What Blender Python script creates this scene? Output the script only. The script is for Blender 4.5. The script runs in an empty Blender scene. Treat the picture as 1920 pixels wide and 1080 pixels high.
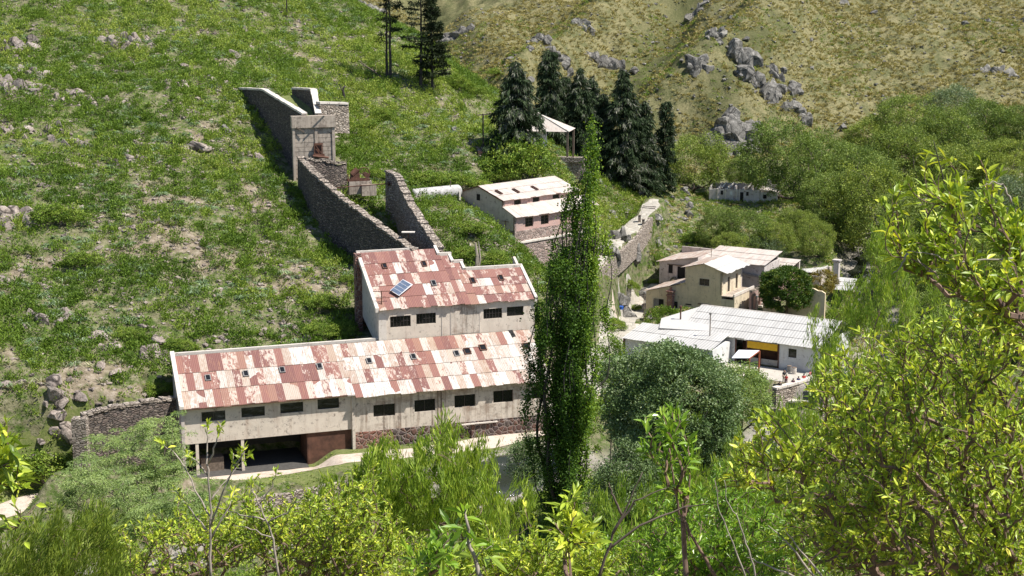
import bpy, bmesh, math, random
import numpy as np
from mathutils import Matrix, Vector

S = bpy.context.scene
COL = S.collection
RAD = math.radians

# ------------------------------------------------------------------ camera, sky, sun, exposure
F_PX, TH, CH = 2770.0, RAD(11.6), 50.0
cam = bpy.data.objects.new('camera', bpy.data.cameras.new('camera')); COL.objects.link(cam)
cam.location = (0, 0, CH); cam.rotation_euler = (RAD(90) - TH, 0, 0)
cam.data.sensor_width = 36; cam.data.lens = 36 * F_PX / 1920
cam.data.clip_start = 0.1; cam.data.clip_end = 3000
S.camera = cam
SUN_EL, SUN_DIR = 58, (0.955, -0.30)           # sun from the right, a little towards the camera
w = bpy.data.worlds.new('World'); S.world = w; w.use_nodes = True
wn = w.node_tree.nodes; wn.clear()
sky = wn.new('ShaderNodeTexSky'); sky.sky_type = 'NISHITA'; sky.sun_disc = False
sky.sun_elevation = RAD(SUN_EL); sky.sun_rotation = math.atan2(SUN_DIR[0], SUN_DIR[1])
sky.altitude = 1800
bg = wn.new('ShaderNodeBackground'); bg.inputs['Strength'].default_value = 0.10
wo = wn.new('ShaderNodeOutputWorld')
w.node_tree.links.new(sky.outputs[0], bg.inputs[0]); w.node_tree.links.new(bg.outputs[0], wo.inputs[0])
sun = bpy.data.objects.new('sun', bpy.data.lights.new('sun', 'SUN')); COL.objects.link(sun)
sun.data.energy = 5.0; sun.data.angle = RAD(0.55); sun.data.color = (1, 0.95, 0.87)
ce = math.cos(RAD(SUN_EL)); sv = Vector((SUN_DIR[0]*ce, SUN_DIR[1]*ce, math.sin(RAD(SUN_EL))))
sun.rotation_euler = sv.to_track_quat('Z', 'Y').to_euler()
S.view_settings.view_transform = 'Standard'; S.view_settings.look = 'None'
S.view_settings.exposure = 0.6; S.view_settings.gamma = 1
S.render.engine = 'CYCLES'
S.cycles.max_bounces = 5; S.cycles.diffuse_bounces = 3; S.cycles.transmission_bounces = 3
S.cycles.transparent_max_bounces = 6

RNG = np.random.default_rng(7)
random.seed(7)

# ------------------------------------------------------------------ pixel <-> world (only used to read positions off the photo)
def ray(px, py):
    x = (px - 960) / F_PX; y = -(py - 540) / F_PX
    c, s = math.cos(TH), math.sin(TH)
    return np.array([x, c + y*s, -s + y*c])
def atY(px, py, D): r = ray(px, py); return np.array([0, 0, CH]) + r*D/r[1]
def atZ(px, py, z): r = ray(px, py); return np.array([0, 0, CH]) + r*(z - CH)/r[2]
def mv(P, a, t): return np.array([P[0] + t*math.cos(RAD(a)), P[1] + t*math.sin(RAD(a))])

# ------------------------------------------------------------------ materials
def nt(name):
    m = bpy.data.materials.new(name); m.use_nodes = True
    t = m.node_tree; t.nodes.clear()
    o = t.nodes.new('ShaderNodeOutputMaterial'); b = t.nodes.new('ShaderNodeBsdfPrincipled')
    t.links.new(b.outputs[0], o.inputs[0])
    return m, t, b, o
def N(t, kind, **kw):
    n = t.nodes.new(kind)
    for k, v in kw.items():
        if k in n.inputs: n.inputs[k].default_value = v
        else: setattr(n, k, v)
    return n
def coords(t, scale=(1, 1, 1), kind='Object', rot=(0, 0, 0)):
    tc = N(t, 'ShaderNodeTexCoord'); mp = N(t, 'ShaderNodeMapping')
    mp.inputs['Scale'].default_value = scale; mp.inputs['Rotation'].default_value = rot
    t.links.new(tc.outputs[kind], mp.inputs['Vector']); return mp.outputs[0]
def noise(t, vec, scale, detail=4, rough=.6):
    n = N(t, 'ShaderNodeTexNoise', Scale=scale, Detail=detail, Roughness=rough)
    t.links.new(vec, n.inputs['Vector']); return n.outputs['Fac']
def ramp(t, fac, stops, interp='LINEAR'):
    r = N(t, 'ShaderNodeValToRGB'); r.color_ramp.interpolation = interp
    e = r.color_ramp.elements
    while len(e) < len(stops): e.new(0.5)
    for el, (p, c) in zip(e, stops):
        el.position = p; el.color = (*c, 1) if len(c) == 3 else c
    t.links.new(fac, r.inputs[0]); return r.outputs[0]
def mix(t, fac, a, b, mode='MIX'):
    m = N(t, 'ShaderNodeMix', data_type='RGBA', blend_type=mode)
    for s, v in ((0, fac), (6, a), (7, b)):
        if isinstance(v, (int, float)): m.inputs[s].default_value = v
        elif isinstance(v, tuple): m.inputs[s].default_value = (*v, 1)
        else: t.links.new(v, m.inputs[s])
    return m.outputs[2]
def bump(t, b, h, strength=.5, dist=.05):
    n = N(t, 'ShaderNodeBump', Strength=strength, Distance=dist)
    t.links.new(h, n.inputs['Height']); t.links.new(n.outputs[0], b.inputs['Normal'])
def g3(v): return (v, v, v)
def flat(name, col, rough=.7, metal=0, var=.25, scale=3.0):
    m, t, b, o = nt(name)
    v = noise(t, coords(t), scale, 5)
    c2 = tuple(max(0, x*(1 - var)) for x in col); c3 = tuple(min(1, x*(1 + var)) for x in col)
    t.links.new(ramp(t, v, [(.3, c2), (.7, c3)]), b.inputs['Base Color'])
    b.inputs['Roughness'].default_value = rough; b.inputs['Metallic'].default_value = metal
    return m
def plaster(name, base, stain, dirty=.5, streak=.5, deep=(.12, .08, .06)):
    m, t, b, o = nt(name)
    v = coords(t)
    big = noise(t, v, .55, 6, .65); fine = noise(t, v, 6, 6, .7)
    sv_ = coords(t, (2.6, 2.6, .16)); st = noise(t, sv_, 1.0, 5, .7)
    c = mix(t, ramp(t, big, [(.42, g3(0)), (.62, g3(1))]), base, tuple(x*.86 for x in base))
    s = ramp(t, st, [(.5 + .12*(1 - streak), g3(0)), (.72, g3(1))])
    msk = N(t, 'ShaderNodeMath', operation='MULTIPLY'); t.links.new(s, msk.inputs[0])
    t.links.new(ramp(t, big, [(.45 - .2*dirty, g3(0)), (.75 - .2*dirty, g3(1))]), msk.inputs[1])
    c = mix(t, msk.outputs[0], c, stain)
    sp = ramp(t, noise(t, v, 1.7, 9, .78), [(.575 - .05*dirty, g3(0)), (.66, g3(1))])
    c = mix(t, sp, c, deep)
    dr_ = ramp(t, noise(t, coords(t, (.33, .33, .1)), 1.0, 3, .5), [(.44, g3(0)), (.56, g3(1))])
    dk = ramp(t, noise(t, coords(t, (2.6, 2.6, .2)), 1.0, 8, .8), [(.50, g3(0)), (.60, g3(1))])
    d2 = N(t, 'ShaderNodeMath', operation='MULTIPLY'); t.links.new(dr_, d2.inputs[0]); t.links.new(dk, d2.inputs[1])
    d3 = N(t, 'ShaderNodeMath', operation='MULTIPLY'); t.links.new(d2.outputs[0], d3.inputs[0]); d3.inputs[1].default_value = max(0, min(.8, 1.25*dirty - .5))
    c = mix(t, d3.outputs[0], c, deep)
    rs = ramp(t, noise(t, coords(t, (.5, .5, .22), rot=(.3, 0, 0)), 1.3, 6, .7), [(.56, g3(0)), (.7, g3(.75*dirty))])
    c = mix(t, rs, c, stain)
    pt = ramp(t, noise(t, coords(t, (.22, .22, .5)), 1.0, 9, .72), [(.53, g3(0)), (.60, g3(.9*max(0, dirty-.4)))])      # render fallen off, brown wall showing
    c = mix(t, pt, c, mix(t, fine, stain, tuple(x*.6 for x in stain)))
    c = mix(t, ramp(t, fine, [(.3, g3(.25)), (.7, g3(0))]), c, tuple(x*.7 for x in base))
    t.links.new(c, b.inputs['Base Color']); b.inputs['Roughness'].default_value = .9
    bump(t, b, fine, .35, .04)
    return m
def rubble(name, cols, mortar, scale=1.6, stretch=1.0, gap=.05, bstr=1.0):
    m, t, b, o = nt(name)
    v = coords(t, (1, 1, stretch))
    wrp = N(t, 'ShaderNodeTexNoise', Scale=1.3, Detail=3); t.links.new(v, wrp.inputs['Vector'])
    vv = mix(t, .12, v, wrp.outputs['Color'])
    vo = N(t, 'ShaderNodeTexVoronoi', Scale=scale); t.links.new(vv, vo.inputs['Vector'])
    ve = N(t, 'ShaderNodeTexVoronoi', Scale=scale, feature='DISTANCE_TO_EDGE'); t.links.new(vv, ve.inputs['Vector'])
    sep = N(t, 'ShaderNodeSeparateColor'); t.links.new(vo.outputs['Color'], sep.inputs[0])
    n = len(cols); c = ramp(t, sep.outputs[0], [(i/n, cc) for i, cc in enumerate(cols)], 'CONSTANT')
    c = mix(t, ramp(t, noise(t, v, 7, 5, .7), [(.3, g3(.5)), (.65, g3(0))]), c, tuple(x*.5 for x in cols[0]))
    e = ramp(t, ve.outputs['Distance'], [(gap*.5, g3(1)), (gap, g3(0))])
    c = mix(t, e, c, mortar)
    t.links.new(c, b.inputs['Base Color']); b.inputs['Roughness'].default_value = .9
    hh = ramp(t, ve.outputs['Distance'], [(0, g3(0)), (gap*3, g3(1))])
    bump(t, b, hh, bstr, .12)
    return m
def sheet_metal(name, reds=.5, pitch=.19):
    """Corrugated roof sheets: every sheet its own paint and rust (face attribute 'tint')."""
    m, t, b, o = nt(name)
    at = N(t, 'ShaderNodeAttribute', attribute_name='tint'); sep = N(t, 'ShaderNodeSeparateColor')
    t.links.new(at.outputs['Color'], sep.inputs[0])
    v = coords(t)
    red = ramp(t, sep.outputs[1], [(0, (.23, .095, .078)), (.35, (.185, .075, .065)), (.65, (.26, .115, .092)), (.9, (.29, .15, .11))], 'CONSTANT')
    wht = ramp(t, sep.outputs[1], [(0, (.58, .55, .50)), (.3, (.50, .46, .41)), (.6, (.62, .60, .56)), (.85, (.47, .39, .32))], 'CONSTANT')
    n1 = noise(t, coords(t, (1.6, .6, 1)), 1.6, 9, .78)
    n2 = noise(t, coords(t, (4.5, .28, 1)), 1.5, 7, .72)
    sh = N(t, 'ShaderNodeMath', operation='ADD'); t.links.new(n1, sh.inputs[0])
    k = N(t, 'ShaderNodeMath', operation='MULTIPLY_ADD'); t.links.new(sep.outputs[2], k.inputs[0]); k.inputs[1].default_value = .30; k.inputs[2].default_value = -.15
    t.links.new(k.outputs[0], sh.inputs[1])
    # red sheets flaking to white, white sheets streaked with orange rust that runs down the slope
    redc = mix(t, ramp(t, sh.outputs[0], [(.56, g3(0)), (.62, g3(.85))]), red, (.60, .50, .42))
    redc = mix(t, ramp(t, n2, [(.54, g3(0)), (.64, g3(.65))]), redc, (.34, .17, .10))
    redc = mix(t, ramp(t, n2, [(.30, g3(.5)), (.40, g3(0))]), redc, (.13, .06, .05))
    whc = mix(t, ramp(t, sh.outputs[0], [(.52, g3(0)), (.62, g3(.7))]), wht, (.36, .25, .18))
    whc = mix(t, ramp(t, n2, [(.53, g3(0)), (.62, g3(.85))]), whc, (.31, .175, .115))
    lo = noise(t, v, .16, 2, .5)
    ls = N(t, 'ShaderNodeMath', operation='MULTIPLY_ADD'); t.links.new(lo, ls.inputs[0]); ls.inputs[1].default_value = 1.3; ls.inputs[2].default_value = -.65
    l2 = N(t, 'ShaderNodeMath', operation='ADD'); t.links.new(sep.outputs[0], l2.inputs[0]); t.links.new(ls.outputs[0], l2.inputs[1])
    lt = N(t, 'ShaderNodeMath', operation='LESS_THAN'); t.links.new(l2.outputs[0], lt.inputs[0]); lt.inputs[1].default_value = reds
    c = mix(t, lt.outputs[0], whc, redc)
    c = mix(t, ramp(t, noise(t, v, 9, 4, .7), [(.3, g3(.3)), (.6, g3(0))]), c, (.2, .13, .1))
    t.links.new(c, b.inputs['Base Color']); b.inputs['Roughness'].default_value = .62
    b.inputs['Metallic'].default_value = 0.0
    wv = N(t, 'ShaderNodeTexWave', wave_type='BANDS', bands_direction='X', wave_profile='SIN', Scale=1.0/(pitch*3.18))
    t.links.new(v, wv.inputs['Vector']); bump(t, b, wv.outputs['Fac'], .5, .04)
    return m
def pale_sheet(name, base=(.64, .62, .59), pitch=.2, rust=.62, rustcol=(.40, .22, .14)):
    m, t, b, o = nt(name)
    v = coords(t)
    at = N(t, 'ShaderNodeAttribute', attribute_name='tint'); sep = N(t, 'ShaderNodeSeparateColor')
    t.links.new(at.outputs['Color'], sep.inputs[0])
    c = mix(t, sep.outputs[1], base, tuple(x*.84 for x in base))
    st = noise(t, coords(t, (2.2, .25, 1)), 1.4, 6, .7)
    c = mix(t, ramp(t, st, [(rust - .12, g3(0)), (rust + .06, g3(.85))]), c, rustcol)
    c = mix(t, ramp(t, noise(t, v, 5, 6, .7), [(.35, g3(.35)), (.6, g3(0))]), c, tuple(x*.55 for x in base))
    t.links.new(c, b.inputs['Base Color']); b.inputs['Roughness'].default_value = .7
    wv = N(t, 'ShaderNodeTexWave', wave_type='BANDS', bands_direction='X', Scale=1.0/(pitch*3.18))
    t.links.new(v, wv.inputs['Vector']); bump(t, b, wv.outputs['Fac'], .7, .05)
    return m
def rock_mat(name, a, b_, c_):
    m, t, b, o = nt(name)
    v = coords(t, kind='Object')
    oi = N(t, 'ShaderNodeObjectInfo')
    n1 = noise(t, v, .9, 8, .7); n2 = noise(t, v, 5, 8, .75)
    c = ramp(t, n1, [(.32, a), (.5, b_), (.68, c_)])
    c = mix(t, ramp(t, n2, [(.40, g3(.75)), (.50, g3(0))]), c, tuple(x*.4 for x in a))
    cr = N(t, 'ShaderNodeTexVoronoi', Scale=.55, feature='DISTANCE_TO_EDGE'); wr = N(t, 'ShaderNodeTexNoise', Scale=1.2, Detail=5); t.links.new(v, wr.inputs['Vector'])
    t.links.new(mix(t, .35, v, wr.outputs['Color']), cr.inputs['Vector'])
    c = mix(t, ramp(t, cr.outputs['Distance'], [(.012, g3(.85)), (.04, g3(0))]), c, tuple(x*.2 for x in a))
    c = mix(t, oi.outputs['Random'], c, mix(t, 1.0, c, (.72, .72, .74), 'MULTIPLY'))
    t.links.new(c, b.inputs['Base Color']); b.inputs['Roughness'].default_value = .92
    bump(t, b, n2, .8, .12)
    return m
def leaf_mat(name, stops, rough=.5, trans=.28, spec=.4):
    """leaf colour from the per-leaf attribute 'tint'"""
    m, t, b, o = nt(name)
    at = N(t, 'ShaderNodeAttribute', attribute_name='tint'); sep = N(t, 'ShaderNodeSeparateColor')
    t.links.new(at.outputs['Color'], sep.inputs[0])
    c = ramp(t, sep.outputs[0], stops)
    c = mix(t, sep.outputs[1], mix(t, 1.0, c, (.62, .66, .62), 'MULTIPLY'), mix(t, 1.0, c, (1.25, 1.22, 1.1), 'MULTIPLY'))
    t.links.new(c, b.inputs['Base Color']); b.inputs['Roughness'].default_value = rough
    b.inputs['Specular IOR Level'].default_value = spec
    tr = N(t, 'ShaderNodeBsdfTranslucent'); t.links.new(mix(t, 1.0, c, (1.35, 1.3, .6), 'MULTIPLY'), tr.inputs['Color'])
    ms = N(t, 'ShaderNodeMixShader'); ms.inputs[0].default_value = trans
    t.links.new(b.outputs[0], ms.inputs[1]); t.links.new(tr.outputs[0], ms.inputs[2]); t.links.new(ms.outputs[0], o.inputs[0])
    return m

M = {}
M['plaster'] = plaster('white_plaster', (.70, .61, .51), (.33, .20, .13), .45, .55, (.16, .12, .10))
M['plaster_dirty'] = plaster('dirty_plaster', (.66, .58, .49), (.24, .15, .10), 1.0, 1.0, (.10, .075, .06))
M['cap'] = plaster('parapet_cap', (.66, .60, .53), (.35, .28, .22), .4, .3)
M['yellow'] = plaster('ochre_plaster', (.76, .62, .42), (.42, .33, .22), .55, .7, (.30, .23, .15))
M['cream'] = plaster('cream_plaster', (.70, .60, .44), (.33, .25, .17), .5, .6)
M['pinkwash'] = plaster('pink_plaster', (.56, .36, .31), (.42, .33, .30), .9, .8, (.2, .12, .1))
M['greywash'] = plaster('grey_pink_plaster', (.62, .54, .49), (.38, .30, .27), .6, .6)
M['whitewash'] = plaster('whitewash', (.70, .70, .68), (.45, .42, .38), .3, .3)
M['lilac'] = plaster('ruin_plaster', (.58, .53, .50), (.34, .29, .27), .6, .6)
M['concrete'] = plaster('board_concrete', (.45, .38, .31), (.20, .15, .12), 1.0, 1.0, (.09, .07, .055))
M['paving'] = plaster('pale_concrete', (.50, .46, .40), (.42, .38, .32), .3, .2)
M['cobble'] = rubble('cobble_base', [(.11, .06, .05), (.07, .05, .05), (.15, .08, .06), (.10, .08, .07)], (.25, .205, .18), 2.0, 1, .075)
M['redstone'] = rubble('red_rubble', [(.25, .11, .08), (.20, .10, .08), (.30, .16, .12), (.17, .09, .08)], (.36, .27, .22), 2.2, 1, .06)
M['drystone'] = rubble('dry_stone', [(.23, .18, .15), (.16, .13, .11), (.28, .23, .19), (.12, .10, .09), (.20, .15, .13)], (.03, .025, .02), 2.3, 2.6, .07, 1.2)
M['palestone'] = rubble('pale_stone', [(.44, .37, .30), (.34, .28, .23), (.50, .43, .36), (.28, .23, .19)], (.10, .08, .06), 2.2, 2.2, .07, 1.0)
M['pinkstone'] = rubble('pink_stone', [(.36, .26, .22), (.28, .21, .18), (.40, .31, .27), (.22, .16, .14)], (.46, .38, .33), 2.1, 1.2, .05, 1.0)
M['flag'] = rubble('flagstones', [(.48, .44, .38), (.40, .37, .32), (.54, .50, .43), (.44, .40, .34)], (.32, .30, .22), 1.3, 1, .035, .5)
M['rustroof'] = sheet_metal('rusty_corrugated_sheets', .50)
M['rustroof_red'] = sheet_metal('red_corrugated_sheets', .86)
M['whiteroof'] = pale_sheet('white_corrugated_sheets', (.53, .515, .49), rust=.9, pitch=.42)
M['pinkroof'] = pale_sheet('faded_pink_sheets', (.62, .55, .49), rust=.62, rustcol=(.42, .29, .23))
M['mixroof'] = pale_sheet('faded_tin_sheets', (.66, .62, .56), rust=.5, rustcol=(.38, .22, .15))
M['brightroof'] = pale_sheet('bright_tin_sheets', (.60, .58, .55), rust=.72)
M['dark'] = flat('dark_interior', (.012, .011, .010), .9)
M['frame'] = flat('dark_window_frame', (.035, .028, .024), .6)
M['greyframe'] = flat('grey_window_frame', (.22, .21, .2), .7)
M['rustdoor'] = flat('rusty_sheet_panel', (.10, .045, .028), .85, 0, .5, 1.2)
M['rust'] = flat('rusty_iron', (.12, .055, .035), .8, .2, .5, 2)
M['wood'] = flat('old_wood', (.16, .12, .09), .85, 0, .4, 4)
M['redwood'] = flat('red_brown_post', (.32, .09, .04), .7)
M['brick'] = rubble('red_brick', [(.34, .13, .09), (.28, .11, .08), (.40, .18, .12)], (.40, .34, .3), 4, 3, .06, .4)
M['tank'] = plaster('tank_paint', (.55, .53, .51), (.20, .19, .18), .8, .5, (.16, .15, .14))
M['tank_bay_dark'] = flat('tank_base_bay_shade', (.07, .065, .06), .8)  # tank base colour; in the open bay it stands in for shade
M['yellowcloth'] = flat('yellow_cloth', (.72, .42, .02), .8, 0, .12)
M['whitecloth'] = flat('pale_sheet_awning', (.72, .74, .78), .6, 0, .05)
M['bark'] = flat('grey_bark', (.13, .10, .08), .95, 0, .45, 6)
M['palebark'] = flat('pale_bark', (.34, .29, .24), .9, 0, .35, 12)
M['darkbark'] = flat('dark_bark', (.045, .038, .033), .95, 0, .4, 3)
M['twig'] = flat('brown_twig', (.20, .13, .10), .9, 0, .4, 14)
def glass_mat():
    m, t, b, o = nt('mottled_reflection_glass')
    c = ramp(t, noise(t, coords(t, (.5, .5, 1.6)), 1.7, 4, .6), [(.42, (.012, .012, .012)), (.6, (.05, .05, .05)), (.72, (.16, .15, .15))])  # lighter blotches in the colour paint in broken reflections and panes
    t.links.new(c, b.inputs['Base Color']); b.inputs['Roughness'].default_value = .25
    return m
M['glass'] = glass_mat()
M['blackglass'] = flat('black_glass', (.012, .012, .013), .25)
M['pv'] = flat('solar_cells', (.10, .13, .19), .25, 0, .2)
M['alu'] = flat('aluminium_frame', (.7, .7, .7), .4, .3, .05)

# ------------------------------------------------------------------ object helpers
def tagit(o, label=None, cat=None, group=None, kind=None):
    if label: o['label'] = label
    if cat: o['category'] = cat
    if group: o['group'] = group
    if kind: o['kind'] = kind
    return o
def thing(name, label, cat, loc=(0, 0, 0), rot=0.0, group=None):
    o = bpy.data.objects.new(name, None); COL.objects.link(o)
    o.location = loc; o.rotation_euler = (0, 0, RAD(rot)); o.empty_display_size = .3
    return tagit(o, label, cat, group)
def np_mesh(name, V, Fq, mat, tint=None, parent=None, smooth=False, mats=None, fmat=None):
    """fast mesh from arrays: V (n,3); Fq (m,3|4)"""
    V = np.asarray(V, np.float32); Fq = np.asarray(Fq, np.int32)
    me = bpy.data.meshes.new(name); k = Fq.shape[1]
    me.vertices.add(len(V)); me.vertices.foreach_set('co', V.ravel())
    me.loops.add(Fq.size); me.loops.foreach_set('vertex_index', Fq.ravel())
    me.polygons.add(len(Fq)); me.polygons.foreach_set('loop_start', np.arange(0, Fq.size, k, dtype=np.int32))
    me.polygons.foreach_set('loop_total', np.full(len(Fq), k, np.int32))
    if tint is not None:
        a = me.attributes.new('tint', 'FLOAT_COLOR', 'FACE')
        c = np.ones((len(Fq), 4), np.float32); c[:, :3] = tint; a.data.foreach_set('color', c.ravel())
    for mm in (mats or [mat]): me.materials.append(mm)
    if fmat is not None: me.polygons.foreach_set('material_index', np.asarray(fmat, np.int32))
    me.update(calc_edges=True); me.validate()
    me.polygons.foreach_set('use_smooth', np.full(len(Fq), smooth)); me.update()
    o = bpy.data.objects.new(name, me); COL.objects.link(o)
    if parent: o.parent = parent
    return o
class MB:
    """collects polygons, then builds ONE mesh object"""
    def __init__(s): s.v = []; s.f = []; s.t = []; s.tint = (0, .5, .5)
    def add(s, vs, fs):
        b = len(s.v); s.v += [tuple(map(float, p)) for p in vs]
        for f in fs: s.f.append(tuple(b + i for i in f)); s.t.append(s.tint)
        return s
    def box(s, x0, x1, y0, y1, z0, z1):
        return s.add([(x0,y0,z0),(x1,y0,z0),(x1,y1,z0),(x0,y1,z0),(x0,y0,z1),(x1,y0,z1),(x1,y1,z1),(x0,y1,z1)],
                     [(0,3,2,1),(4,5,6,7),(0,1,5,4),(1,2,6,5),(2,3,7,6),(3,0,4,7)])
    def prism(s, poly, d):
        """extrude a polygon (3-D points) by vector d"""
        n = len(poly); q = [tuple(a + b for a, b in zip(p, d)) for p in poly]
        return s.add(list(poly) + q, [tuple(range(n))[::-1], tuple(range(n, 2*n))] + [(i, (i+1) % n, n + (i+1) % n, n + i) for i in range(n)])
    def tube(s, pts, rad, n=6, cap=True):
        pts = [Vector(p) for p in pts]; rings = []
        for i, p in enumerate(pts):
            d = (pts[min(i+1, len(pts)-1)] - pts[max(i-1, 0)]).normalized()
            a = d.orthogonal().normalized(); c = d.cross(a)
            r = rad[i] if hasattr(rad, '__len__') else rad
            rings.append([p + (a*math.cos(2*math.pi*k/n) + c*math.sin(2*math.pi*k/n))*r for k in range(n)])
        vs = [q for r in rings for q in r]; fs = []
        for i in range(len(pts)-1):
            for k in range(n): fs.append((i*n+k, i*n+(k+1) % n, (i+1)*n+(k+1) % n, (i+1)*n+k))
        if cap: fs += [tuple(range(n))[::-1], tuple(range((len(pts)-1)*n, len(pts)*n))]
        return s.add(vs, fs)
    def beam(s, a, b, w_, h_):
        a, b = Vector(a), Vector(b); d = (b-a).normalized()
        x = d.cross(Vector((0,0,1))); x = Vector((1,0,0)) if x.length < .01 else x.normalized()
        y = x.cross(d).normalized(); c = [(-1,-1),(1,-1),(1,1),(-1,1)]
        return s.prism([tuple(a + x*w_/2*i + y*h_/2*j) for i, j in c], tuple(b-a))
    def build(s, name, mat, parent=None, smooth=False, **kw):
        me = bpy.data.meshes.new(name); me.from_pydata(s.v, [], s.f); me.materials.append(mat)
        a = me.attributes.new('tint', 'FLOAT_COLOR', 'FACE')
        a.data.foreach_set('color', [c for t_ in s.t for c in (*t_, 1)])
        bm = bmesh.new(); bm.from_mesh(me); bmesh.ops.recalc_face_normals(bm, faces=bm.faces); bm.to_mesh(me); bm.free()
        if smooth: me.polygons.foreach_set('use_smooth', [True]*len(me.polygons))
        o = bpy.data.objects.new(name, me); COL.objects.link(o)
        if parent: o.parent = parent
        return tagit(o, **kw)
def wall_holes(mb, L, z0, z1, holes, place, th=.3):
    """wall in its own plane (s along, z up, d inward) with openings; place(s,z,d)->xyz"""
    us = sorted({0, L} | {h[0] for h in holes} | {h[1] for h in holes})
    zs = sorted({z0, z1} | {h[2] for h in holes} | {h[3] for h in holes})
    def solid(i, j):
        if i < 0 or j < 0 or i >= len(us)-1 or j >= len(zs)-1: return False
        u, z = (us[i]+us[i+1])/2, (zs[j]+zs[j+1])/2
        return not any(h[0] < u < h[1] and h[2] < z < h[3] for h in holes)
    for i in range(len(us)-1):
        for j in range(len(zs)-1):
            if not solid(i, j): continue
            a, b, c, d = us[i], us[i+1], zs[j], zs[j+1]
            mb.add([place(a,c,0), place(b,c,0), place(b,d,0), place(a,d,0)], [(0,1,2,3)])
            mb.add([place(a,c,th), place(b,c,th), place(b,d,th), place(a,d,th)], [(3,2,1,0)])
            for di, dj, p, q in ((-1,0,(a,c),(a,d)), (1,0,(b,c),(b,d)), (0,-1,(a,c),(b,c)), (0,1,(a,d),(b,d))):
                if not solid(i+di, j+dj):
                    mb.add([place(*p,0), place(*q,0), place(*q,th), place(*p,th)], [(0,1,2,3)])
def front(y=0, x0=0):   # wall along local +x at local y, thickness going +y
    return lambda s, z, d: (x0 + s, y + d, z)
def side(x=0, y0=0, sgn=1):  # wall along local +y at local x
    return lambda s, z, d: (x + sgn*d, y0 + s, z)
def window(parent, place, s0, s1, z0, z1, mull=1, mat='frame', glass='glass', inset=.12, name='window', bars=0, label=None):
    mb = MB(); w_ = .07
    def bar(a, b, c, d):
        P = [place(a,c,inset-.03), place(b,c,inset-.03), place(b,d,inset-.03), place(a,d,inset-.03)]
        Q = [place(a,c,inset+.04), place(b,c,inset+.04), place(b,d,inset+.04), place(a,d,inset+.04)]
        mb.add(P+Q, [(0,1,2,3),(7,6,5,4),(0,4,5,1),(1,5,6,2),(2,6,7,3),(3,7,4,0)])
    bar(s0, s1, z0, z0+w_); bar(s0, s1, z1-w_, z1); bar(s0, s0+w_, z0+w_, z1-w_); bar(s1-w_, s1, z0+w_, z1-w_)
    for k in range(1, mull+1):
        u = s0 + (s1-s0)*k/(mull+1); bar(u-.03, u+.03, z0+w_, z1-w_)
    for k in range(1, bars+1):
        z = z0 + (z1-z0)*k/(bars+1); bar(s0+w_, s1-w_, z-.015, z+.015)
    f = mb.build(name, M[mat], parent)
    if label: f['label'] = label
    p = MB(); p.add([place(s0+w_,z0+w_,inset+.02), place(s1-w_,z0+w_,inset+.02), place(s1-w_,z1-w_,inset+.02), place(s0+w_,z1-w_,inset+.02)], [(0,1,2,3)])
    p.build('pane', M[glass], f)
    return f
def sheets(mb, O, U, Vv, nu, nv, ov=.12, jit=.02, skip=None, seed=1):
    """loose overlapping roof sheets laid on the plane O + u*U + v*V (u,v 0..1); v=0 is the eave"""
    r = random.Random(seed); O, U, Vv = Vector(O), Vector(U), Vector(Vv); n = U.cross(Vv).normalized()
    if n.z < 0: n = -n
    for j in range(nv):
        i = 0
        while i < nu:
            k = 1
            if skip and skip((i+.5)/nu, (j+.5)/nv): i += 1; continue
            a, b = i/nu, (i+k)/nu; c, d = j/nv, (j+1)/nv
            dv = ov/Vv.length; c2 = max(0, c - dv) - (r.random()*.25/Vv.length if j == 0 else 0)
            lift = .03 + .012*(i % 2) + jit*r.random()
            mb.tint = (r.random(), r.random(), r.random())
            p = [O+U*a+Vv*c2+n*(lift+.05), O+U*b+Vv*c2+n*(lift+.05+r.random()*jit), O+U*b+Vv*d+n*lift, O+U*a+Vv*d+n*lift]
            mb.prism([tuple(q) for q in p], tuple(-n*.012))
            i += k
    mb.tint = (0, .5, .5)

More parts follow.
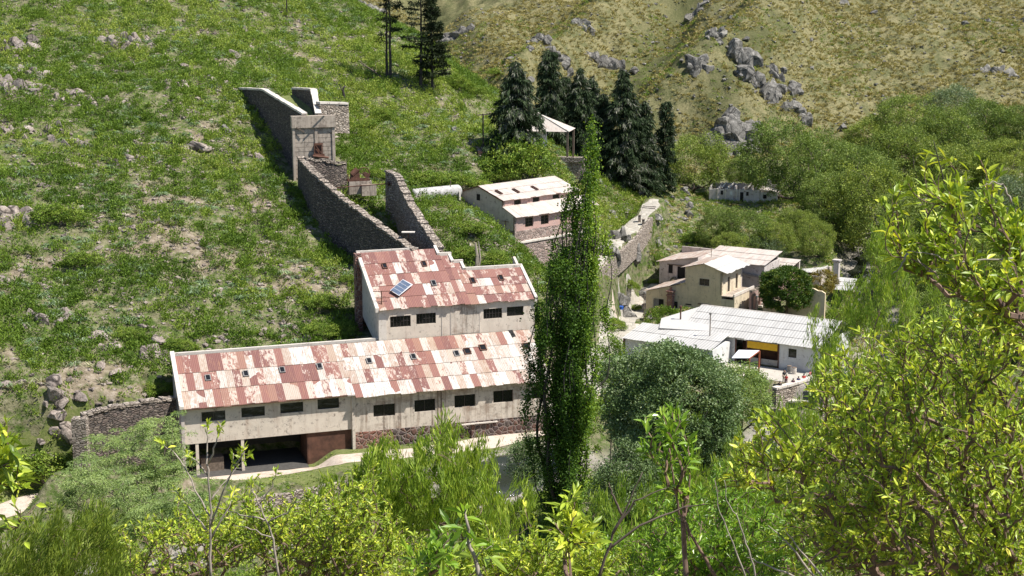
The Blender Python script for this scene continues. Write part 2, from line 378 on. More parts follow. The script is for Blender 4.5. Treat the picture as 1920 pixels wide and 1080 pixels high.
# ------------------------------------------------------------------ the lie of the land
A0 = 18.3                                                     # bearing of the big sheds' fronts
B0 = np.array([-17.16, 155.34])                               # shed frame origin (step in its front wall)
eu = np.array([math.cos(RAD(A0)), math.sin(RAD(A0))]); ev = np.array([-eu[1], eu[0]])
def L2W(u, v): return B0 + u*eu + v*ev
HN = np.array([-.314, .949]); F0 = L2W(-18.3, 7.65)
def hillz(x, y): return 8 + .37*((x-F0[0])*HN[0] + (y-F0[1])*HN[1])
ctrl = []
for xx in (-150, -115, -85, -62, -45):
    for yy in (140, 165, 190, 215, 240, 265):
        z = hillz(xx, yy)
        if 3 < z < 52: ctrl.append((xx, yy, z))
def cp(px, py, D): ctrl.append(tuple(atY(px, py, D)))
for a in [(565,380,200),(450,240,217),(700,260,226),(640,60,270),(640,120,254),(760,110,258),(850,185,248),(900,240,243),(850,300,222),
          (640,0,290),(760,60,278),(850,130,268),(905,190,258),(500,60,262),(350,0,280),
          (940,262,240),(1040,302,240),(1030,330,228),(900,420,200),(930,470,196),(1000,500,196),(860,470,190),
          (820,380,208),(1200,378,262),(1130,400,245),(1180,440,246),(1150,500,228),(1240,470,246),(1290,420,262),
          (1200,510,230),(1145,560,218),
          (870,130,350),(850,60,400),(800,20,440),(690,5,470),
          (960,120,375),(950,60,400),(950,5,440),
          (1100,200,365),(1100,100,395),(1100,5,440),
          (1250,200,355),(1250,100,382),(1250,5,415),(1400,200,352),(1400,100,372),(1400,5,405),
          (1550,210,362),(1550,100,390),(1550,5,424),(1700,210,366),(1700,100,394),(1700,5,428),(1900,210,366),(1900,100,394),(1900,5,430),
          (1320,300,340),(1440,300,340),(1440,400,283),(1330,385,290),(1560,400,300),(1350,470,250),(1500,470,250)]: cp(*a)
ctrl += [(-70,330,28),(-45,345,27),(-20,330,24),(0,310,22),(12,290,19),(25,290,15),(40,310,9),(60,330,9),(85,345,11),(115,350,12),(145,345,15),
         (70,250,2),(90,290,7),(110,250,8),(140,280,20),(45,262,4),
         (-100,430,70),(0,520,85),(100,520,95),(200,480,80),(200,400,48),(200,330,30),(-180,400,90),(-100,320,56),(-60,305,44),
         (-180,150,30),(-180,220,60)]
for xx in (-70, -35, 0, 35):
    for yy, z in ((-30, 62), (0, 48.0), (30, 34.8), (60, 21.5), (90, 8.5), (112, 0.5)): ctrl.append((xx, yy, z + (2 if yy > 100 and xx < -30 else 0)))
ctrl += [(70,0,48),(70,60,26),(70,110,14),(60,150,3),(62,185,0),(80,200,8),(105,120,30),(105,200,20),(105,0,50),(-110,0,50),(-110,60,26),(-110,100,8),
         (-80,112,-3),(-70,122,-2.8),(-58,128,-2.6),(-40,130,-3.4),(-20,133,-3),(-45,137,-2.2),(-30,141,-1.8),(-60,131,-2.3),(-17,144,-1.6),(5,140,-3),(22,160,-2.5),(40,178,-3),(55,205,-3),(60,232,-2.5),
         (10,180,0.6),(14,200,.2),(20,190,0),(30,200,0),(40,190,0),(28,222,.4),(40,215,.4),(48,240,0),(-8,190,13),(-2,188,10),(8,196,5),(12,215,6),(5,205,9),(-3,180,9)]
C_ = np.array(ctrl, float)
def _U(r2): return np.where(r2 > 1e-9, r2*np.log(np.maximum(r2, 1e-9)), 0)
_sc = 100.0; Pn = C_[:, :2]/_sc; nC = len(C_)
K = _U(((Pn[:, None]-Pn[None])**2).sum(-1)) + np.eye(nC)*.004
Pm = np.c_[np.ones(nC), Pn]
sol = np.linalg.solve(np.block([[K, Pm], [Pm.T, np.zeros((3, 3))]]), np.r_[C_[:, 2], np.zeros(3)])
def tps(x, y):
    x = np.atleast_1d(np.asarray(x, float)); y = np.atleast_1d(np.asarray(y, float)); out = np.empty(x.shape)
    xf, yf, of = x.ravel()/_sc, y.ravel()/_sc, out.ravel()
    for i in range(0, len(xf), 40000):
        q = np.c_[xf[i:i+40000], yf[i:i+40000]]
        of[i:i+40000] = _U(((q[:, None]-Pn[None])**2).sum(-1)) @ sol[:nC] + sol[nC] + q @ sol[nC+1:]
    return of.reshape(x.shape)
# value noise
_G = np.random.default_rng(3).random((256, 256))
def vnoise(x, y):
    xi, yi = np.floor(x).astype(int), np.floor(y).astype(int); fx, fy = x-xi, y-yi
    fx, fy = fx*fx*(3-2*fx), fy*fy*(3-2*fy)
    g = lambda a, b: _G[a & 255, b & 255]
    return (g(xi,yi)*(1-fx)+g(xi+1,yi)*fx)*(1-fy) + (g(xi,yi+1)*(1-fx)+g(xi+1,yi+1)*fx)*fy
def fbm(x, y, o=4):
    s, a, t_ = 0, .5, 0
    for k in range(o): s = s + a*vnoise(x*2**k + 17*k, y*2**k + 31*k); t_ += a; a *= .5
    return s/t_
def seg_dist(x, y, P):
    """distance to polyline P [(x,y,z)] and the z of the nearest point"""
    best = np.full(x.shape, 1e9); zz = np.zeros(x.shape)
    for (ax, ay, az), (bx, by, bz) in zip(P[:-1], P[1:]):
        dx, dy = bx-ax, by-ay; t_ = np.clip(((x-ax)*dx+(y-ay)*dy)/(dx*dx+dy*dy), 0, 1)
        d = np.hypot(x-ax-t_*dx, y-ay-t_*dy); m = d < best
        best = np.where(m, d, best); zz = np.where(m, az+t_*(bz-az), zz)
    return best, zz
def sstep(a, b, v): t_ = np.clip((v-a)/(b-a), 0, 1); return t_*t_*(3-2*t_)
RIDGES = [([atY(*q) for q in ((1150,262,350),(1240,222,354),(1320,165,364),(1395,105,377),(1430,50,392),(1490,0,408))], 7.5, 7), ([atY(*q) for q in ((1090,235,352),(1170,170,366),(1225,90,388),(1270,0,412),(1290,-30,425))], -7.0, 8),
          ([atY(*q) for q in ((950,190,345),(1010,130,370),(1090,60,398),(1160,0,424))], 7.5, 7), ([atY(*q) for q in ((880,175,328),(860,90,380),(820,20,430),(800,-20,460))], -6.5, 9),
          ([atY(*q) for q in ((1370,290,345),(1385,220,352),(1440,150,366),(1500,90,384))], 3.0, 6), ([atY(*q) for q in ((700,40,440),(760,0,460),(790,-30,480))], 4, 9)]
def LW3(u, v, z): p = L2W(u, v); return (p[0], p[1], z)
ROAD = [(-95,104,-1.5),(-75,120,-1.8),(-56,130,-1.9), tuple(atZ(60,938,-1.9)), tuple(atZ(150,926,-1.8)), tuple(atZ(300,908,-1.5)), tuple(atZ(470,886,-.8)), tuple(atZ(640,862,0)),
        tuple(atZ(800,846,0.1)), tuple(atZ(930,824,0.3)), tuple(atZ(1040,786,.5)), tuple(atZ(1110,720,.4)), tuple(atZ(1145,650,.0)), tuple(atZ(1175,605,-.5))]
RIVER = [(-120,90,-4.4),(-75,112,-4.4), (-50,121,-4.3), tuple(atZ(420,1030,-4.2)), tuple(atZ(560,1005,-4.0)), tuple(atZ(760,972,-3.4)), tuple(atZ(960,920,-3.5)),
         tuple(atZ(1150,880,-3.5)), tuple(atZ(1400,850,-3.8)), tuple(atZ(1600,740,-3.6)), tuple(atZ(1660,640,-3.4)), tuple(atZ(1630,560,-3)), (62,262,-2), (72,290,1), (90,320,5)]
PATH = [tuple(atZ(1178,600,-.5)), tuple(atZ(1195,570,.0)), tuple(atZ(1222,545,1.0)), tuple(atZ(1235,530,1.9))]
UPATH = [tuple(atZ(1228,372,13.2)), tuple(atZ(1212,400,12.0)), tuple(atZ(1180,430,10.2)), tuple(atZ(1155,452,9.6)), tuple(atZ(1120,490,9.0)), tuple(atZ(1085,520,9.0))]
CL = -31.0; cu = np.array([math.cos(RAD(CL)), math.sin(RAD(CL))]); cv = np.array([-cu[1], cu[0]])
WH = np.array([35.5, 190.42]); YH = np.array([32.28, 222.64])
def rectmask(x, y, O, e1, e2, u0, u1, v0, v1, f):
    u = (x-O[0])*e1[0]+(y-O[1])*e1[1]; v = (x-O[0])*e2[0]+(y-O[1])*e2[1]
    d = np.maximum(np.maximum(u0-u, u-u1), np.maximum(v0-v, v-v1))
    return 1-sstep(0, f, np.maximum(d, 0))
PADS = [  # origin, axes, rect, z, falloff
    (B0, eu, ev, (-3, 24, -8.0, 6.0), .05, 3),
    (B0, eu, ev, (-19.5, -5, -2.0, 6.5), -1.35, 3),
    (B0, eu, ev, (4.5, 23, 7.9, 16), 9.4, 1.5),
    (WH, cu, cv, (-22, 8, -6.5, 9), 0.0, 3),
    (YH, cu, cv, (-5.5, 9, -1.5, 26), .4, 2.5),
    (YH, cu, cv, (-14.5, -6.5, -5, 6), -1.05, 2.0),
    (YH, cu, cv, (-10, -2, 11, 19), 2.2, 2),
    ((40.4, 291.8), cu*0+np.array([.97,-.24]), np.array([.24,.97]), (-3, 16, -1.5, 9), 8.0, 4),
]
def ground(x, y, detail=True):
    x = np.asarray(x, float); y = np.asarray(y, float); sh = x.shape; x = np.atleast_1d(x); y = np.atleast_1d(y)
    z = tps(x, y)
    if detail:
        far = sstep(300, 345, y)*sstep(-80, -20, x + (y-300)*.5)
        z = z + (fbm(x*.09, y*.09, 3)-.5)*2.4*sstep(120, 150, y) + (fbm(x*.35, y*.35, 3)-.5)*1.0
        # gullies and spurs running down the dry hillside
        rg = np.abs(((x*.9 + y*.35 + 9*fbm(x*.03+5, y*.03, 3))/17) % 2 - 1)
        fr2 = sstep(300, 335, y)*sstep(-110, -60, x + (y-300)*.5)
        for Pp, hh_, ww_ in RIDGES:
            dd_, _z = seg_dist(x, y, Pp); z = z + fr2*hh_*np.exp(-(dd_/ww_)**2)
        z = z + far*(rg*2.6-1.3)*(1-.75*sstep(70, 110, x)) + far*(fbm(x*.15, y*.15, 4)-.5)*3.4 + far*(fbm(x*.5, y*.5, 3)-.5)*1.3
    for P, r0, r1, lift in ((RIVER, 2.2, 8, 0), (ROAD, 2.3, 5.5, 0), (PATH, 1.6, 3.5, 0), (UPATH, 1.4, 3.5, 0)):
        d, zz = seg_dist(x, y, P); k = 1-sstep(r0, r1, d); z = z*(1-k) + zz*k
    for O, e1, e2, R, zp, f in PADS:
        k = rectmask(x, y, O, e1, e2, *R, f); z = z*(1-k) + zp*k
    return z.reshape(sh) if sh else float(z[0])
# tables for quick look-ups
_gx = np.arange(-190, 215, .75); _gy = np.arange(-35, 500, .75)
_GX, _GY = np.meshgrid(_gx, _gy, indexing='ij'); _GZ = ground(_GX, _GY)
def gz(x, y):
    fx = np.clip((np.asarray(x, float)+190)/.75, 0, len(_gx)-2.001); fy = np.clip((np.asarray(y, float)+35)/.75, 0, len(_gy)-2.001)
    i, j = fx.astype(int), fy.astype(int); a, b = fx-i, fy-j
    return (_GZ[i,j]*(1-a)+_GZ[i+1,j]*a)*(1-b) + (_GZ[i,j+1]*(1-a)+_GZ[i+1,j+1]*a)*b
def gnormal(x, y):
    e = 1.0; return np.stack([-(gz(x+e, y)-gz(x-e, y))/(2*e), -(gz(x, y+e)-gz(x, y-e))/(2*e), np.ones_like(np.asarray(x, float))], -1)
def onground(px, py, z0=10):
    """where the ray through a pixel meets the land"""
    r = ray(px, py); s = np.linspace(20, 560, 5400); p = np.array([0, 0, CH]) + r[None]*s[:, None]/r[1]
    h = p[:, 2]-gz(p[:, 0], p[:, 1]); k = np.argmax(h < 0)
    return p[k] if h[k] < 0 else p[-1]
# how dry the slope is (1 = straw-yellow far hill, 0 = green)
def dryness(x, y):
    yc = np.interp(x, [-200, -60, -33, -5, 10, 25, 45, 200], [440, 345, 305, 275, 275, 300, 333, 336])
    return sstep(-4, 10, y-yc + 8*(fbm(x*.05, y*.05)-.5))
def lushness(x, y):
    """how thick the herbs stand: bare stony patches are low"""
    n = .62*fbm(x*.11+3, y*.11, 4) + .38*fbm(x*.42+11, y*.42+5, 3)
    up = sstep(165, 235, y)
    bd = np.abs(((hillz(x, y)/4.3 + 1.5*fbm(x*.035, y*.035, 3)) % 1)-.5)      # old terraces and stony ledges along the contours
    n = n - .13*(1-sstep(.05, .11, bd))*(x < -32)*(fbm(x*.09+9, y*.09, 2) > .42)
    return np.clip(sstep(.33, .44, n + .10*up - .02*(x < -38)*(y > 205)), 0, 1)
def foldness(x, y):
    """greener growth and painted-in shade in the gullies and on the left flanks of the spurs"""
    f = np.zeros(np.shape(x))
    for Pp, hh_, ww_ in RIDGES:
        if hh_ < 0: d, _ = seg_dist(x, y, Pp); f = np.maximum(f, np.exp(-(d/8)**2))
        else: d, _ = seg_dist(x+5.5, y+1.5, Pp); f = np.maximum(f, .8*np.exp(-(d/4.5)**2))
    return np.clip(f*(.4+1.2*fbm(x*.15, y*.15, 3)), 0, 1)*sstep(295, 330, y)
# the sheet itself: a polar grid about the viewpoint, finer where it is seen from near
th = np.linspace(RAD(-40), RAD(40), 780); rr = np.r_[np.linspace(-22, 60, 60), np.exp(np.linspace(math.log(61.5), math.log(560), 900))]
TH_, R_ = np.meshgrid(th, rr, indexing='ij')
GXX = np.tan(TH_)*(np.abs(R_)+25)*.9; GYY = R_
ZZ = ground(GXX, GYY)
nT, nR = GXX.shape; idx = np.arange(nT*nR).reshape(nT, nR)
q = np.stack([idx[:-1, :-1], idx[1:, :-1], idx[1:, 1:], idx[:-1, 1:]], -1).reshape(-1, 4)
V = np.stack([GXX, GYY, ZZ], -1).reshape(-1, 3)
def ground_mat():
    m, t, b, o = nt('hillside_ground')
    at = N(t, 'ShaderNodeAttribute', attribute_name='zone'); sep = N(t, 'ShaderNodeSeparateColor'); t.links.new(at.outputs['Color'], sep.inputs[0])
    v = coords(t)
    n1 = noise(t, v, .22, 9, .65); n2 = noise(t, v, 1.3, 8, .7); n3 = noise(t, v, 5, 6, .7)
    soil = ramp(t, n2, [(.3, (.13, .11, .07)), (.5, (.25, .205, .145)), (.68, (.40, .34, .27))])
    green = ramp(t, n2, [(.3, (.03, .05, .012)), (.5, (.075, .12, .025)), (.7, (.15, .18, .055))])
    n2s = noise(t, v, 2.4, 8, .75)
    straw = ramp(t, n2s, [(.3, (.095, .09, .042)), (.45, (.18, .165, .082)), (.6, (.275, .245, .13)), (.75, (.38, .335, .19))])
    strawg = ramp(t, n2s, [(.3, (.05, .06, .025)), (.5, (.12, .125, .055)), (.7, (.24, .215, .115))])
    straw = mix(t, ramp(t, n1, [(.42, g3(1)), (.56, g3(0))]), straw, strawg)
    straw = mix(t, at.outputs['Alpha'], straw, mix(t, .5, strawg, (.07, .075, .03)))  # darker green in the folds also puts their shade into the colour
    n4 = noise(t, v, .9, 7, .7)
    gr = mix(t, ramp(t, n4, [(.42, g3(0)), (.54, g3(1))]), green, soil)
    gr = mix(t, sep.outputs[1], soil, mix(t, .6, green, gr))
    c = mix(t, sep.outputs[0], gr, straw)
    c = mix(t, sep.outputs[2], c, ramp(t, n3, [(.3, (.20, .18, .15)), (.7, (.46, .42, .36))]))
    t.links.new(c, b.inputs['Base Color']); b.inputs['Roughness'].default_value = .95; b.inputs['Specular IOR Level'].default_value = .1
    hsum = mix(t, .5, n2, n3)
    bump(t, b, hsum, .9, .35)
    return m
M['ground'] = ground_mat()
g_ob = np_mesh('ground', V, q, M['ground'], smooth=True); g_ob['kind'] = 'structure'
dr = dryness(GXX, GYY).ravel(); lu = lushness(GXX, GYY).ravel(); rd, _ = seg_dist(GXX.ravel(), GYY.ravel(), RIVER)
a = g_ob.data.attributes.new('zone', 'FLOAT_COLOR', 'POINT'); cc = np.ones((len(dr), 4), np.float32)
cc[:, 0] = dr; cc[:, 1] = lu; cc[:, 2] = 1-sstep(2, 5, rd); cc[:, 3] = foldness(GXX.ravel(), GYY.ravel()); a.data.foreach_set('color', cc.ravel())

def ribbon(name, P, width, mat, lift=.07, wob=.35, step=.8, nw=7, seed=0):
    P = np.array(P, float); d = np.r_[0, np.cumsum(np.hypot(*(np.diff(P[:, :2], axis=0).T)))]
    s = np.arange(0, d[-1], step); X = np.interp(s, d, P[:, 0]); Y = np.interp(s, d, P[:, 1])
    k = np.ones(7)/7; Xs = np.convolve(np.pad(X, 3, 'edge'), k, 'valid'); Ys = np.convolve(np.pad(Y, 3, 'edge'), k, 'valid')
    tx, ty = np.gradient(Xs), np.gradient(Ys); l = np.hypot(tx, ty); nx, ny = -ty/l, tx/l
    wl = np.interp(s, np.linspace(0, d[-1], len(width)), width)/2
    off = np.linspace(-1, 1, nw)
    wv = wl[:, None] + wob*(vnoise(s*.45+seed, s*0+seed)[:, None]-.5)*2
    PX = Xs[:, None]+nx[:, None]*off*wv; PY = Ys[:, None]+ny[:, None]*off*wv
    PZ = ground(PX, PY)+lift - .05*(np.abs(off) > .99)[None]
    n = len(s); id_ = np.arange(n*nw).reshape(n, nw)
    f = np.stack([id_[:-1, :-1], id_[1:, :-1], id_[1:, 1:], id_[:-1, 1:]], -1).reshape(-1, 4)[:, ::-1]
    o = np_mesh(name, np.stack([PX, PY, PZ], -1).reshape(-1, 3), f, mat, smooth=True); o['kind'] = 'structure'
    return o
def dirt_mat():
    m, t, b, o = nt('dirt_road'); v = coords(t)
    n1 = noise(t, v, .5, 8, .7); n2 = noise(t, v, 4, 6, .7)
    c = ramp(t, n1, [(.3, (.40, .32, .25)), (.5, (.55, .46, .38)), (.7, (.64, .56, .47))])
    c = mix(t, ramp(t, n2, [(.35, g3(.5)), (.5, g3(0))]), c, (.28, .22, .16))
    t.links.new(c, b.inputs['Base Color']); b.inputs['Roughness'].default_value = .95; bump(t, b, n2, .5, .06); return m
def grassy(name, a_, b_, c_):
    m, t, b, o = nt(name); n2 = noise(t, coords(t), 2.2, 8, .75)
    t.links.new(ramp(t, n2, [(.3, a_), (.5, b_), (.7, c_)]), b.inputs['Base Color']); b.inputs['Roughness'].default_value = .95
    bump(t, b, n2, .8, .1); return m
M['dirt'] = dirt_mat(); M['lawn'] = grassy('short_grass', (.07, .10, .02), (.13, .155, .04), (.22, .21, .09))
ribbon('grass_verge', ROAD[:10], [9.5, 9, 8.5, 8.2, 8.2, 9.0, 10, 9.5, 7, 4], M['lawn'], .03, .8, step=.5, nw=31)
ribbon('road', ROAD, [2.6, 2.6, 2.4, 2.5, 3.0, 4.6, 3.9, 3.4, 3.6, 4.6, 5, 4.6, 4, 4.2], M['dirt'], .10, .3, step=.5, nw=15)
ribbon('stone_path', [ROAD[-4], ROAD[-3], ROAD[-2], ROAD[-1]] + PATH, [4.5, 4.5, 4.8, 5, 3.6, 3, 2.4], M['flag'], .14, .5, step=.5, nw=15)
ribbon('hill_path', UPATH, [2.2, 2.8, 3.2, 3, 2.6], M['flag'], .09, .4)
def wmat():
    m, t, b, o = nt('river_water'); b.inputs['Base Color'].default_value = (.03, .035, .025, 1); b.inputs['Roughness'].default_value = .08
    bump(t, b, noise(t, coords(t), 3, 4), .3, .05); return m
rv = ribbon('river', RIVER, [2.6, 2.4, 2.6, 2.6, 2.6], wmat(), .06, .9)
# paved yard of the white house
yd = MB(); 
for (u0, u1, v0, v1) in ((-12, 4.6, -6.3, -.25),): yd.box(u0, u1, v0, v1, -.3, .06)
yo = yd.build('yard_paving', M['paving'], kind='structure'); yo.location = (WH[0], WH[1], 0); yo.rotation_euler = (0, 0, RAD(CL))

# ------------------------------------------------------------------ buildings
def local(O, a, P):
    """world point -> local (x,y,z) of a thing at O turned by a"""
    d = np.array([P[0]-O[0], P[1]-O[1]]); c, s = math.cos(RAD(a)), math.sin(RAD(a))
    return np.array([d[0]*c+d[1]*s, -d[0]*s+d[1]*c, P[2]-(O[2] if len(O) > 2 else 0)])
def vplane(O, a, off, px, py):
    """local (x, z) where the pixel ray meets the upright plane local y = off"""
    r = ray(px, py); c, s = math.cos(RAD(a)), math.sin(RAD(a)); n = np.array([-s, c])
    k = (off + n @ np.array(O[:2]))/(n @ r[:2]); p = np.array([0, 0, CH]) + r*k
    l = local((O[0], O[1], 0), a, p); return l[0], p[2]
def roofhit(O, a, z0, slope, y0, px, py):
    """local (x, y) where the ray meets the roof plane z = z0 + slope*(y-y0)"""
    r = ray(px, py); c, s = math.cos(RAD(a)), math.sin(RAD(a)); n = np.array([-s, c])
    # CH + r2 k = z0 + slope*(n.(r k - O) - y0)
    k = (z0 - CH - slope*(n @ np.array(O[:2]) + y0))/(r[2] - slope*(n @ r[:2])); p = np.array([0, 0, CH]) + r*k
    l = local((O[0], O[1], 0), a, p); return l[0], l[1]
def roof_window(parent, x, y, z0, slope, y0, w_=.62, h_=.95, open_=False, mat='greyframe', name='skylight'):
    n = Vector((0, -slope, 1)).normalized(); t = Vector((0, 1, slope)).normalized(); c = Vector((x, y, z0+slope*(y-y0)))+n*.1
    X = Vector((1, 0, 0)); mb = MB()
    def pc(a, b, c_, d, z_=0.0, hh=.1):
        mb.prism([tuple(c+X*p+t*q_+n*z_) for p, q_ in ((a,c_),(b,c_),(b,d),(a,d))], tuple(n*hh))
    e = .09
    pc(-w_/2, w_/2, -h_/2, -h_/2+e); pc(-w_/2, w_/2, h_/2-e, h_/2); pc(-w_/2, -w_/2+e, -h_/2+e, h_/2-e); pc(w_/2-e, w_/2, -h_/2+e, h_/2-e)
    f = mb.build(name, M[mat], parent)
    p = MB(); p.prism([tuple(c+X*a_+t*b_+n*.01) for a_, b_ in ((-w_/2+e,-h_/2+e),(w_/2-e,-h_/2+e),(w_/2-e,h_/2-e),(-w_/2+e,h_/2-e))], tuple(n*.03))
    p.build('pane', M['blackglass'], f); return f

# ---- the long lower shed
O3 = (B0[0], B0[1], 0)
sh = thing('long_shed', 'long lower shed with patchy rust-red and white corrugated roof beside the dirt road', 'shed', O3, A0)
EZ, SL, DP = 6.3, (10.1-6.3)/7.65, 7.65
XR = 22.6
wl_ = MB()
hl = [(18.3-16.45, 18.3-13.95, 4.65, 5.7), (18.3-12.25, 18.3-9.75, 4.72, 5.78), (18.3-8.09, 18.3-5.6, 4.78, 5.9), (18.3-4.04, 18.3-1.67, 4.85, 6.0)]
pf = front(.25, -18.3)
wall_holes(wl_, 18.3, 2.62, 6.25, hl, pf, .3)
wl_.box(-18.3, 0, .25, .6, 2.3, 2.62)                       # deep edge beam under the hanging wall
wl_.build('wall', M['plaster'], sh, label='pale left half of the front wall hanging over the open bay')
wr_ = MB()
hr = [(2.07, 4.51, 3.5, 4.86), (6.71, 9.1, 3.62, 5.0), (11.31, 13.75, 3.72, 5.12), (15.86, 18.2, 3.85, 5.25), (20.5, 22.2, 3.9, 5.3)]
pr_ = front(0, 0)
wall_holes(wr_, XR, 1.95, 6.28, hr, pr_, .3)
wr_.box(XR-.3, XR, .3, DP, 1.5, 6.3)
wr_.build('wall', M['plaster_dirty'], sh, label='stained right half of the front wall standing on cobbles')
sw = MB()                                                    # left end wall, sloping top
sw.prism([(-18.6, .2, -2.5), (-18.6, DP, 3), (-18.6, DP, 10.2), (-18.6, .2, 6.35)], (.3, 0, 0))
sw.box(-18.6, -18.25, .1, .55, -3, 6.3)
sw.build('end_wall', M['greywash'], sh)
sb = MB(); sb.box(.0, 4.2, -.06, .3, -1.0, 1.95); sb.build('stone_base', M['redstone'], sh, label='red rubble left end of the stone base')
sb = MB(); sb.box(4.2, XR, -.06, .3, -1.0, 1.95); sb.box(13.2, 22, -.3, -.06, -1, 1.75); sb.build('stone_base', M['cobble'], sh, label='dark cobbled stone base with pale mortar')
pil = MB(); pil.box(-.32, .0, -.08, .5, -1, 6.2); pil.build('pilaster', M['plaster_dirty'], sh)
for x in (6.3*.0+9.35, 9.75):
    p_ = MB(); p_.box(x, x+.1, -.05, .0, 1.95, 6.2); p_.build('drain_pipe', M['wood'], sh)
ld = MB(); ld.box(12.0, 16.2, -.55, -.3, 1.75, 1.87); ld.build('ledge', M['cap'], sh)
# open bay under the left half
bay = MB(); bay.box(-18.2, -.35, 7.1, 7.4, -2.5, 6); bay.box(-.6, -.33, .6, 7.1, -2, 2.6); bay.box(-18.2, -.35, .6, 7.4, 2.62, 2.8); bay.build('bay_lining', M['tank_bay_dark'], sh)  # shade of the bay put into the dark lining colour
bf = MB(); bf.box(-18.2, -5.3, -.6, 7.1, -2.2, -1.22); bf.build('bay_floor', M['tank_bay_dark'], sh)  # floor coloured near-black to stand in for the bay's shade
dp = MB(); dp.box(-5.2, -.35, .45, .55, -1.6, 2.3); dp.build('bay_panel', M['rustdoor'], sh)
dp = MB(); dp.box(-5.25, -5.15, .45, 5, -2, 2.3); dp.build('bay_panel', M['rustdoor'], sh)
for x in (-12.4, -17.2): dp = MB(); dp.box(x, x+.32, .3, .62, -3, 2.3); dp.build('post', M['plaster'], sh)
cr = MB(); cr.box(-16.6, -14.2, 1.2, 2.4, -1.6, .3); cr.build('stored_crate', M['wood'], sh)
for i, h in enumerate(hl): window(sh, pf, *h, mull=0 if i else 1)
for h in hr: window(sh, pr_, *h, mull=1, glass='blackglass', inset=.16)
# stains and boards on the facade
rf = MB(); base = MB()
def under(x0, x1, y0, y1, z0, s, th=.08):
    base.prism([(x0,y0,z0+s*(y0-0)), (x1,y0,z0+s*(y0-0)), (x1,y1,z0+s*y1), (x0,y1,z0+s*y1)], (0,0,th))
under(-18.5, XR, -.25, DP, EZ+.02, SL)
base.build('roof_deck', M['wood'], sh)
sheets(rf, (-18.35, -.2, EZ+.1-.2*SL), (18.35, 0, 0), (0, DP+.1, (DP+.1)*SL), 22, 3, seed=5)
sheets(rf, (0, -.62, EZ+.1-.62*SL), (XR+.1, 0, 0), (0, DP+.5, (DP+.5)*SL), 27, 4, seed=9)
# heaps of bare white sheets on the right half, redder sheets on the left, as painted over the years
roofo = rf.build('roof', M['rustroof'], sh)
ta = roofo.data.attributes['tint']
cv_ = np.zeros(len(ta.data)*4, np.float32); ta.data.foreach_get('color', cv_); cv_ = cv_.reshape(-1, 4)
cx_ = np.array([p_.center.x for p_ in roofo.data.polygons]); cv_[:, 0] += np.interp(cx_, [-18, -6, 2, 20], [-.22, -.05, .16, .24]); ta.data.foreach_set('color', cv_.ravel())
cp_ = MB()
cp_.prism([(-18.75, -.35, EZ+.05), (-18.3, -.35, EZ+.05), (-18.3, DP+.2, EZ+.05+(DP+.55)*SL), (-18.75, DP+.2, EZ+.05+(DP+.55)*SL)], (0, 0, .3))
cp_.box(-18.75, 5.2, DP+.2, DP+.6, 9.6, 10.45)
cp_.build('parapet_cap', M['cap'], sh)
for (px, py) in ((390,712),(461,704),(529,697),(599,690),(692,680),(775,672),(856,666)):
    x, y = roofhit(O3, A0, EZ, SL, 0, px, py); roof_window(sh, x, y, EZ+.12, SL, 0)
for (px, py) in ((876,662),(905,655),(986,652)):
    x, y = roofhit(O3, A0, EZ, SL, 0, px, py); roof_window(sh, x, y, EZ+.12, SL, 0, .8, 1.0, mat='rust')
for (px, py, l_) in ((872,652,1.5),(882,667,1.3),(957,622,1.6),(963,634,1.2)):
    x, y = roofhit(O3, A0, EZ, SL, 0, px, py); nrm = Vector((0,-SL,1)).normalized(); t_ = Vector((0,1,SL)).normalized(); c_ = Vector((x,y,EZ+.13+SL*y))
    h_ = MB(); h_.prism([tuple(c_+Vector((a_,0,0))+t_*b_) for a_, b_ in ((-.28,-l_/2),(.28,-l_/2),(.28,l_/2),(-.28,l_/2))], tuple(nrm*.04)); h_.build('roof_hole', M['dark'], sh)
g4 = MB(); g4.tube([(-18.4,-.36,EZ-.0),(0,-.36,EZ+.0)], .07, 6); g4.build('gutter', M['rust'], sh)

# ---- the upper hall
uh = thing('upper_hall', 'tall hall with rust-red stepped roof and solar panel above the long shed', 'building', (*L2W(4.6, 7.65), 0), A0)
O4 = (*L2W(4.6, 7.65), 0); W4 = 18.8; E4 = 13.85; S4 = (18.7-13.85)/9.24; D4 = 9.24
f4 = MB(); h4 = [(24.25-22.9, 26.67-22.9, 11.6, 12.9), (27.33-22.9, 29.66-22.9, 11.75, 13.0), (35.4-22.9, 37.68-22.9, 11.8, 13.0), (38.27-22.9, 40.32-22.9, 11.92, 13.05)]
p4 = front(0, 0); wall_holes(f4, W4, 9.3, E4, h4, p4, .3); f4.build('front_wall', M['plaster'], uh)
for x in (.0, 7.45, 8.5, 12.0): pp = MB(); pp.box(x, x+(.9 if x == 0 else .07), -.05, .0, 9.9, E4); pp.build('pilaster', M['cap'], uh)
st4 = MB(); st4.box(8.6, 12.0, -.025, .0, 10.3, 13.8); st4.build('bricked_doorway', M['plaster_dirty'], uh)
s4 = MB(); s4.prism([(0,.3,9), (0,D4,11.5), (0,D4,E4+S4*D4), (0,.3,E4+S4*.3)], (.3,0,0)); s4.build('side_wall', M['greywash'], uh)
s5 = MB(); s5.prism([(W4-.3,.3,9), (W4-.3,7.2,9), (W4-.3,7.2,E4+S4*7.2), (W4-.3,.3,E4+S4*.3)], (.3,0,0)); s5.build('side_wall', M['plaster'], uh)
bp = MB(); bp.box(-.75, .0, D4-.9, D4+.1, 9, 18.8); bp.build('corner_pier', M['redstone'], uh)
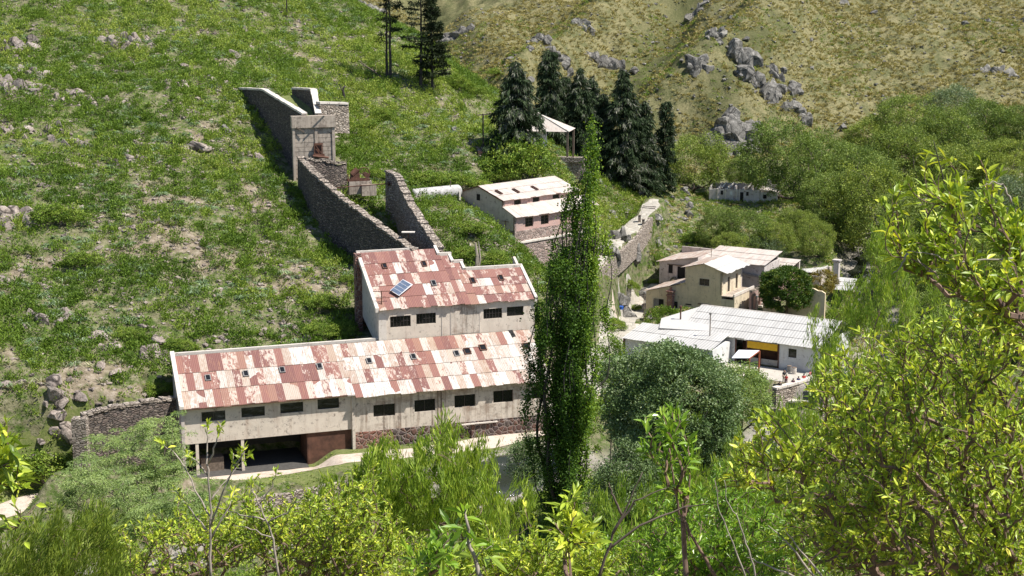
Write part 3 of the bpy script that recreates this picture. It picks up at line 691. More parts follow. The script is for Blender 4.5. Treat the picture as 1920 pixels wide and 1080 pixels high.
# outline of the stepped back edge, read off the roof
steps = [roofhit(O4, A0, E4, S4, 0, px, py) for (px, py) in ((820,469),(829,484),(845,480),(853,495),(867,494),(876,509),(966,503))]
yb = lambda x: D4 if x < steps[0][0] else (steps[1][1]+.1 if x < steps[2][0] else (steps[3][1]+.1 if x < steps[4][0] else steps[5][1]+.1))
XS = [0, steps[0][0], steps[2][0], steps[4][0], W4]
YS = [D4, steps[2][1], steps[4][1], steps[6][1]]
rf = MB(); bs = MB(); cpm = MB()
for i in range(4):
    x0, x1, y1 = XS[i], XS[i+1], YS[i]
    bs.prism([(x0,-.1,E4+.02-.1*S4), (x1,-.1,E4+.02-.1*S4), (x1,y1,E4+.02+S4*y1), (x0,y1,E4+.02+S4*y1)], (0,0,.08))
    if x1-x0 > .5:
        n_ = max(1, round((x1-x0)/.85)); sheets(rf, (x0,-.25,E4+.1-.25*S4), (x1-x0,0,0), (0,y1+.2,(y1+.2)*S4), n_, 5 if y1 > 8 else 4, seed=20+i)
    z_ = E4+S4*y1
    if i > 0: cpm.box(x0-.3, x1+.1, y1, y1+.4, z_-1.2, z_+.45)
    else: cpm.box(x0-.4, x0+7.2, y1, y1+.35, z_-.6, z_+.3)
    if i > 0:
        yp = YS[i-1]; cpm.prism([(x0-.35,y1,E4+S4*y1-1), (x0,y1,E4+S4*y1-1), (x0,yp+.4,E4+S4*yp-1), (x0-.35,yp+.4,E4+S4*yp-1)], (0,0,1.45))
cpm.prism([(W4-.05,-.3,E4-.3), (W4+.3,-.3,E4-.3), (W4+.3,YS[3]+.4,E4+S4*(YS[3])-.1), (W4-.05,YS[3]+.4,E4+S4*YS[3]-.1)], (0,0,.55))
cpm.prism([(-.4,-.3,E4-.3), (0,-.3,E4-.3), (0,D4+.3,E4+S4*D4-.2), (-.4,D4+.3,E4+S4*D4-.2)], (0,0,.5))
bs.build('roof_deck', M['wood'], uh); rf.build('roof', M['rustroof_red'], uh); cpm.build('parapet_cap', M['cap'], uh)
bw4 = MB()
for i in range(4): bw4.box(XS[i], XS[i+1], YS[i]-.02, YS[i]+.3, 9, E4+S4*YS[i]-.5)
bw4.build('back_wall', M['redstone'], uh)
for i, h in enumerate(h4): window(uh, p4, *h, mull=5 if i != 3 else 1, glass='blackglass', bars=1 if i != 3 else 0, inset=.14)
for (px, py, mt) in ((721,502,'rust'),(795,498,'rust'),(813,534,'greyframe'),(886,529,'rust'),(939,524,'rust')):
    x, y = roofhit(O4, A0, E4, S4, 0, px, py); roof_window(uh, x, y, E4+.12, S4, 0, .6, 1.0, mat=mt)
vm = MB(); x, y = roofhit(O4, A0, E4, S4, 0, 716, 578)
vm.tube([(.5,.5,E4),(.5,.5,E4+2)], .06); vm.beam((-.5,.5,E4+2),(1.9,.5,E4+1.9),.07,.07); vm.beam((-.2,.5,E4+1.3),(1,.5,E4+1.3),.05,.05); vm.build('roof_mast', M['rust'], uh)

# solar panel, tilted off the roof on legs
c4 = [Vector((*roofhit(O4, A0, E4+.35, S4, 0, px, py), 0)) for px, py in ((731,547),(748,557),(774,536),(755,526))]
for v_ in c4: v_.z = E4+.35+S4*v_.y
sp = thing('solar_panel', 'small solar panel with pale frame tilted on the rust-red upper roof', 'solar panel', O4, A0)
ctr = sum(c4, Vector())/4; n_ = (c4[1]-c4[0]).cross(c4[3]-c4[0]).normalized(); n_ = n_ if n_.z > 0 else -n_
mb = MB(); mb.prism([tuple(v_+n_*.16) for v_ in c4], tuple(n_*.05)); mb.build('panel_frame', M['alu'], sp)
mb = MB(); A_, B_, D_ = c4[0], c4[1]-c4[0], c4[3]-c4[0]
for i in range(4):
    for j in range(1):
        a0, a1 = .04, .96; b0, b1 = .03+i*.24, .03+i*.24+.215
        mb.prism([tuple(A_+B_*p+D_*q_+n_*.215) for p, q_ in ((a0,b0),(a1,b0),(a1,b1),(a0,b1))], tuple(n_*.012))
mb.build('solar_cells', M['pv'], sp)
for v_ in c4: mb = MB(); q_ = ctr+(v_-ctr)*.8; mb.tube([tuple(q_-Vector((0,0,.45))), tuple(q_+n_*.16)], .035); mb.build('leg', M['greyframe'], sp)

# ---- stone walls running down the hill
def stone_wall(name, label, P, base, th=.7, mat='drystone', cap=None, jag=.35, seed=1, cat='wall', step=.55, parent=None):
    """P: [(x,y,ztop)]; the wall stands on the land or goes down 'base' metres"""
    r = random.Random(seed); P = [Vector(p) for p in P]; L = [0]
    for a_, b_ in zip(P[:-1], P[1:]): L.append(L[-1]+(b_.xy-a_.xy).length)
    n = max(2, int(L[-1]/step)); pts = []
    for i in range(n+1):
        s_ = L[-1]*i/n; k = max(j for j in range(len(L)) if L[j] <= s_+1e-6); k = min(k, len(P)-2)
        t_ = (s_-L[k])/(L[k+1]-L[k]); pts.append(P[k].lerp(P[k+1], t_))
    mid = P[len(P)//2]; o = thing(name, label, cat, (mid.x, mid.y, 0)) if parent is None else parent
    V_, Fc = [], []
    for i, p in enumerate(pts):
        a_, b_ = pts[max(i-1,0)], pts[min(i+1,len(pts)-1)]; d = (b_-a_); d.z = 0; d.normalize(); nn = Vector((-d.y, d.x, 0))
        z1 = p.z + (r.random()-.5)*jag; lean = (r.random()-.5)*.08
        zb = min(float(gz(p.x, p.y))-1.2, p.z-1) if base is None else p.z-base
        for sgn in (-1, 1):
            for z_ in (zb, z1): q_ = p+nn*sgn*(th/2+lean + (.12 if z_ == zb else 0)); V_.append((q_.x-mid.x, q_.y-mid.y, z_))
    for i in range(len(pts)-1):
        b0 = i*4; b1 = b0+4
        Fc += [(b0, b1, b1+1, b0+1), (b0+2, b0+3, b1+3, b1+2), (b0+1, b1+1, b1+3, b0+3)]
    Fc += [(0,1,3,2), (len(pts)*4-4, len(pts)*4-2, len(pts)*4-1, len(pts)*4-3)]
    m_ = MB(); m_.add(V_, Fc); w_ = m_.build('masonry', M[mat], o)
    if cap:
        m_ = MB()
        i = 0
        while i < len(pts)-1:
            p, p2 = pts[i], pts[min(i+1, len(pts)-1)]; q0 = Vector((p.x-mid.x, p.y-mid.y, p.z+.02)); q1 = Vector((p2.x-mid.x, p2.y-mid.y, p2.z+.02))
            jj = r.random()*(.26 if jag > .08 else .04)
            m_.beam(q0+Vector((0,0,jj)), q1-(q1-q0)*.04+Vector((0,0,jj)), th+.15+r.random()*.15, .28); i += 1
        m_.build('coping', M[cap], o)
    return o
wa0 = L2W(11.0, 16.9); 
stone_wall('stone_wall', 'long dark dry-stone wall stepping down the green slope to the upper hall', [tuple(atZ(563,297,26.6)), tuple(atZ(590,327,25.4)), tuple(atZ(640,372,22.8)), tuple(atZ(700,416,20.8)), (wa0[0]-.5, wa0[1]+1.0, 18.9), (wa0[0]+.4, wa0[1]-.1, 18.7)], None, .75, 'drystone', 'palestone', .28, 3)
wb0 = L2W(14.3, 16.9)
stone_wall('stone_wall', 'short dry-stone wall from the machine down to the hall, right of the long one', [tuple(atY(727,323,198)), tuple(atY(745,330,196)), tuple(atY(775,392,185)), (wb0[0]+.2, wb0[1]+.2, 18.5)], None, .8, 'palestone', 'palestone', .25, 4)
stone_wall('stone_wall', 'ragged stone cross wall beside the rusty flywheel machine', [tuple(atY(572,300,201)), tuple(atY(606,303,202.5)), tuple(atY(624,306,203)), tuple(atY(648,309,204))], None, .7, 'drystone', 'palestone', .5, 5)
stone_wall('stone_wall', 'dark retaining wall left of the long shed behind feathery shrubs', [(*L2W(-18.9, 3.0), 6.5), tuple(atY(290,752,150.8)), tuple(atY(230,762,149)), tuple(atY(152,778,146.8))], None, .8, 'drystone', 'palestone', .2, 6)
pc = atY(150, 790, 146.2)
tw = thing('stone_pillar', 'pale rough stone pillar at the left end of the dark retaining wall', 'pillar', (pc[0], pc[1], 0)); mb = MB()
mb.prism([(-.75,-.6,-1),(.75,-.6,-1),(.75,.6,-1),(-.75,.6,-1)], (0,0,pc[2]+1.4)); mb.build('masonry', M['palestone'], tw)
stone_wall('river_wall', 'low stone river wall below the grass verge by the road', [tuple(atZ(470,936,-.1)), tuple(atZ(560,918,-.1)), tuple(atZ(640,902,-.1)), tuple(atZ(740,890,-.1)), tuple(atZ(860,872,0.1))], 2.6, .6, 'palestone', None, .3, 8)

# ---- the concrete loading chute and its side walls
D0 = 205.0; c0 = atY(550, 300, D0)
ch = thing('loading_chute', 'board-marked concrete loading chute above the dry-stone walls', 'ruin', (c0[0], c0[1], 0), A0)
OC = (c0[0], c0[1], 0)
X1, Z1 = vplane(OC, A0, 0, 628, 216); _, Z0 = vplane(OC, A0, 0, 550, 300); ZM = vplane(OC, A0, 0, 590, 239)[1]
mb = MB(); mb.box(0, X1, .25, .7, Z0-3, ZM); mb.box(.0, .35, .0, .25, Z0-3, ZM); mb.box(X1-.45, X1-.1, .02, .25, Z0-1, ZM); mb.box(3.1, 3.5, .05, .25, Z0-1, ZM)
for k in range(14): mb.box(.35, X1-.45, .17+.02*(k % 2), .25, Z0-2.6+k*.62, Z0-2.6+k*.62+.56)
mb.build('boarded_face', M['concrete'], ch)
mb = MB(); mb.box(-.1, X1+.1, -.15, .9, ZM, Z1); mb.build('head_beam', M['concrete'], ch)
fl_ = [local(OC, A0, atY(*q)) for q in ((571,214,206.3), (495,168,221), (552,166,224), (588,168,214), (597,214,208))]
mb = MB(); mb.prism([(fl_[0][0]+.6, 1.0, Z1-1.0), (fl_[1][0]+.8, fl_[1][1], Z1+1.2), (fl_[2][0]-.3, fl_[2][1]-1, Z1+1.4), (fl_[3][0]-.5, fl_[3][1], Z1+.2), (fl_[4][0]-.5, 1.0, Z1-1.0)], (0,0,.25)); mb.build('chute_fill', M['lawn'], ch)
mb = MB(); mb.beam((.5,-.1,Z1-1.5), (1.6,-.25,Z1-2.2), .14, .14); mb.build('loose_post', M['wood'], ch)
mb = MB(); mb.beam((4.6,-.2,Z1+.15),(3.3,-1.2,Z1+.3),.14,.14); mb.build('loose_post', M['wood'], ch)
mb = MB()                                                     # rusty gate gear at its foot
gx = vplane(OC, A0, 0, 597, 285)[0]
mb.box(gx-.8, gx+.8, -.35, -.1, Z0+.3, Z0+.75); mb.beam((gx-.6,-.3,Z0+.7),(gx-.6,-.3,Z0+2.2),.12,.12); mb.beam((gx+.5,-.3,Z0+.7),(gx+.5,-.3,Z0+2.3),.12,.12)
mb.beam((gx-.6,-.3,Z0+2.2),(gx+.6,-.3,Z0+2.2),.14,.14); mb.beam((gx-.6,-.3,Z0+2.2),(gx+.4,-.3,Z0+.8),.1,.1); mb.tube([(gx-.9,-.5,Z0+.5),(gx+1.3,-.6,Z0+.2)], .16, 8); mb.box(gx-.55, gx+.45, -.12, .1, Z0+.7, Z0+2.1)
mb.build('gate_gear', M['rust'], ch)
pt = [atY(550,216,D0), atY(572,213,D0+2.5), atY(495,168,221), atY(450,166,230)]
pt[0] = np.array([c0[0], c0[1], 0]) + np.array([*( -.05*np.array([eu[0],eu[1]]) + .6*np.array([ev[0],ev[1]])), Z1])
stone_wall('stone_wall', 'tall dry-stone side wall with pale coping leading up from the concrete chute', [tuple(atY(571,214,206.3)), tuple(atY(495,168,221)), tuple(atY(451,166,229))], None, .6, 'drystone', 'cap', .04, 11, step=1.2)
e0 = atY(597,214,208); e1 = atY(592,190,211.5); e2 = atY(588,168,214); e3 = atY(552,166,224)
stone_wall('stone_wall', 'pale-capped wall on the far side of the concrete chute', [tuple(e0), tuple(e1), tuple(e2), tuple(e3)], 5.5, .7, 'drystone', 'cap', .03, 12, step=1.2)
stone_wall('stone_wall', 'sunlit block wall with flat top right of the concrete chute', [tuple(atY(596,193,209.5)), tuple(atY(650,194,212))], 4.2, 1.2, 'palestone', 'cap', .05, 13, step=1.2)

# ---- rusty flywheel engine on its block
e_ = atY(672, 330, 200); ez = float(gz(e_[0], e_[1]))
en = thing('flywheel_engine', 'rusty stationary engine with spoked flywheel on a stone block', 'engine', (e_[0], e_[1], e_[2]-1.2), A0)
mb = MB(); mb.box(-1.4, 1.7, -.5, .5, -1.2, .55); mb.box(.2, 2.2, -1.2, -.5, -1.4, .1); mb.build('stone_block', M['concrete'], en)
mb = MB(); mb.box(-1.6, 1.5, -.5, .4, .55, .85); mb.box(-1.1, .1, -.35, .3, .85, 1.5); mb.tube([(-.9,-.05,1.4),(-.1,-.05,2.1)], .42, 12); mb.box(-.6, .0, -.3, .3, 1.3, 2.0); mb.tube([(1.1,-.3,1.3),(1.1,.5,1.3)], .35, 12); mb.beam((-1.5,-.3,.3),(-1.5,-.3,1.6),.15,.15); mb.build('engine_body', M['rust'], en)
mb = MB(); R_f = .82
ring = [(.75+R_f*math.cos(a_), .0, 1.5+R_f*math.sin(a_)) for a_ in np.linspace(0, 2*math.pi, 25)]
mb.tube(ring, .075, 6, False)
for k in range(6): a_ = k*math.pi/3; mb.tube([(.75,0,1.5),(.75+R_f*math.cos(a_),0,1.5+R_f*math.sin(a_))], .035, 5)
mb.tube([(.75,-.25,1.5),(.75,.25,1.5)], .12, 8); mb.build('flywheel', M['rust'], en)
s0, s1 = atY(606,354,196.5), atY(757,342,196.8)
shf = thing('line_shaft', 'rusty line shaft with pulley spanning between the two dry-stone walls', 'shaft', (s1[0]-1.4, s1[1], s1[2]-.4))
q0 = Vector(s0)-Vector(shf.location); q1 = Vector(s1)-Vector(shf.location)
mb = MB(); mb.tube([q0, q1], .07, 6); mb.build('shaft', M['rust'], shf); mb = MB(); mb.tube([q0.lerp(q1,.84), q0.lerp(q1,.9)], .42, 12); mb.tube([q0.lerp(q1,.8), q0.lerp(q1,.82)], .3, 10); mb.build('pulley', M['rust'], shf)
pz = atY(766, 466, 178)
pl = thing('sheet_post', 'thin rusty post with a small tin plate behind the upper hall', 'post', (pz[0], pz[1], pz[2]-.2)); mb = MB(); mb.tube([(0,0,-2.4),(0,0,2.2)], .06); mb.build('post', M['rust'], pl); mb = MB(); mb.box(-.8,.8,-.4,.4,2.2,2.28); mb.build('tin_plate', M['cap'], pl)

# ---- water tank on its cradle
tk0 = atY(772, 368, 207); tk1 = atY(862, 366, 212)
tk = thing('water_tank', 'long rusty white cylindrical tank on a cradle left of the pink house', 'tank', (tk0[0], tk0[1], tk0[2]), math.degrees(math.atan2(tk1[1]-tk0[1], tk1[0]-tk0[0])))
TL = math.hypot(tk1[0]-tk0[0], tk1[1]-tk0[1])
mb = MB(); mb.tube([(0,0,.1),(.12,0,.1),(.3,0,.1),(TL-.3,0,.1),(TL-.12,0,.1),(TL,0,.1)], [.35,.8,.92,.92,.8,.35], 20)
mb.build('tank_shell', M['tank'], tk, smooth=True)
for k in range(4):
    x = .7+k*(TL-1.4)/3; mb = MB(); mb.box(x-.13, x+.13, -1.06, -.84, -1.1, .2); mb.build('cradle_post', M['cap'], tk)
mb = MB(); mb.box(.2, TL-.2, -.8, .8, -2.4, -.8)
for k in range(6): x = .5+k*(TL-1)/5; mb.box(x-.15, x+.15, -1.0, -.8, -2.6, -.9)
mb.build('tank_base', M['tank_bay_dark'], tk)

# ---- pink house on its stone terrace
PA = 45.0; OP = (0.38, 205.0, 0)
pk = thing('pink_house', 'faded pink two-level house with pale tin roof on a stone base above the path', 'house', OP, PA)
LN = 17.0
pf5 = front(0, 0); hp = [(2.1, 3.7, 16.35, 17.7), (5.3, 6.9, 16.35, 17.7), (9.4, 10.9, 16.35, 17.7), (13.2, 14.7, 16.35, 17.7)]
mb = MB(); wall_holes(mb, LN, 16.0, 18.0, hp, pf5, .3); mb.build('front_wall', M['pinkwash'], pk)
for h in hp: window(pk, pf5, *h, mull=1, mat='wood', glass='blackglass', bars=2)
pu = front(2.3, 0); hu = [(2.2, 3.6, 19.3, 20.0), (6.0, 7.4, 19.3, 20.0), (10.2, 11.6, 19.3, 20.0)]
mb = MB(); wall_holes(mb, 15.5, 18.9, 20.25, hu, pu, .25); mb.build('clerestory_wall', M['pinkwash'], pk)
for h in hu: window(pk, pu, *h, mull=0, mat='wood', glass='blackglass')
mb = MB()   # gable end wall with small window and doorway
gp = lambda s_, z, d: (0+d, s_, z)
wall_holes(mb, 11.9, 16.0, 18.05, [(8.3, 10.0, 16.0, 18.05)], gp, .3)
mb.prism([(0,0,18.05),(0,11.9,18.05),(0,11.9,20.35),(0,7.2,21.75),(0,2.3,20.2),(0,2.3,19.1),(0,0,18.05)][:-1], (.3,0,0))
mb.build('gable_wall', M['greywash'], pk)
mb = MB(); mb.box(-.03, .1, 8.4, 9.9, 16, 18.0); mb.build('doorway', M['dark'], pk)
mb = MB(); mb.box(-.04, .0, 7.0, 7.7, 19.7, 20.6); mb.build('gable_window', M['dark'], pk)
mb = MB(); mb.box(LN-.3, LN, .3, 11.9, 14, 18.2); mb.box(15.2, 15.5, 2.3, 11.9, 18, 20.3); mb.box(0, 15.5, 11.6, 11.9, 15, 20.3); mb.build('far_wall', M['pinkwash'], pk)
mb = MB(); sheets(mb, (-.2,-.5,17.98), (LN+.4,0,0), (0,2.8,1.3), 16, 1, seed=31); mb.build('lean_to_roof', M['pinkroof'], pk)
mb = MB(); sheets(mb, (-.25,2.0,20.12), (16,0,0), (0,5.2,1.68), 15, 3, seed=32); sheets(mb, (-.25,12.3,20.2), (16,0,0), (0,-5.1,1.6), 15, 3, seed=33); mb.build('roof', M['pinkroof'], pk)
mb = MB(); mb.prism([(-.28,2.0,20.0),(-.28,7.2,21.68),(-.28,12.3,20.15),(-.28,12.3,20.3),(-.28,7.2,21.85),(-.28,2.0,20.18)], (.1,0,0)); mb.build('barge_board', M['rust'], pk)
mb = MB(); mb.box(-.02, LN+.05, -.06, .35, 14.5, 16.0); mb.box(-.06, .3, .35, 11.9, 14.5, 16.05); mb.build('stone_base', M['pinkstone'], pk)
mb = MB(); mb.box(-.5, LN+.5, -.5, .3, 14.25, 14.5); mb.build('ledge', M['cap'], pk)
mb = MB(); mb.box(-.35, LN+.3, -.35, .3, 6, 14.25); mb.box(-.38, .3, .3, 12, 8, 14.5); mb.build('terrace_wall', M['pinkstone'], pk)
for (px, py) in ((935,363),(967,360),(1002,355)):
    x, y = roofhit(OP, PA, 20.2, 1.55/4.9, 2.3, px, py); roof_window(pk, x, y, 20.3, 1.55/4.9, 2.3, .5, 1.3, mat='rust')
mb = MB(); mb.beam((-.2,1.0,17.3),(-.2,2.4,17.3),.06,.06); mb.beam((-.2,1.7,16.6),(-.2,1.7,17.5),.06,.06); mb.build('wall_bracket', M['rust'], pk)

# ---- open house with hipped roof among the conifers
ph0 = atY(1045, 300, 245)
hh = thing('hipped_house', 'small open-sided house with hipped pink tin roof half hidden by dark conifers', 'house', (ph0[0], ph0[1], ph0[2]), -12)
HB = 0
def pz_(px, py, off=0): x, z = vplane((ph0[0], ph0[1], 0), -12, off, px, py); return x, z-ph0[2]
xr, zr = pz_(1064, 247); xl = -8.5; xa, za = pz_(1012, 213, 3)
mb = MB()
rp = [(xl,-.3,zr),(xr+.3,-.3,zr),(xr+.3,6.3,zr),(xl,6.3,zr)]; ap = (xa-.3, 3, za+.1)
mb.add(rp+[ap, (xl+3,3,za+.1)], [(0,1,4,5),(1,2,4),(2,3,5,4),(3,0,5),(0,3,2,1)]); mb.build('roof', M['pinkroof'], hh)
mb = MB(); mb.tube([(xr+.3,-.3,zr+.05), ap], .12, 5); mb.build('ridge_cap', M['cap'], hh)
for x, y in ((xr, 0), (xr, 6), (xr-5.2, 0)): mb = MB(); mb.box(x-.15, x+.15, y-.15, y+.15, -.2, zr-.05); mb.build('post', M['wood' if x == xr else 'cap'], hh)
mb = MB(); mb.box(xl, xr-4.6, 1.6, 6, -.2, zr-.05); mb.build('wall', M['whitewash'], hh)
mb = MB(); mb.box(xr-5.6, xr-5.0, 1.5, 1.6, .2, zr-.8); mb.build('door', M['greyframe'], hh)
mb = MB(); mb.box(xr-2.8, xr-1.6, -.5, .0, -.9, .9); mb.build('brick_pier', M['brick'], hh)
mb = MB(); mb.box(xl, xr+3, -1.2, 7, -3.2, -.15); mb.build('terrace', M['palestone'], hh)
mb = MB(); mb.box(xr-2, xr+3, -1.5, -1.1, -.15, .65); mb.build('parapet', M['palestone'], hh)
mb = MB()
for k in range(7): mb.box(xr-4.5+k*.45, xr-3.6+k*.45, -2.2, -1.2, -2.6, -.3-k*.3)
mb.build('steps', M['cap'], hh)

# ---- the white yard house
OW = (WH[0], WH[1], 0)
wh = thing('white_house', 'low whitewashed house with white corrugated roof and yellow banner behind the yard', 'house', OW, CL)
pw = front(0, -8.2)
hw = [(8.2-6.2, 8.2-4.75, .0, 2.9), (8.2-4.55, 8.2-.15, 0, 3.15), (8.2+1.25, 8.2+2.38, 1.7, 2.9)]
mb = MB(); wall_holes(mb, 14.0, -.6, 3.5, [hw[2], (8.2-6.2, 8.2-.15, .0, 3.2)], pw, .3); mb.build('front_wall', M['whitewash'], wh)
window(wh, pw, *hw[2], mull=0, glass='glass')
mb = MB(); mb.box(-6.2, -.1, 2.4, 2.6, 0, 3.6); mb.build('porch_back', M['rustdoor'], wh)
mb = MB(); mb.box(-4.6, -.2, .9, 1.05, 0, .75); mb.build('low_wall', M['cap'], wh)
for x in (-6.2, -4.6, -.1): mb = MB(); mb.box(x-.08, x+.08, -.1, .06, 0, 3.3); mb.build('porch_post', M['rust'], wh)
mb = MB(); mb.box(-3.0, -2.85, .6, .7, 0, 2.1); mb.box(-4.3, -2.85, .6, .7, 2.0, 2.12); mb.build('gate_frame', M['rust'], wh)
mb = MB(); mb.box(-4.5, -.25, -.16, -.12, 2.32, 3.25)
mb.build('banner', M['yellowcloth'], wh, label='long plain yellow banner under the eave')
mb = MB(); mb.box(5.6, 5.8, 0, 11.4, -.6, 3.7); mb.box(-14.5, 5.8, 11.2, 11.4, -.6, 3.6); mb.box(-14.2, -14, 0, 11.4, -.6, 3.7); mb.box(-14, -8.2, .0, .2, -.6, 3.4); mb.build('rear_walls', M['whitewash'], wh)
RS = (5.75-3.55)/6.5
mb = MB(); sheets(mb, (-14.2,-.5,3.50), (20.4,0,0), (0,7,7*RS), 26, 4, ov=.1, jit=.008, seed=41); sheets(mb, (-14.2,12,3.9), (20.4,0,0), (0,-5.6,1.95), 26, 3, seed=42); mb.build('roof', M['whiteroof'], wh)
mb = MB(); mb.tube([(-14,6.5,5.87),(6.2,6.5,5.87)], .12, 6); mb.build('ridge_cap', M['cap'], wh)
# western wing: roof seen left, with a hip and its own eave
def wloc(px, py, z): return local(OW, CL, atZ(px, py, z))
a_, b_, c_, d_ = wloc(1176,602,3.9), wloc(1330,620,3.9), wloc(1345,652,3.0), wloc(1168,634,3.0)
wg = thing('west_wing', 'low white-roofed wing partly hidden behind the silver-leaved tree', 'outbuilding', OW, CL)
U_ = Vector(c_)-Vector(d_); U_.z = 0
mb = MB(); y0 = d_[1]; y1 = a_[1]; x0 = d_[0]; x1 = c_[0]
sheets(mb, (x0,y0-.3,3.0), (x1-x0,0,0), (0,y1-y0+.3,.95), 16, 2, seed=43); mb.build('roof', M['whiteroof'], wg)
mb = MB(); mb.box(x0+.3, x1, y0, y1, -.6, 2.95); mb.build('wall', M['whitewash'], wg)
mb = MB(); mb.box(x0+.1, x0+.35, y0-.15, y0, -.6, 3.0); mb.build('corner_post', M['rust'], wg)
e1 = wloc(1240,598,4.3); e2 = wloc(1316,575,5.2); e3 = wloc(1338,600,4.6); e4 = wloc(1330,622,3.9); e5 = wloc(1236,616,3.9)
cb = thing('corner_outbuilding', 'bright flat-roofed corner block with a rusty flue behind the white house', 'outbuilding', OW, CL)
mb = MB(); mb.prism([tuple(e5),tuple(e4),tuple(e3),tuple(e2),tuple(e1)], (0,0,.1)); mb.build('roof', M['brightroof'], cb)
mb = MB(); mb.prism([(p[0],p[1],-.5) for p in (e5,e4,e3,e2,e1)], (0,0,4.0)); mb.build('wall', M['whitewash'], cb)
fl = wloc(1276,598,4.5); mb = MB(); mb.tube([(fl[0],fl[1],4.2),(fl[0],fl[1],6.2)], .11, 8); mb.tube([(fl[0],fl[1],6.1),(fl[0],fl[1],6.35)], .2, 8); mb.build('flue_pipe', M['rust'], cb)
for nm, px, py, ztop, zb, lab in (('lamp_post', 1207, 602, 4.4, 0, 'thin dark post at the left corner by the stone path'), ('lamp_post', 1331, 628, 6.8, 3.9, 'grey post rising through the white roofs'), ('lamp_post', 1418, 598, 4.6, 1.2, 'short post with round head beside the yellow house steps')):
    q_ = atZ(px, py, zb); o = thing(nm, lab, 'post', (q_[0], q_[1], zb)); mb = MB(); mb.tube([(0,0,-.5),(0,0,ztop-zb)], .07, 6); mb.build('post', M['wood'], o)
    mb = MB(); mb.tube([(0,0,ztop-zb-.1),(0,0,ztop-zb+.15)], [.16,.2], 8); mb.build('lamp_head', M['greyframe'], o)
aw = thing('awning', 'small pale awning on orange-red posts beside the silver-leaved tree', 'awning', OW, CL)
q1, q2, q3, q4 = wloc(1385,657,2.9), wloc(1424,658,2.9), wloc(1405,672,2.5), wloc(1372,672,2.5)
mb = MB(); mb.prism([tuple(q4),tuple(q3),tuple(q2),tuple(q1)], (0,0,.08)); mb.build('canopy', M['whitecloth'], aw)
for q_ in (q2, q3): mb = MB(); mb.box(q_[0]-.09, q_[0]+.09, q_[1]-.09, q_[1]+.09, 0, q_[2]); mb.build('post', M['redwood'], aw)
mb = MB(); mb.beam(tuple(q3), tuple(q2), .12, .14); mb.build('rail', M['redwood'], aw)
stone_wall('yard_wall', 'stone retaining wall with white coping below the people in the yard', [tuple(atZ(1452,729,.25)), tuple(atZ(1490,719,.25)), tuple(atZ(1530,706,.25)), tuple(atZ(1570,694,.25))], 5, .6, 'palestone', 'cap', .03, 14, step=1.0)
kn = atZ(1496, 742, -1.4)
ki = thing('stone_oven', 'small stone hutch with slab roof built against the yard wall', 'hutch', (kn[0], kn[1]-.9, -4.2), CL+20)
mb = MB(); mb.box(-1.1,-.75,-.5,1.2,-1,2.3); mb.box(.75,1.1,-.5,1.2,-1,2.3); mb.box(-.75,.75,.9,1.2,-1,2.3); mb.build('masonry', M['palestone'], ki)
mb = MB(); mb.box(-.75,.75,.3,.4,-1,2.3); mb.build('opening', M['dark'], ki)
mb = MB(); mb.prism([(-1.4,-.9,2.3),(1.4,-.9,2.45),(1.4,1.4,2.75),(-1.4,1.4,2.6)], (0,0,.22)); mb.build('slab_roof', M['cap'], ki)
stone_wall('river_wall', 'lower pale stone bank falling from the yard to the river', [tuple(atZ(1440,765,-1.8)), tuple(atZ(1500,775,-1.9)), tuple(atZ(1560,760,-1.7))], 3.5, 1.2, 'palestone', None, .5, 15)

# ---- ochre two-storey house
OY = (YH[0], YH[1], 0)
yh = thing('ochre_house', 'weathered ochre two-storey house with white gabled tin roof and balcony', 'house', OY, CL)
py_ = front(0, -6.15)
mb = MB(); wall_holes(mb, 6.15, .0, 6.95, [(6.15-3.76, 6.15-2.08, 4.36, 5.45)], py_, .3)
mb.prism([(-6.15,0,6.95),(0,0,6.95),(-2.95,0,7.75)], (0,.3,0)); mb.build('gable_wall', M['yellow'], yh)
mb = MB(); mb.box(-3.9,-1.94,-.05,.0,5.45,5.58); mb.box(-3.9,-1.94,-.05,.0,4.23,4.36); mb.box(-3.9,-3.76,-.05,0,4.36,5.45); mb.box(-2.08,-1.94,-.05,0,4.36,5.45); mb.build('window_surround', M['cream'], yh)
window(yh, py_, 6.15-3.76, 6.15-2.08, 4.36, 5.45, mull=3, mat='wood', glass='blackglass')
ps = lambda s_, z, d: (0-d, s_, z)
mb = MB(); wall_holes(mb, 8.0, 3.2, 6.95, [(2.3, 3.2, 3.2, 5.6), (5.5, 6.3, 3.2, 5.6)], ps, .3); mb.build('upper_side_wall', M['cream'], yh)
for a0_ in (2.3, 5.5): mb = MB(); mb.box(-.3,-.2,a0_,a0_+.9,3.2,5.6); mb.build('door', M['dark'], yh)
mb = MB(); mb.box(-.3,.0,0.3,8,0,3.2); mb.box(0,1.9,.0,.3,0,2.6); mb.prism([(1.9,.0,0),(1.9,8.3,0),(1.9,8.3,2.2),(1.9,7.8,3.0),(1.9,0,3.0)], (.25,0,0)); mb.build('lower_side_wall', M['cream'], yh)
mb = MB(); mb.box(0,2.15,-.1,8,2.95,3.1); mb.build('balcony_floor', M['concrete'], yh)
mb = MB(); mb.box(1.95,2.15,-.1,8,3.1,3.5); mb.build('balcony_kerb', M['cap'], yh)
mb = MB(); mb.box(-6.15,-5.85,0.3,8,0,6.95); mb.box(-6.15,0,7.8,8.1,0,6.95); mb.build('rear_walls', M['greywash'], yh)
mb = MB(); sheets(mb, (0.9,-.35,6.62), (0,9,0), (-3.85,0,1.22), 9, 2, seed=51); rr1 = mb.build('roof', M['brightroof'], yh, label='bright white right slope of the roof')
mb = MB(); sheets(mb, (-6.6,-.35,6.9), (0,9,0), (3.65,0,.94), 9, 2, seed=52); mb.build('roof', M['mixroof'], yh, label='rust-stained left slope of the roof')
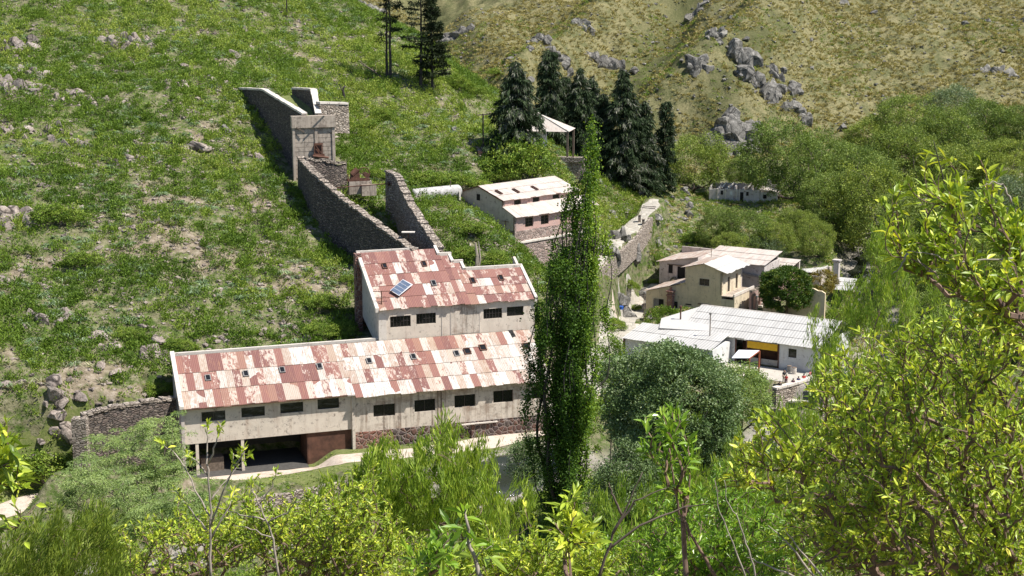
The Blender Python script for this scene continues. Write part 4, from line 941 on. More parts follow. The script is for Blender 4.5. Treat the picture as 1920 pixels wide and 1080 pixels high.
mb = MB(); mb.box(-6.6+3.6,-2.9,-.35,8.65,7.78,7.98); mb.build('ridge_cap', M['mixroof'], yh)
pl_ = front(0, -12.85)
mb = MB(); wall_holes(mb, 6.7, -1.3, 2.45, [(1.32, 3.1, -1.0, 1.45), (4.7, 5.5, .2, 1.35)], pl_, .3)
mb.prism([(-12.85,0,2.45),(-6.15,0,2.45),(-6.15,0,4.4)], (0,.3,0)); mb.box(-12.85,-12.55,.3,7,-1.3,2.45); mb.build('wing_wall', M['yellow'], yh)
window(yh, pl_, 4.7, 5.5, .2, 1.35, mull=0, mat='cap', glass='glass')
mb = MB(); mb.box(-11.53+.85,-9.75,.15,.2,-1.0,1.45); mb.build('doorway', M['dark'], yh); mb = MB(); mb.box(-11.5,-10.68,.12,.18,-1.0,1.42); mb.build('door', M['greyframe'], yh)
mb = MB(); mb.box(-11.75,-11.53,-.04,.0,-1,1.6); mb.box(-9.75,-9.55,-.04,0,-1,1.6); mb.box(-11.53,-9.75,-.04,0,1.45,1.6); mb.build('door_surround', M['cream'], yh)
mb = MB(); sheets(mb, (-13.1,-.3,2.45), (0,8,0), (7.0,0,2.05), 8, 3, seed=53); mb.build('wing_roof', M['mixroof'], yh)
mb = MB(); mb.box(-8.8,-7.9,-.95,-.05,-1.3,2.3); mb.box(-8.9,-7.8,-1.05,-.0,2.3,2.5); mb.box(-8.75,-7.95,-.9,-.1,2.5,2.9); mb.box(-8.95,-7.75,-1.1,.0,2.9,3.1); mb.box(-8.5,-8.2,-.65,-.35,3.1,3.6); mb.build('chimney', M['brick'], yh)
mb = MB(); mb.box(-6.0,-5.0,-.03,0,1.0,1.2); mb.build('vent', M['dark'], yh)
mb = MB(); mb.box(-3.9,-1.7,-.12,0,1.35,1.5); mb.build('lintel', M['wood'], yh)
mb = MB()
for k in range(6): mb.box(2.4, 4.0, 8.6-k*.45, 9.1-k*.45+.0, 0, 2.0-k*.33)
mb.build('steps', M['cap'], yh)

# ---- back house up the slope behind it
def yloc(px, py, z): return local(OY, CL, atZ(px, py, z))
bk = thing('back_house', 'low house with pink and white tin roof behind the ochre house', 'house', OY, CL)
g0 = yloc(1236, 518, 3.2); g1 = yloc(1286, 512, 3.4)
x0, y0 = g0[0], g0[1]; x1 = x0 + 6.8
pb = front(y0, x0)
mb = MB(); wall_holes(mb, x1-x0, 2.0, 5.7, [(1.6, 2.4, 3.9, 5.3), (3.2, 4.6, 2.4, 5.2)], pb, .3); mb.prism([(x0,y0,5.7),(x1,y0,5.7),(x1,y0,7.0)], (0,.3,0)); mb.build('front_wall', M['greywash'], bk)
mb = MB(); mb.box(x0+1.6,x0+2.4,y0+.15,y0+.2,3.9,5.3); mb.build('window', M['dark'], bk); mb = MB(); mb.box(x0+3.2,x0+4.6,y0+.15,y0+.2,2.4,5.2); mb.build('doorway', M['dark'], bk)
mb = MB(); mb.box(x0+1.4,x0+4.9,y0-.1,y0,5.3,5.45); mb.build('lintel', M['wood'], bk)
mb = MB(); mb.box(x0,x0+.3,y0+.3,y0+9,2,5.7); mb.box(x1-.3,x1,y0+.3,y0+9,2,7); mb.box(x0,x0+17,y0+8.7,y0+9,2,6.9); mb.build('side_walls', M['greywash'], bk)
mb = MB(); mb.box(x1,x1+10.5,y0+2.2,y0+2.5,2,6.4); mb.box(x1+10.2,x1+10.5,y0+2.5,y0+9,2,6.3); mb.build('hall_wall', M['lilac'], bk)
mb = MB(); sheets(mb, (x0-.4,y0-.4,5.62), (0,9.6,0), (7.2,0,1.4), 9, 2, seed=61); mb.build('roof', M['mixroof'], bk)
mb = MB(); sheets(mb, (x1-.2,y0+1.8,6.35), (11,0,0), (0,7.6,1.15), 12, 3, seed=62); mb.build('hall_roof', M['pinkroof'], bk)
mb = MB(); mb.box(x1+1.2,x1+1.4,y0+2.1,y0+2.2,3.6,5.6); mb.build('slit_window', M['dark'], bk)
mb = MB(); mb.tube([(x1+1,y0+3,6.4),(x1+1,y0+3,8.3)], .05); mb.build('mast', M['wood'], bk)

# ---- roofless rooms right of the ochre house
rn = thing('roofless_rooms', 'row of roofless rooms with broken tops between ochre house and round tree', 'ruin', OY, CL)
r_ = random.Random(4)
def ragged(mb, x0, y0, x1, y1, z0, z1, th=.35, jag=.35, n=None):
    L = math.hypot(x1-x0, y1-y0); n = n or max(2, int(L/.7)); d = Vector((x1-x0, y1-y0, 0)).normalized(); nn = Vector((-d.y, d.x, 0))*th/2
    for k in range(n):
        a = Vector((x0, y0, z0)).lerp(Vector((x1, y1, z0)), k/n); b = Vector((x0, y0, z0)).lerp(Vector((x1, y1, z0)), (k+1)/n)
        za, zb = z1 - r_.random()*jag, z1 - r_.random()*jag
        A = [a-nn, b-nn, b+nn, a+nn]; mb.add([tuple(q) for q in A] + [(A[0].x,A[0].y,za),(A[1].x,A[1].y,zb),(A[2].x,A[2].y,zb),(A[3].x,A[3].y,za)],
               [(0,1,5,4),(2,3,7,6),(4,5,6,7)] + ([(3,0,4,7)] if k == 0 else [(3,0,4,7)]) + [(1,2,6,5)])
w1 = yloc(1400,487,5.2); w2 = yloc(1468,511,4.6)
for (xa_, ya_, xb_, yb_, zt, mm) in ((-1.2,9.5,-1.2,22,5.2,'greywash'), (-1.2,22,4.4,22,5.6,'cap'), (-1.2,17.5,4.4,17.5,5.0,'lilac'), (4.4,12,4.4,22,4.3,'pinkwash'), (-1.2,13,4.4,13,4.6,'pinkwash'), (2.4,9.5,4.4,9.5,4.0,'cream')):
    mb = MB(); ragged(mb, xa_, ya_, xb_, yb_, 0, zt, .4, .3); mb.build('wall', M[mm], rn)
mb = MB(); wall_holes(mb, 7.4, .3, 3.4, [(1.0,1.9,.3,2.6),(3.0,3.9,.3,2.6),(5.2,6.1,.3,2.6)], lambda s_, z, d: (3.6-d, 3.2+s_, z), .35); mb.build('arcade_wall', M['pinkwash'], rn)
mb = MB(); ragged(mb, 3.42, 3.2, 3.42, 10.6, 3.4, 3.8, .35, .3); mb.build('wall_top', M['palestone'], rn)
mb = MB(); ragged(mb, 5.6, 3.5, 8.6, 1.4, 0, 3.3, .4, .3); mb.build('wall', M['cream'], rn)
for k, (y_, z_) in enumerate(((10.4,4.6),(11.6,4.5),(15.4,4.9))): mb = MB(); mb.beam((-1.2,y_,z_+.2),(4.6,y_,z_-.4),.2,.3); mb.build('roof_beam', M['greyframe'], rn)
mb = MB(); sheets(mb, (-1.3,17.8,5.0), (5.9,0,0), (0,4.4,.6), 6, 2, seed=66); mb.build('roof_remnant', M['pinkroof'], rn)
mb = MB(); sheets(mb, (-1.0,13.2,4.5), (2.4,0,0), (0,4.2,.4), 3, 1, seed=67); mb.build('roof_remnant', M['mixroof'], rn)
# tan free-standing wall right of the round tree
q0, q1 = atZ(1478, 585, .6), atZ(1546, 592, .6)
stone_wall('ruined_wall', 'tall freestanding tan plaster wall with broken right edge behind the round tree', [(*q0[:2], 4.5), (*(q0[:2]*.4+q1[:2]*.6), 4.7), (*q1[:2], 4.2)], 5, .4, 'yellow', None, .25, 16)
# low ruin further right with white sheets
sd = thing('white_roofed_ruin', 'low ruin with white lean-to sheets and a chimney stub right of the round tree', 'ruin', OY, CL)
mb = MB(); ragged(mb, 1.5,26,6.8,25.6,-.5,2.6,.35,.2); ragged(mb, 6.8,25.6,6.4,32,-.5,3.3,.35,.2); ragged(mb, 1.5,26,1.2,31,-.5,2.8,.35,.2); mb.build('wall', M['greywash'], sd)
mb = MB(); sheets(mb, (1.4,27,2.6), (4.9,.4,0), (-.3,4.4,.6), 5, 1, seed=68); mb.build('roof', M['whiteroof'], sd)
mb = MB(); mb.box(7.6,8.5,29.6,30.5,-.5,4.6); mb.box(7.4,8.7,29.4,30.7,4.5,4.75); mb.build('chimney', M['lilac'], sd)
mb = MB(); sheets(mb, (11.0,20,1.7), (3.0,0,0), (-1.5,7.5,.6), 3, 3, seed=69); mb.build('fallen_roof', M['whiteroof'], sd)

# ---- long ruin down the valley
OR = tuple(atZ(1330, 376, 8)); ang = -13.0
rv_ = thing('valley_ruin', 'long roofless row of grey rooms down the valley under the willows', 'ruin', (OR[0], OR[1], 8), ang)
mb = MB(); ragged(mb, 0,0,9.8,0,-1,2.5,.3,.25); mb.build('long_wall', M['lilac'], rv_)
mb = MB(); ragged(mb, 0,6,13,6,-1,3.0,.3,.3); mb.build('long_wall', M['lilac'], rv_)
for k, x in enumerate((0,1.9,3.4,4.9,6.6,8.2,9.8)): mb = MB(); ragged(mb, x,0.2,x,5.8,-1,2.7+.1*(k % 2),.28,.3); mb.build('cross_wall', M['lilac' if k % 2 else 'cap'], rv_)
for k, x in enumerate((1.6,3.2,5.4,5.9)): mb = MB(); mb.box(x-.12,x+.12,-.35,-.15,-.5,2.5); mb.build('post', M['cap'], rv_)
for k, (x, z) in enumerate(((2.2,1.3),(4.0,1.2),(7.2,1.2))): mb = MB(); mb.box(x,x+.5,-.17,-.15,z,z+.8); mb.build('window', M['dark' if k != 1 else 'whitewash'], rv_)
mb = MB(); mb.box(6.0,6.7,-.17,-.15,-.2,1.9); mb.build('doorway', M['dark'], rv_)
for k, x in enumerate((2.4,3.9,7.4,9.0)): mb = MB(); mb.beam((x,0,2.65),(x+.4,5.8,3.0),.25,.15); mb.build('roof_beam', M['cap'], rv_)
mb = MB(); mb.prism([(9.8,0,2.4),(13.4,0,1.9),(13.6,3.6,1.9),(10,3.6,2.7)], (0,0,.12)); mb.build('roof', M['pinkroof'], rv_)
mb = MB(); mb.box(9.9,13.3,.2,.4,-1,1.95); mb.box(13.1,13.3,.4,3.4,-1,1.95); mb.build('end_room', M['cap'], rv_)
for x in (10.5,): mb = MB(); mb.box(x,x+.7,.16,.2,.7,1.5); mb.build('window', M['dark'], rv_)
for x in (.9, 2.2): mb = MB(); mb.box(13.3,13.34,x,x+.5,-.3,1.4); mb.build('door', M['dark'], rv_)
mb = MB(); mb.box(10.9,11.8,4.2,5.0,-1,3.9); mb.build('chimney', M['lilac'], rv_)

# ---- walls, steps and posts of the hillside path
stone_wall('terrace_wall', 'pale stone retaining wall below the hillside path', [tuple(np.array(atZ(1210,406,11.8))+[.9,-.6,0]), tuple(np.array(atZ(1178,440,10.0))+[1.4,-.8,0]), tuple(np.array(atZ(1150,465,9.4))+[1.4,-1,0]), tuple(np.array(atZ(1112,500,9.0))+[.8,-1.5,0])], 3.2, .6, 'palestone', None, .3, 17)
s_ = atZ(1214, 392, 12.4); so = thing('stone_steps', 'flight of worn stone steps at the top of the hillside path', 'steps', (s_[0], s_[1], 12.0), 62)
mb = MB()
for k in range(6): mb.box(k*.42-1.2, k*.42-.8, -1.2, 1.2, -1, -.35+k*.24)
mb.build('treads', M['cap'], so)
for (px, py, lab) in ((1175,412,'short square stone post left of the hillside path'), (1199,417,'short square stone post right of the hillside path'), (1206,425,'small stone post nearest the viewer on the hillside path')):
    p_ = onground(px, py); o = thing('stone_post', lab, 'post', tuple(p_)); mb = MB(); mb.prism([(-.22,-.22,-.5),(.22,-.22,-.5),(.22,.22,-.5),(-.22,.22,-.5)], (0,0,1.7)); mb.prism([(-.28,-.28,1.2),(.28,-.28,1.2),(.28,.28,1.2),(-.28,.28,1.2)], (0,0,.12)); mb.build('shaft', M['palestone'], o)
# utility poles
p_ = onground(906, 290); o = thing('utility_pole', 'dark wooden pole with crossbar and brick footing left of the big conifer', 'pole', tuple(p_))
mb = MB(); mb.tube([(0,0,-1),(0,0,6.3)], .11, 8); mb.build('pole', M['darkbark'], o); mb = MB(); mb.beam((-.9,0,6.1),(.9,0,6.2),.14,.14); mb.build('crossbar', M['wood'], o); mb = MB(); mb.box(-.8,.4,-.3,.4,-1,.6); mb.build('footing', M['brick'], o)
p_ = onground(538, 31); o = thing('utility_pole', 'thin dark pole standing alone at the top of the green slope', 'pole', tuple(p_))
mb = MB(); mb.tube([(0,0,-1),(0,0,6.5)], .12, 6); mb.build('pole', M['darkbark'], o); mb = MB(); mb.box(-.1,.9,-.1,.1,2.9,3.2); mb.build('insulator_arm', M['wood'], o)
p_ = onground(845, 372); o = thing('fence_post', 'thin bare post behind the water tank', 'post', tuple(p_)); mb = MB(); mb.tube([(0,0,-.5),(0,0,2.6)], .06); mb.build('post', M['wood'], o)
# small things by the path and in the yard
q_ = atZ(1165, 580, 1.4); o = thing('bucket', 'small blue bucket on the ground near the leaning panel', 'bucket', tuple(q_))
M['blue'] = flat('blue_plastic', (.03, .12, .5), .5, 0, .1); mb = MB(); mb.tube([(0,0,0),(0,0,.5)], [.26,.34], 12); mb.build('shell', M['blue'], o); mb = MB(); mb.tube([(-.33,0,.5),(0,0,.8),(.33,0,.5)], .02, 5); mb.build('handle', M['greyframe'], o)
q_ = atZ(1169, 572, 1.5); o = thing('metal_panel', 'grey metal panel leaning on the rocks beside the path', 'panel', tuple(q_), 20); mb = MB(); mb.prism([(-.4,0,0),(.4,0,0),(.25,.5,1.7),(-.45,.5,1.7)], (0,-.05,.02)); mb.build('sheet', M['greyframe'], o)
mb = MB(); mb.beam((-.4,-.03,0),(-.45,.47,1.7),.06,.06); mb.build('edge', M['frame'], o)
for k, (px, py, lab) in enumerate(((1480,698,'grey drum standing against the whitewashed wall'), (1489,701,'pale bin beside the grey drum'))):
    q_ = atZ(px, py, .06); o = thing('drum', lab, 'drum', tuple(q_)); mb = MB(); mb.tube([(0,0,0),(0,0,.85)], .3, 12); mb.tube([(0,0,.4),(0,0,.44)], .32, 12); mb.build('shell', M['greyframe' if k == 0 else 'cap'], o); mb = MB(); mb.tube([(0,0,.86),(0,0,.9)], .31, 12); mb.build('lid', M['wood'], o)

# ------------------------------------------------------------------ vegetation tools
def unit(v): return v/np.maximum(np.linalg.norm(v, axis=-1, keepdims=True), 1e-9)
def rdir(n, rng, up=0.0): return unit(rng.normal(size=(n, 3)) + np.array([0, 0, up]))
def leaf_quads(C, D, L, Wd, rng, fold=.25, curl=0.0, S_=None):
    """one folded quad per leaf: base C, direction D, length L, width Wd"""
    n = len(C); L = np.broadcast_to(L, n)[:, None]; Wd = np.broadcast_to(Wd, n)[:, None]
    S_ = unit(np.cross(D, rdir(n, rng) if S_ is None else S_)); Nn = np.cross(S_, D)
    t = C + D*L - np.array([0, 0, 1])*L*curl; m = C + D*L*.45
    V = np.stack([C, m+S_*Wd/2+Nn*Wd*fold, t, m-S_*Wd/2+Nn*Wd*fold], 1).reshape(-1, 3)
    return V, np.arange(4*n).reshape(-1, 4)
def leaf_blades(C, D, L, Wd, rng, curl=.15):
    """two quads per leaf either side of a sunken midrib, for plants near the camera"""
    n = len(C); L = np.broadcast_to(L, n)[:, None]; Wd = np.broadcast_to(Wd, n)[:, None]
    S_ = unit(np.cross(D, unit(rng.normal(size=(n, 3))*.8+np.array([0, 0, 1])))); Nn = np.cross(S_, D); z = np.array([0, 0, 1])
    m = C+D*L*.5 - z*L*curl*.25 ; t = C+D*L - z*L*curl
    a = C+D*L*.42+S_*Wd/2+Nn*Wd*.16; b = C+D*L*.42-S_*Wd/2+Nn*Wd*.16
    a2 = C+D*L*.72+S_*Wd*.38+Nn*Wd*.13-z*L*curl*.5; b2 = C+D*L*.72-S_*Wd*.38+Nn*Wd*.13-z*L*curl*.5
    V = np.stack([C, a, a2, t, b2, b, m], 1).reshape(-1, 3); k = np.arange(n)[:, None]*7
    F_ = np.concatenate([k+np.array([[0, 1, 2, 6]]), k+np.array([[6, 2, 3, 4]]), k+np.array([[0, 6, 4, 5]])], 0)
    return V, F_
def tints(n, rng, lo=0., hi=1., spread=None):
    t = np.empty((n, 3), np.float32); t[:, 0] = rng.uniform(lo, hi, n) if spread is None else np.clip(spread, 0, 1); t[:, 1] = rng.random(n); t[:, 2] = rng.random(n); return t
def segs_mesh(P0, P1, r0, r1, n=5):
    P0, P1 = np.asarray(P0, float), np.asarray(P1, float); d = unit(P1-P0); a = unit(np.cross(d, np.where(np.abs(d[:, 2:]) < .9, [[0, 0, 1.]], [[1., 0, 0]]))); b = np.cross(d, a)
    k = np.arange(n)*2*np.pi/n; c, s = np.cos(k)[None, :, None], np.sin(k)[None, :, None]
    ring = a[:, None]*c + b[:, None]*s
    A = P0[:, None]+ring*np.asarray(r0)[:, None, None]; B = P1[:, None]+ring*np.asarray(r1)[:, None, None]
    V = np.concatenate([A, B], 1).reshape(-1, 3); base = np.arange(len(P0))[:, None]*2*n; j = np.arange(n); j2 = (j+1) % n
    F_ = np.stack([base+j, base+j2, base+n+j2, base+n+j], -1).reshape(-1, 4)
    return V, F_
def skeleton(tips, trunk, rng, r_tip=.01, pipe=.42, wig=.08, mids=3, reach=.55):
    """connect every tip to the nearest limb that lies closer to the root; radii grow with what hangs on them"""
    nodes = [np.array(p, float) for p in trunk]; par = [-1] + list(range(len(trunk)-1)); root = nodes[0]
    arr = np.zeros((len(trunk)+len(tips)*(mids+1), 3)); arr[:len(nodes)] = nodes; cnt = len(nodes)
    dr = np.zeros(len(arr)); dr[:cnt] = np.linalg.norm(arr[:cnt]-root, axis=1)
    order = np.argsort(np.linalg.norm(tips-root, axis=1)); tipnode = np.zeros(len(tips), int)
    for ti in order:
        t = tips[ti]; dt = np.linalg.norm(t-root); d = np.linalg.norm(arr[:cnt]-t, axis=1)
        cost = d + reach*dr[:cnt]*.35 + np.where(dr[:cnt] > dt*.97, 1e3, 0); j = int(np.argmin(cost)); p = arr[j]; L = np.linalg.norm(t-p)
        bend = rng.normal(size=3)*wig*L; bend[2] += wig*L*.8; last = j
        for k in range(1, mids+1):
            f = k/(mids+1); q = p+(t-p)*f + bend*math.sin(math.pi*f) + rng.normal(size=3)*wig*.25*L
            arr[cnt] = q; par.append(last); last = cnt; cnt += 1
        arr[cnt] = t; par.append(last); tipnode[ti] = cnt; cnt += 1
        dr[cnt-mids-1:cnt] = np.linalg.norm(arr[cnt-mids-1:cnt]-root, axis=1)
    wgt = np.zeros(cnt); wgt[tipnode] += 1
    for i in range(cnt-1, 0, -1):
        wgt[par[i]] += wgt[i]
    rad = r_tip*np.maximum(wgt, 1)**pipe; par = np.array(par[:cnt]); i = np.arange(1, cnt)
    return arr[par[i]], arr[i], np.minimum(rad[par[i]], rad[i]*1.6), rad[i], arr[tipnode], arr[par[tipnode]]
def ellipsoid_tips(n, c, r, rng, shell=.55, lumps=.25, low=-.75, seed=0):
    d = rdir(n*3, rng); d = d[d[:, 2] > low][:n]
    k = 1 + lumps*(2*fbm(d[:, 0]*1.9+d[:, 2]*1.3+seed*7.1, d[:, 1]*1.9-d[:, 2]*.9+seed*3.3, 3)-1)*1.6
    rad = (rng.random(len(d))**(1/2.2)*(1-shell)+shell)*k
    return np.array(c) + d*rad[:, None]*np.array(r), d
def join_obj(name, parts, mat, parent=None, smooth=False):
    Vs, Fs, Ts, b = [], [], [], 0
    for V_, F_, T_ in parts: Vs.append(V_); Fs.append(F_+b); Ts.append(T_); b += len(V_)
    return np_mesh(name, np.concatenate(Vs), np.concatenate(Fs), mat, np.concatenate(Ts), parent, smooth)
def make_tree(name, label, cat, loc, crown_c, crown_r, n_tips, per, leafL, leafW, lmat, bark, seed, trunk_r=None, shell=.55, lumps=.25, low=-.75,
              spread=.5, updir=.3, group=None, trunk=None, r_tip=.012, tlo=0., thi=1., trunk_name='trunk', curl=.1, pipe=.42):
    rng = np.random.default_rng(seed)
    o = thing(name, label, cat, loc, 0, group)
    tips, d = ellipsoid_tips(n_tips, crown_c, crown_r, rng, shell, lumps, low, seed)
    c = np.array(crown_c, float)
    tr = trunk or [(0, 0, -.6), (0, 0, c[2]*.25), (.1, .05, c[2]*.55), (.05, 0, c[2]*.85)]
    P0, P1, r0, r1, T, Tp = skeleton(tips, tr, rng, r_tip, pipe=pipe)
    V_, F_ = segs_mesh(P0, P1, r0, r1, 5); np_mesh(trunk_name, V_, F_, M[bark], None, o)
    n = len(T)*per; j = np.repeat(np.arange(len(T)), per)
    C = T[j] + rng.normal(size=(n, 3))*spread*np.array([1, 1, .7]); D = unit(d[j]*.7 + rng.normal(size=(n, 3))*.8 + np.array([0, 0, updir]))
    L = leafL*rng.uniform(.6, 1.3, n); V_, F_ = leaf_quads(C, D, L, leafW*rng.uniform(.7, 1.3, n), rng, curl=curl)
    ct = rng.random(len(T)); tt = tints(n, rng, spread=tlo+(thi-tlo)*(.55*ct[j]+.45*rng.random(n)))
    np_mesh('crown', V_, F_, M[lmat], tt, o)
    return o
def copy_thing(o, loc, rot, scale, label=None, name=None):
    c = o.copy(); COL.objects.link(c); c.location = loc; c.rotation_euler = (0, 0, rot); c.scale = scale
    if label: c['label'] = label
    for ch in o.children:
        d = ch.copy(); COL.objects.link(d); d.parent = c
    return c

L_ = leaf_mat
def obj_vary(m, lo=(.75, .78, .75), hi=(1.3, 1.22, 1.0)):
    """each plant of a kind a little lighter or darker, greener or yellower"""
    t = m.node_tree
    for b in [n for n in t.nodes if n.type in ('BSDF_PRINCIPLED', 'BSDF_TRANSLUCENT')]:
        s = b.inputs['Base Color'] if b.type == 'BSDF_PRINCIPLED' else b.inputs['Color']
        src = s.links[0].from_socket; oi = N(t, 'ShaderNodeObjectInfo')
        t.links.new(mix(t, 1.0, src, ramp(t, oi.outputs['Random'], [(0, lo), (.5, (1, 1, 1)), (1, hi)]), 'MULTIPLY'), s)
    return m
M['l_willow'] = obj_vary(L_('willow_leaves', [(0, (.10, .16, .04)), (.5, (.215, .29, .075)), (1, (.38, .45, .13))], .6, .25, .2), (.82, .86, .86), (1.2, 1.12, .95))
M['l_silver'] = L_('silver_leaves', [(0, (.08, .14, .045)), (.5, (.16, .24, .10)), (.8, (.26, .34, .17)), (.92, (.42, .49, .32)), (1, (.58, .62, .50))], .5, .2, .3)
M['l_greywillow'] = obj_vary(L_('grey_willow_leaves', [(0, (0.080, 0.128, 0.056)), (.5, (0.192, 0.256, 0.144)), (1, (0.416, 0.480, 0.320))], .5, .25))
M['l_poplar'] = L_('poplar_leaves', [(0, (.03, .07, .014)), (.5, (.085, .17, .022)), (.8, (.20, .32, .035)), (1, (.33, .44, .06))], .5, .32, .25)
M['l_round'] = L_('glossy_leaves', [(0, (.035, .08, .014)), (.6, (.08, .15, .022)), (.85, (.19, .24, .035)), (1, (.34, .34, .06))], .5, .2, .3)
M['l_brown'] = L_('bronze_leaves', [(0, (0.140, 0.112, 0.028)), (.6, (0.280, 0.224, 0.042)), (1, (0.392, 0.336, 0.070))], .5, .2)
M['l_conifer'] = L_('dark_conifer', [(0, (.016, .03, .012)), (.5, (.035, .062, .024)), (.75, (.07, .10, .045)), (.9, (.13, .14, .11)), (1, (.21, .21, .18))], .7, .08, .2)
M['l_pine'] = L_('pine_needles', [(0, (0.014, 0.024, 0.010)), (1, (0.042, 0.060, 0.022))], .7, .1, .2)
M['l_herb'] = L_('slope_herbs', [(0, (.07, .13, .018)), (.35, (.14, .23, .028)), (.7, (.25, .34, .05)), (1, (.42, .47, .11))], .6, .18, .25)
M['l_tuft'] = L_('pale_tufts', [(0, (0.138, 0.220, 0.123)), (.6, (0.261, 0.358, 0.207)), (1, (0.454, 0.522, 0.330))], .5, .3)
M['l_straw'] = L_('straw_tussocks', [(0, (.15, .14, .06)), (.35, (.30, .265, .12)), (.7, (.45, .39, .20)), (1, (.60, .53, .30))], .8, .25, .1)
M['l_yucca'] = L_('spiky_rosettes', [(0, (.14, .17, .08)), (1, (.42, .40, .25))], .5, .15)
M['l_fern'] = obj_vary(L_('feathery_leaves', [(0, (0.136, 0.216, 0.068)), (.5, (0.272, 0.373, 0.125)), (1, (0.522, 0.613, 0.272))], .5, .35), (.85, .87, .85), (1.15, 1.12, 1.05))
M['l_needle'] = obj_vary(L_('needle_shrub', [(0, (0.096, 0.166, 0.019)), (.5, (0.224, 0.342, 0.039)), (.9, (0.429, 0.526, 0.087)), (1, (0.643, 0.643, 0.195))], .5, .35), (.85, .9, .85), (1.15, 1.1, 1.05))
M['l_darkneedle'] = L_('olive_needle_shrub', [(0, (0.114, 0.177, 0.025)), (.5, (0.229, 0.312, 0.046)), (1, (0.416, 0.458, 0.105))], .5, .35)
M['l_near'] = L_('broad_leaves', [(0, (0.141, 0.226, 0.026)), (.45, (0.302, 0.416, 0.043)), (.8, (0.568, 0.643, 0.075)), (.93, (0.800, 0.794, 0.114)), (.97, (0.800, 0.794, 0.114)), (1, (0.800, 0.568, 0.151))], .42, .3, .45)
M['l_near2'] = L_('fresh_green_leaves', [(0, (0.097, 0.211, 0.024)), (.6, (0.244, 0.406, 0.049)), (1, (0.454, 0.583, 0.097))], .3, .4, .5)
M['rock_pink'] = rock_mat('pinkish_rock', (.21, .165, .135), (.36, .30, .255), (.50, .43, .375))
M['rock_grey'] = rock_mat('grey_rock', (.11, .105, .09), (.25, .235, .205), (.46, .43, .385))

# ------------------------------------------------------------------ rocks
_bm = bmesh.new(); bmesh.ops.create_icosphere(_bm, subdivisions=3, radius=1)
ICO = np.array([v.co[:] for v in _bm.verts]); ICOF = np.array([[v.index for v in f.verts] for f in _bm.faces]); _bm.free()
_bm = bmesh.new(); bmesh.ops.create_icosphere(_bm, subdivisions=1, radius=1)
ICO1 = np.array([v.co[:] for v in _bm.verts]); ICOF1 = np.array([[v.index for v in f.verts] for f in _bm.faces]); _bm.free()
def rock_verts(rng, planes=9, base=ICO, squash=(1, .85, .7)):
    P = base.copy()
    for _ in range(planes):
        n = rdir(1, rng)[0]; d = rng.uniform(.38, .8); h = P @ n; P = P - np.outer(np.maximum(h-d, 0), n)
    P += (fbm(P[:, 0]*2+P[:, 2]*1.7+9, P[:, 1]*2+P[:, 2]+5, 3)[:, None]-.5)*.16*unit(P) + (fbm(P[:, 0]*7+P[:, 2]*5+3, P[:, 1]*7-P[:, 2]*4+15, 2)[:, None]-.5)*.09*unit(P)
    return P*np.array(squash)
ROCKS = []
for k in range(8):
    me = np_mesh('boulder', rock_verts(np.random.default_rng(50+k), 15+k % 4, squash=(1, .6+.08*(k % 5), .45+.09*(k % 4))), ICOF, M['rock_pink'])
    ROCKS.append(me.data); bpy.data.objects.remove(me)
ROCKG = []
for k in range(6):
    me = np_mesh('boulder', rock_verts(np.random.default_rng(80+k), 15, squash=(1, .75, .65+.06*k)), ICOF, M['rock_grey'])
    ROCKG.append(me.data); bpy.data.objects.remove(me)
rr_ = random.Random(11)
def boulder(p, size, label, group, grey=False, name='boulder', sink=.25, flat_=1.0):
    o = bpy.data.objects.new(name, rr_.choice(ROCKG if grey else ROCKS)); COL.objects.link(o)
    o.location = (p[0], p[1], p[2]+size*(.35-sink)); o.rotation_euler = (rr_.uniform(-.35, .35), rr_.uniform(-.35, .35), rr_.uniform(0, 6.28))
    o.scale = (size, size*rr_.uniform(.75, 1.1), size*rr_.uniform(.7, 1.1)*flat_)
    return tagit(o, label, 'rock', group)
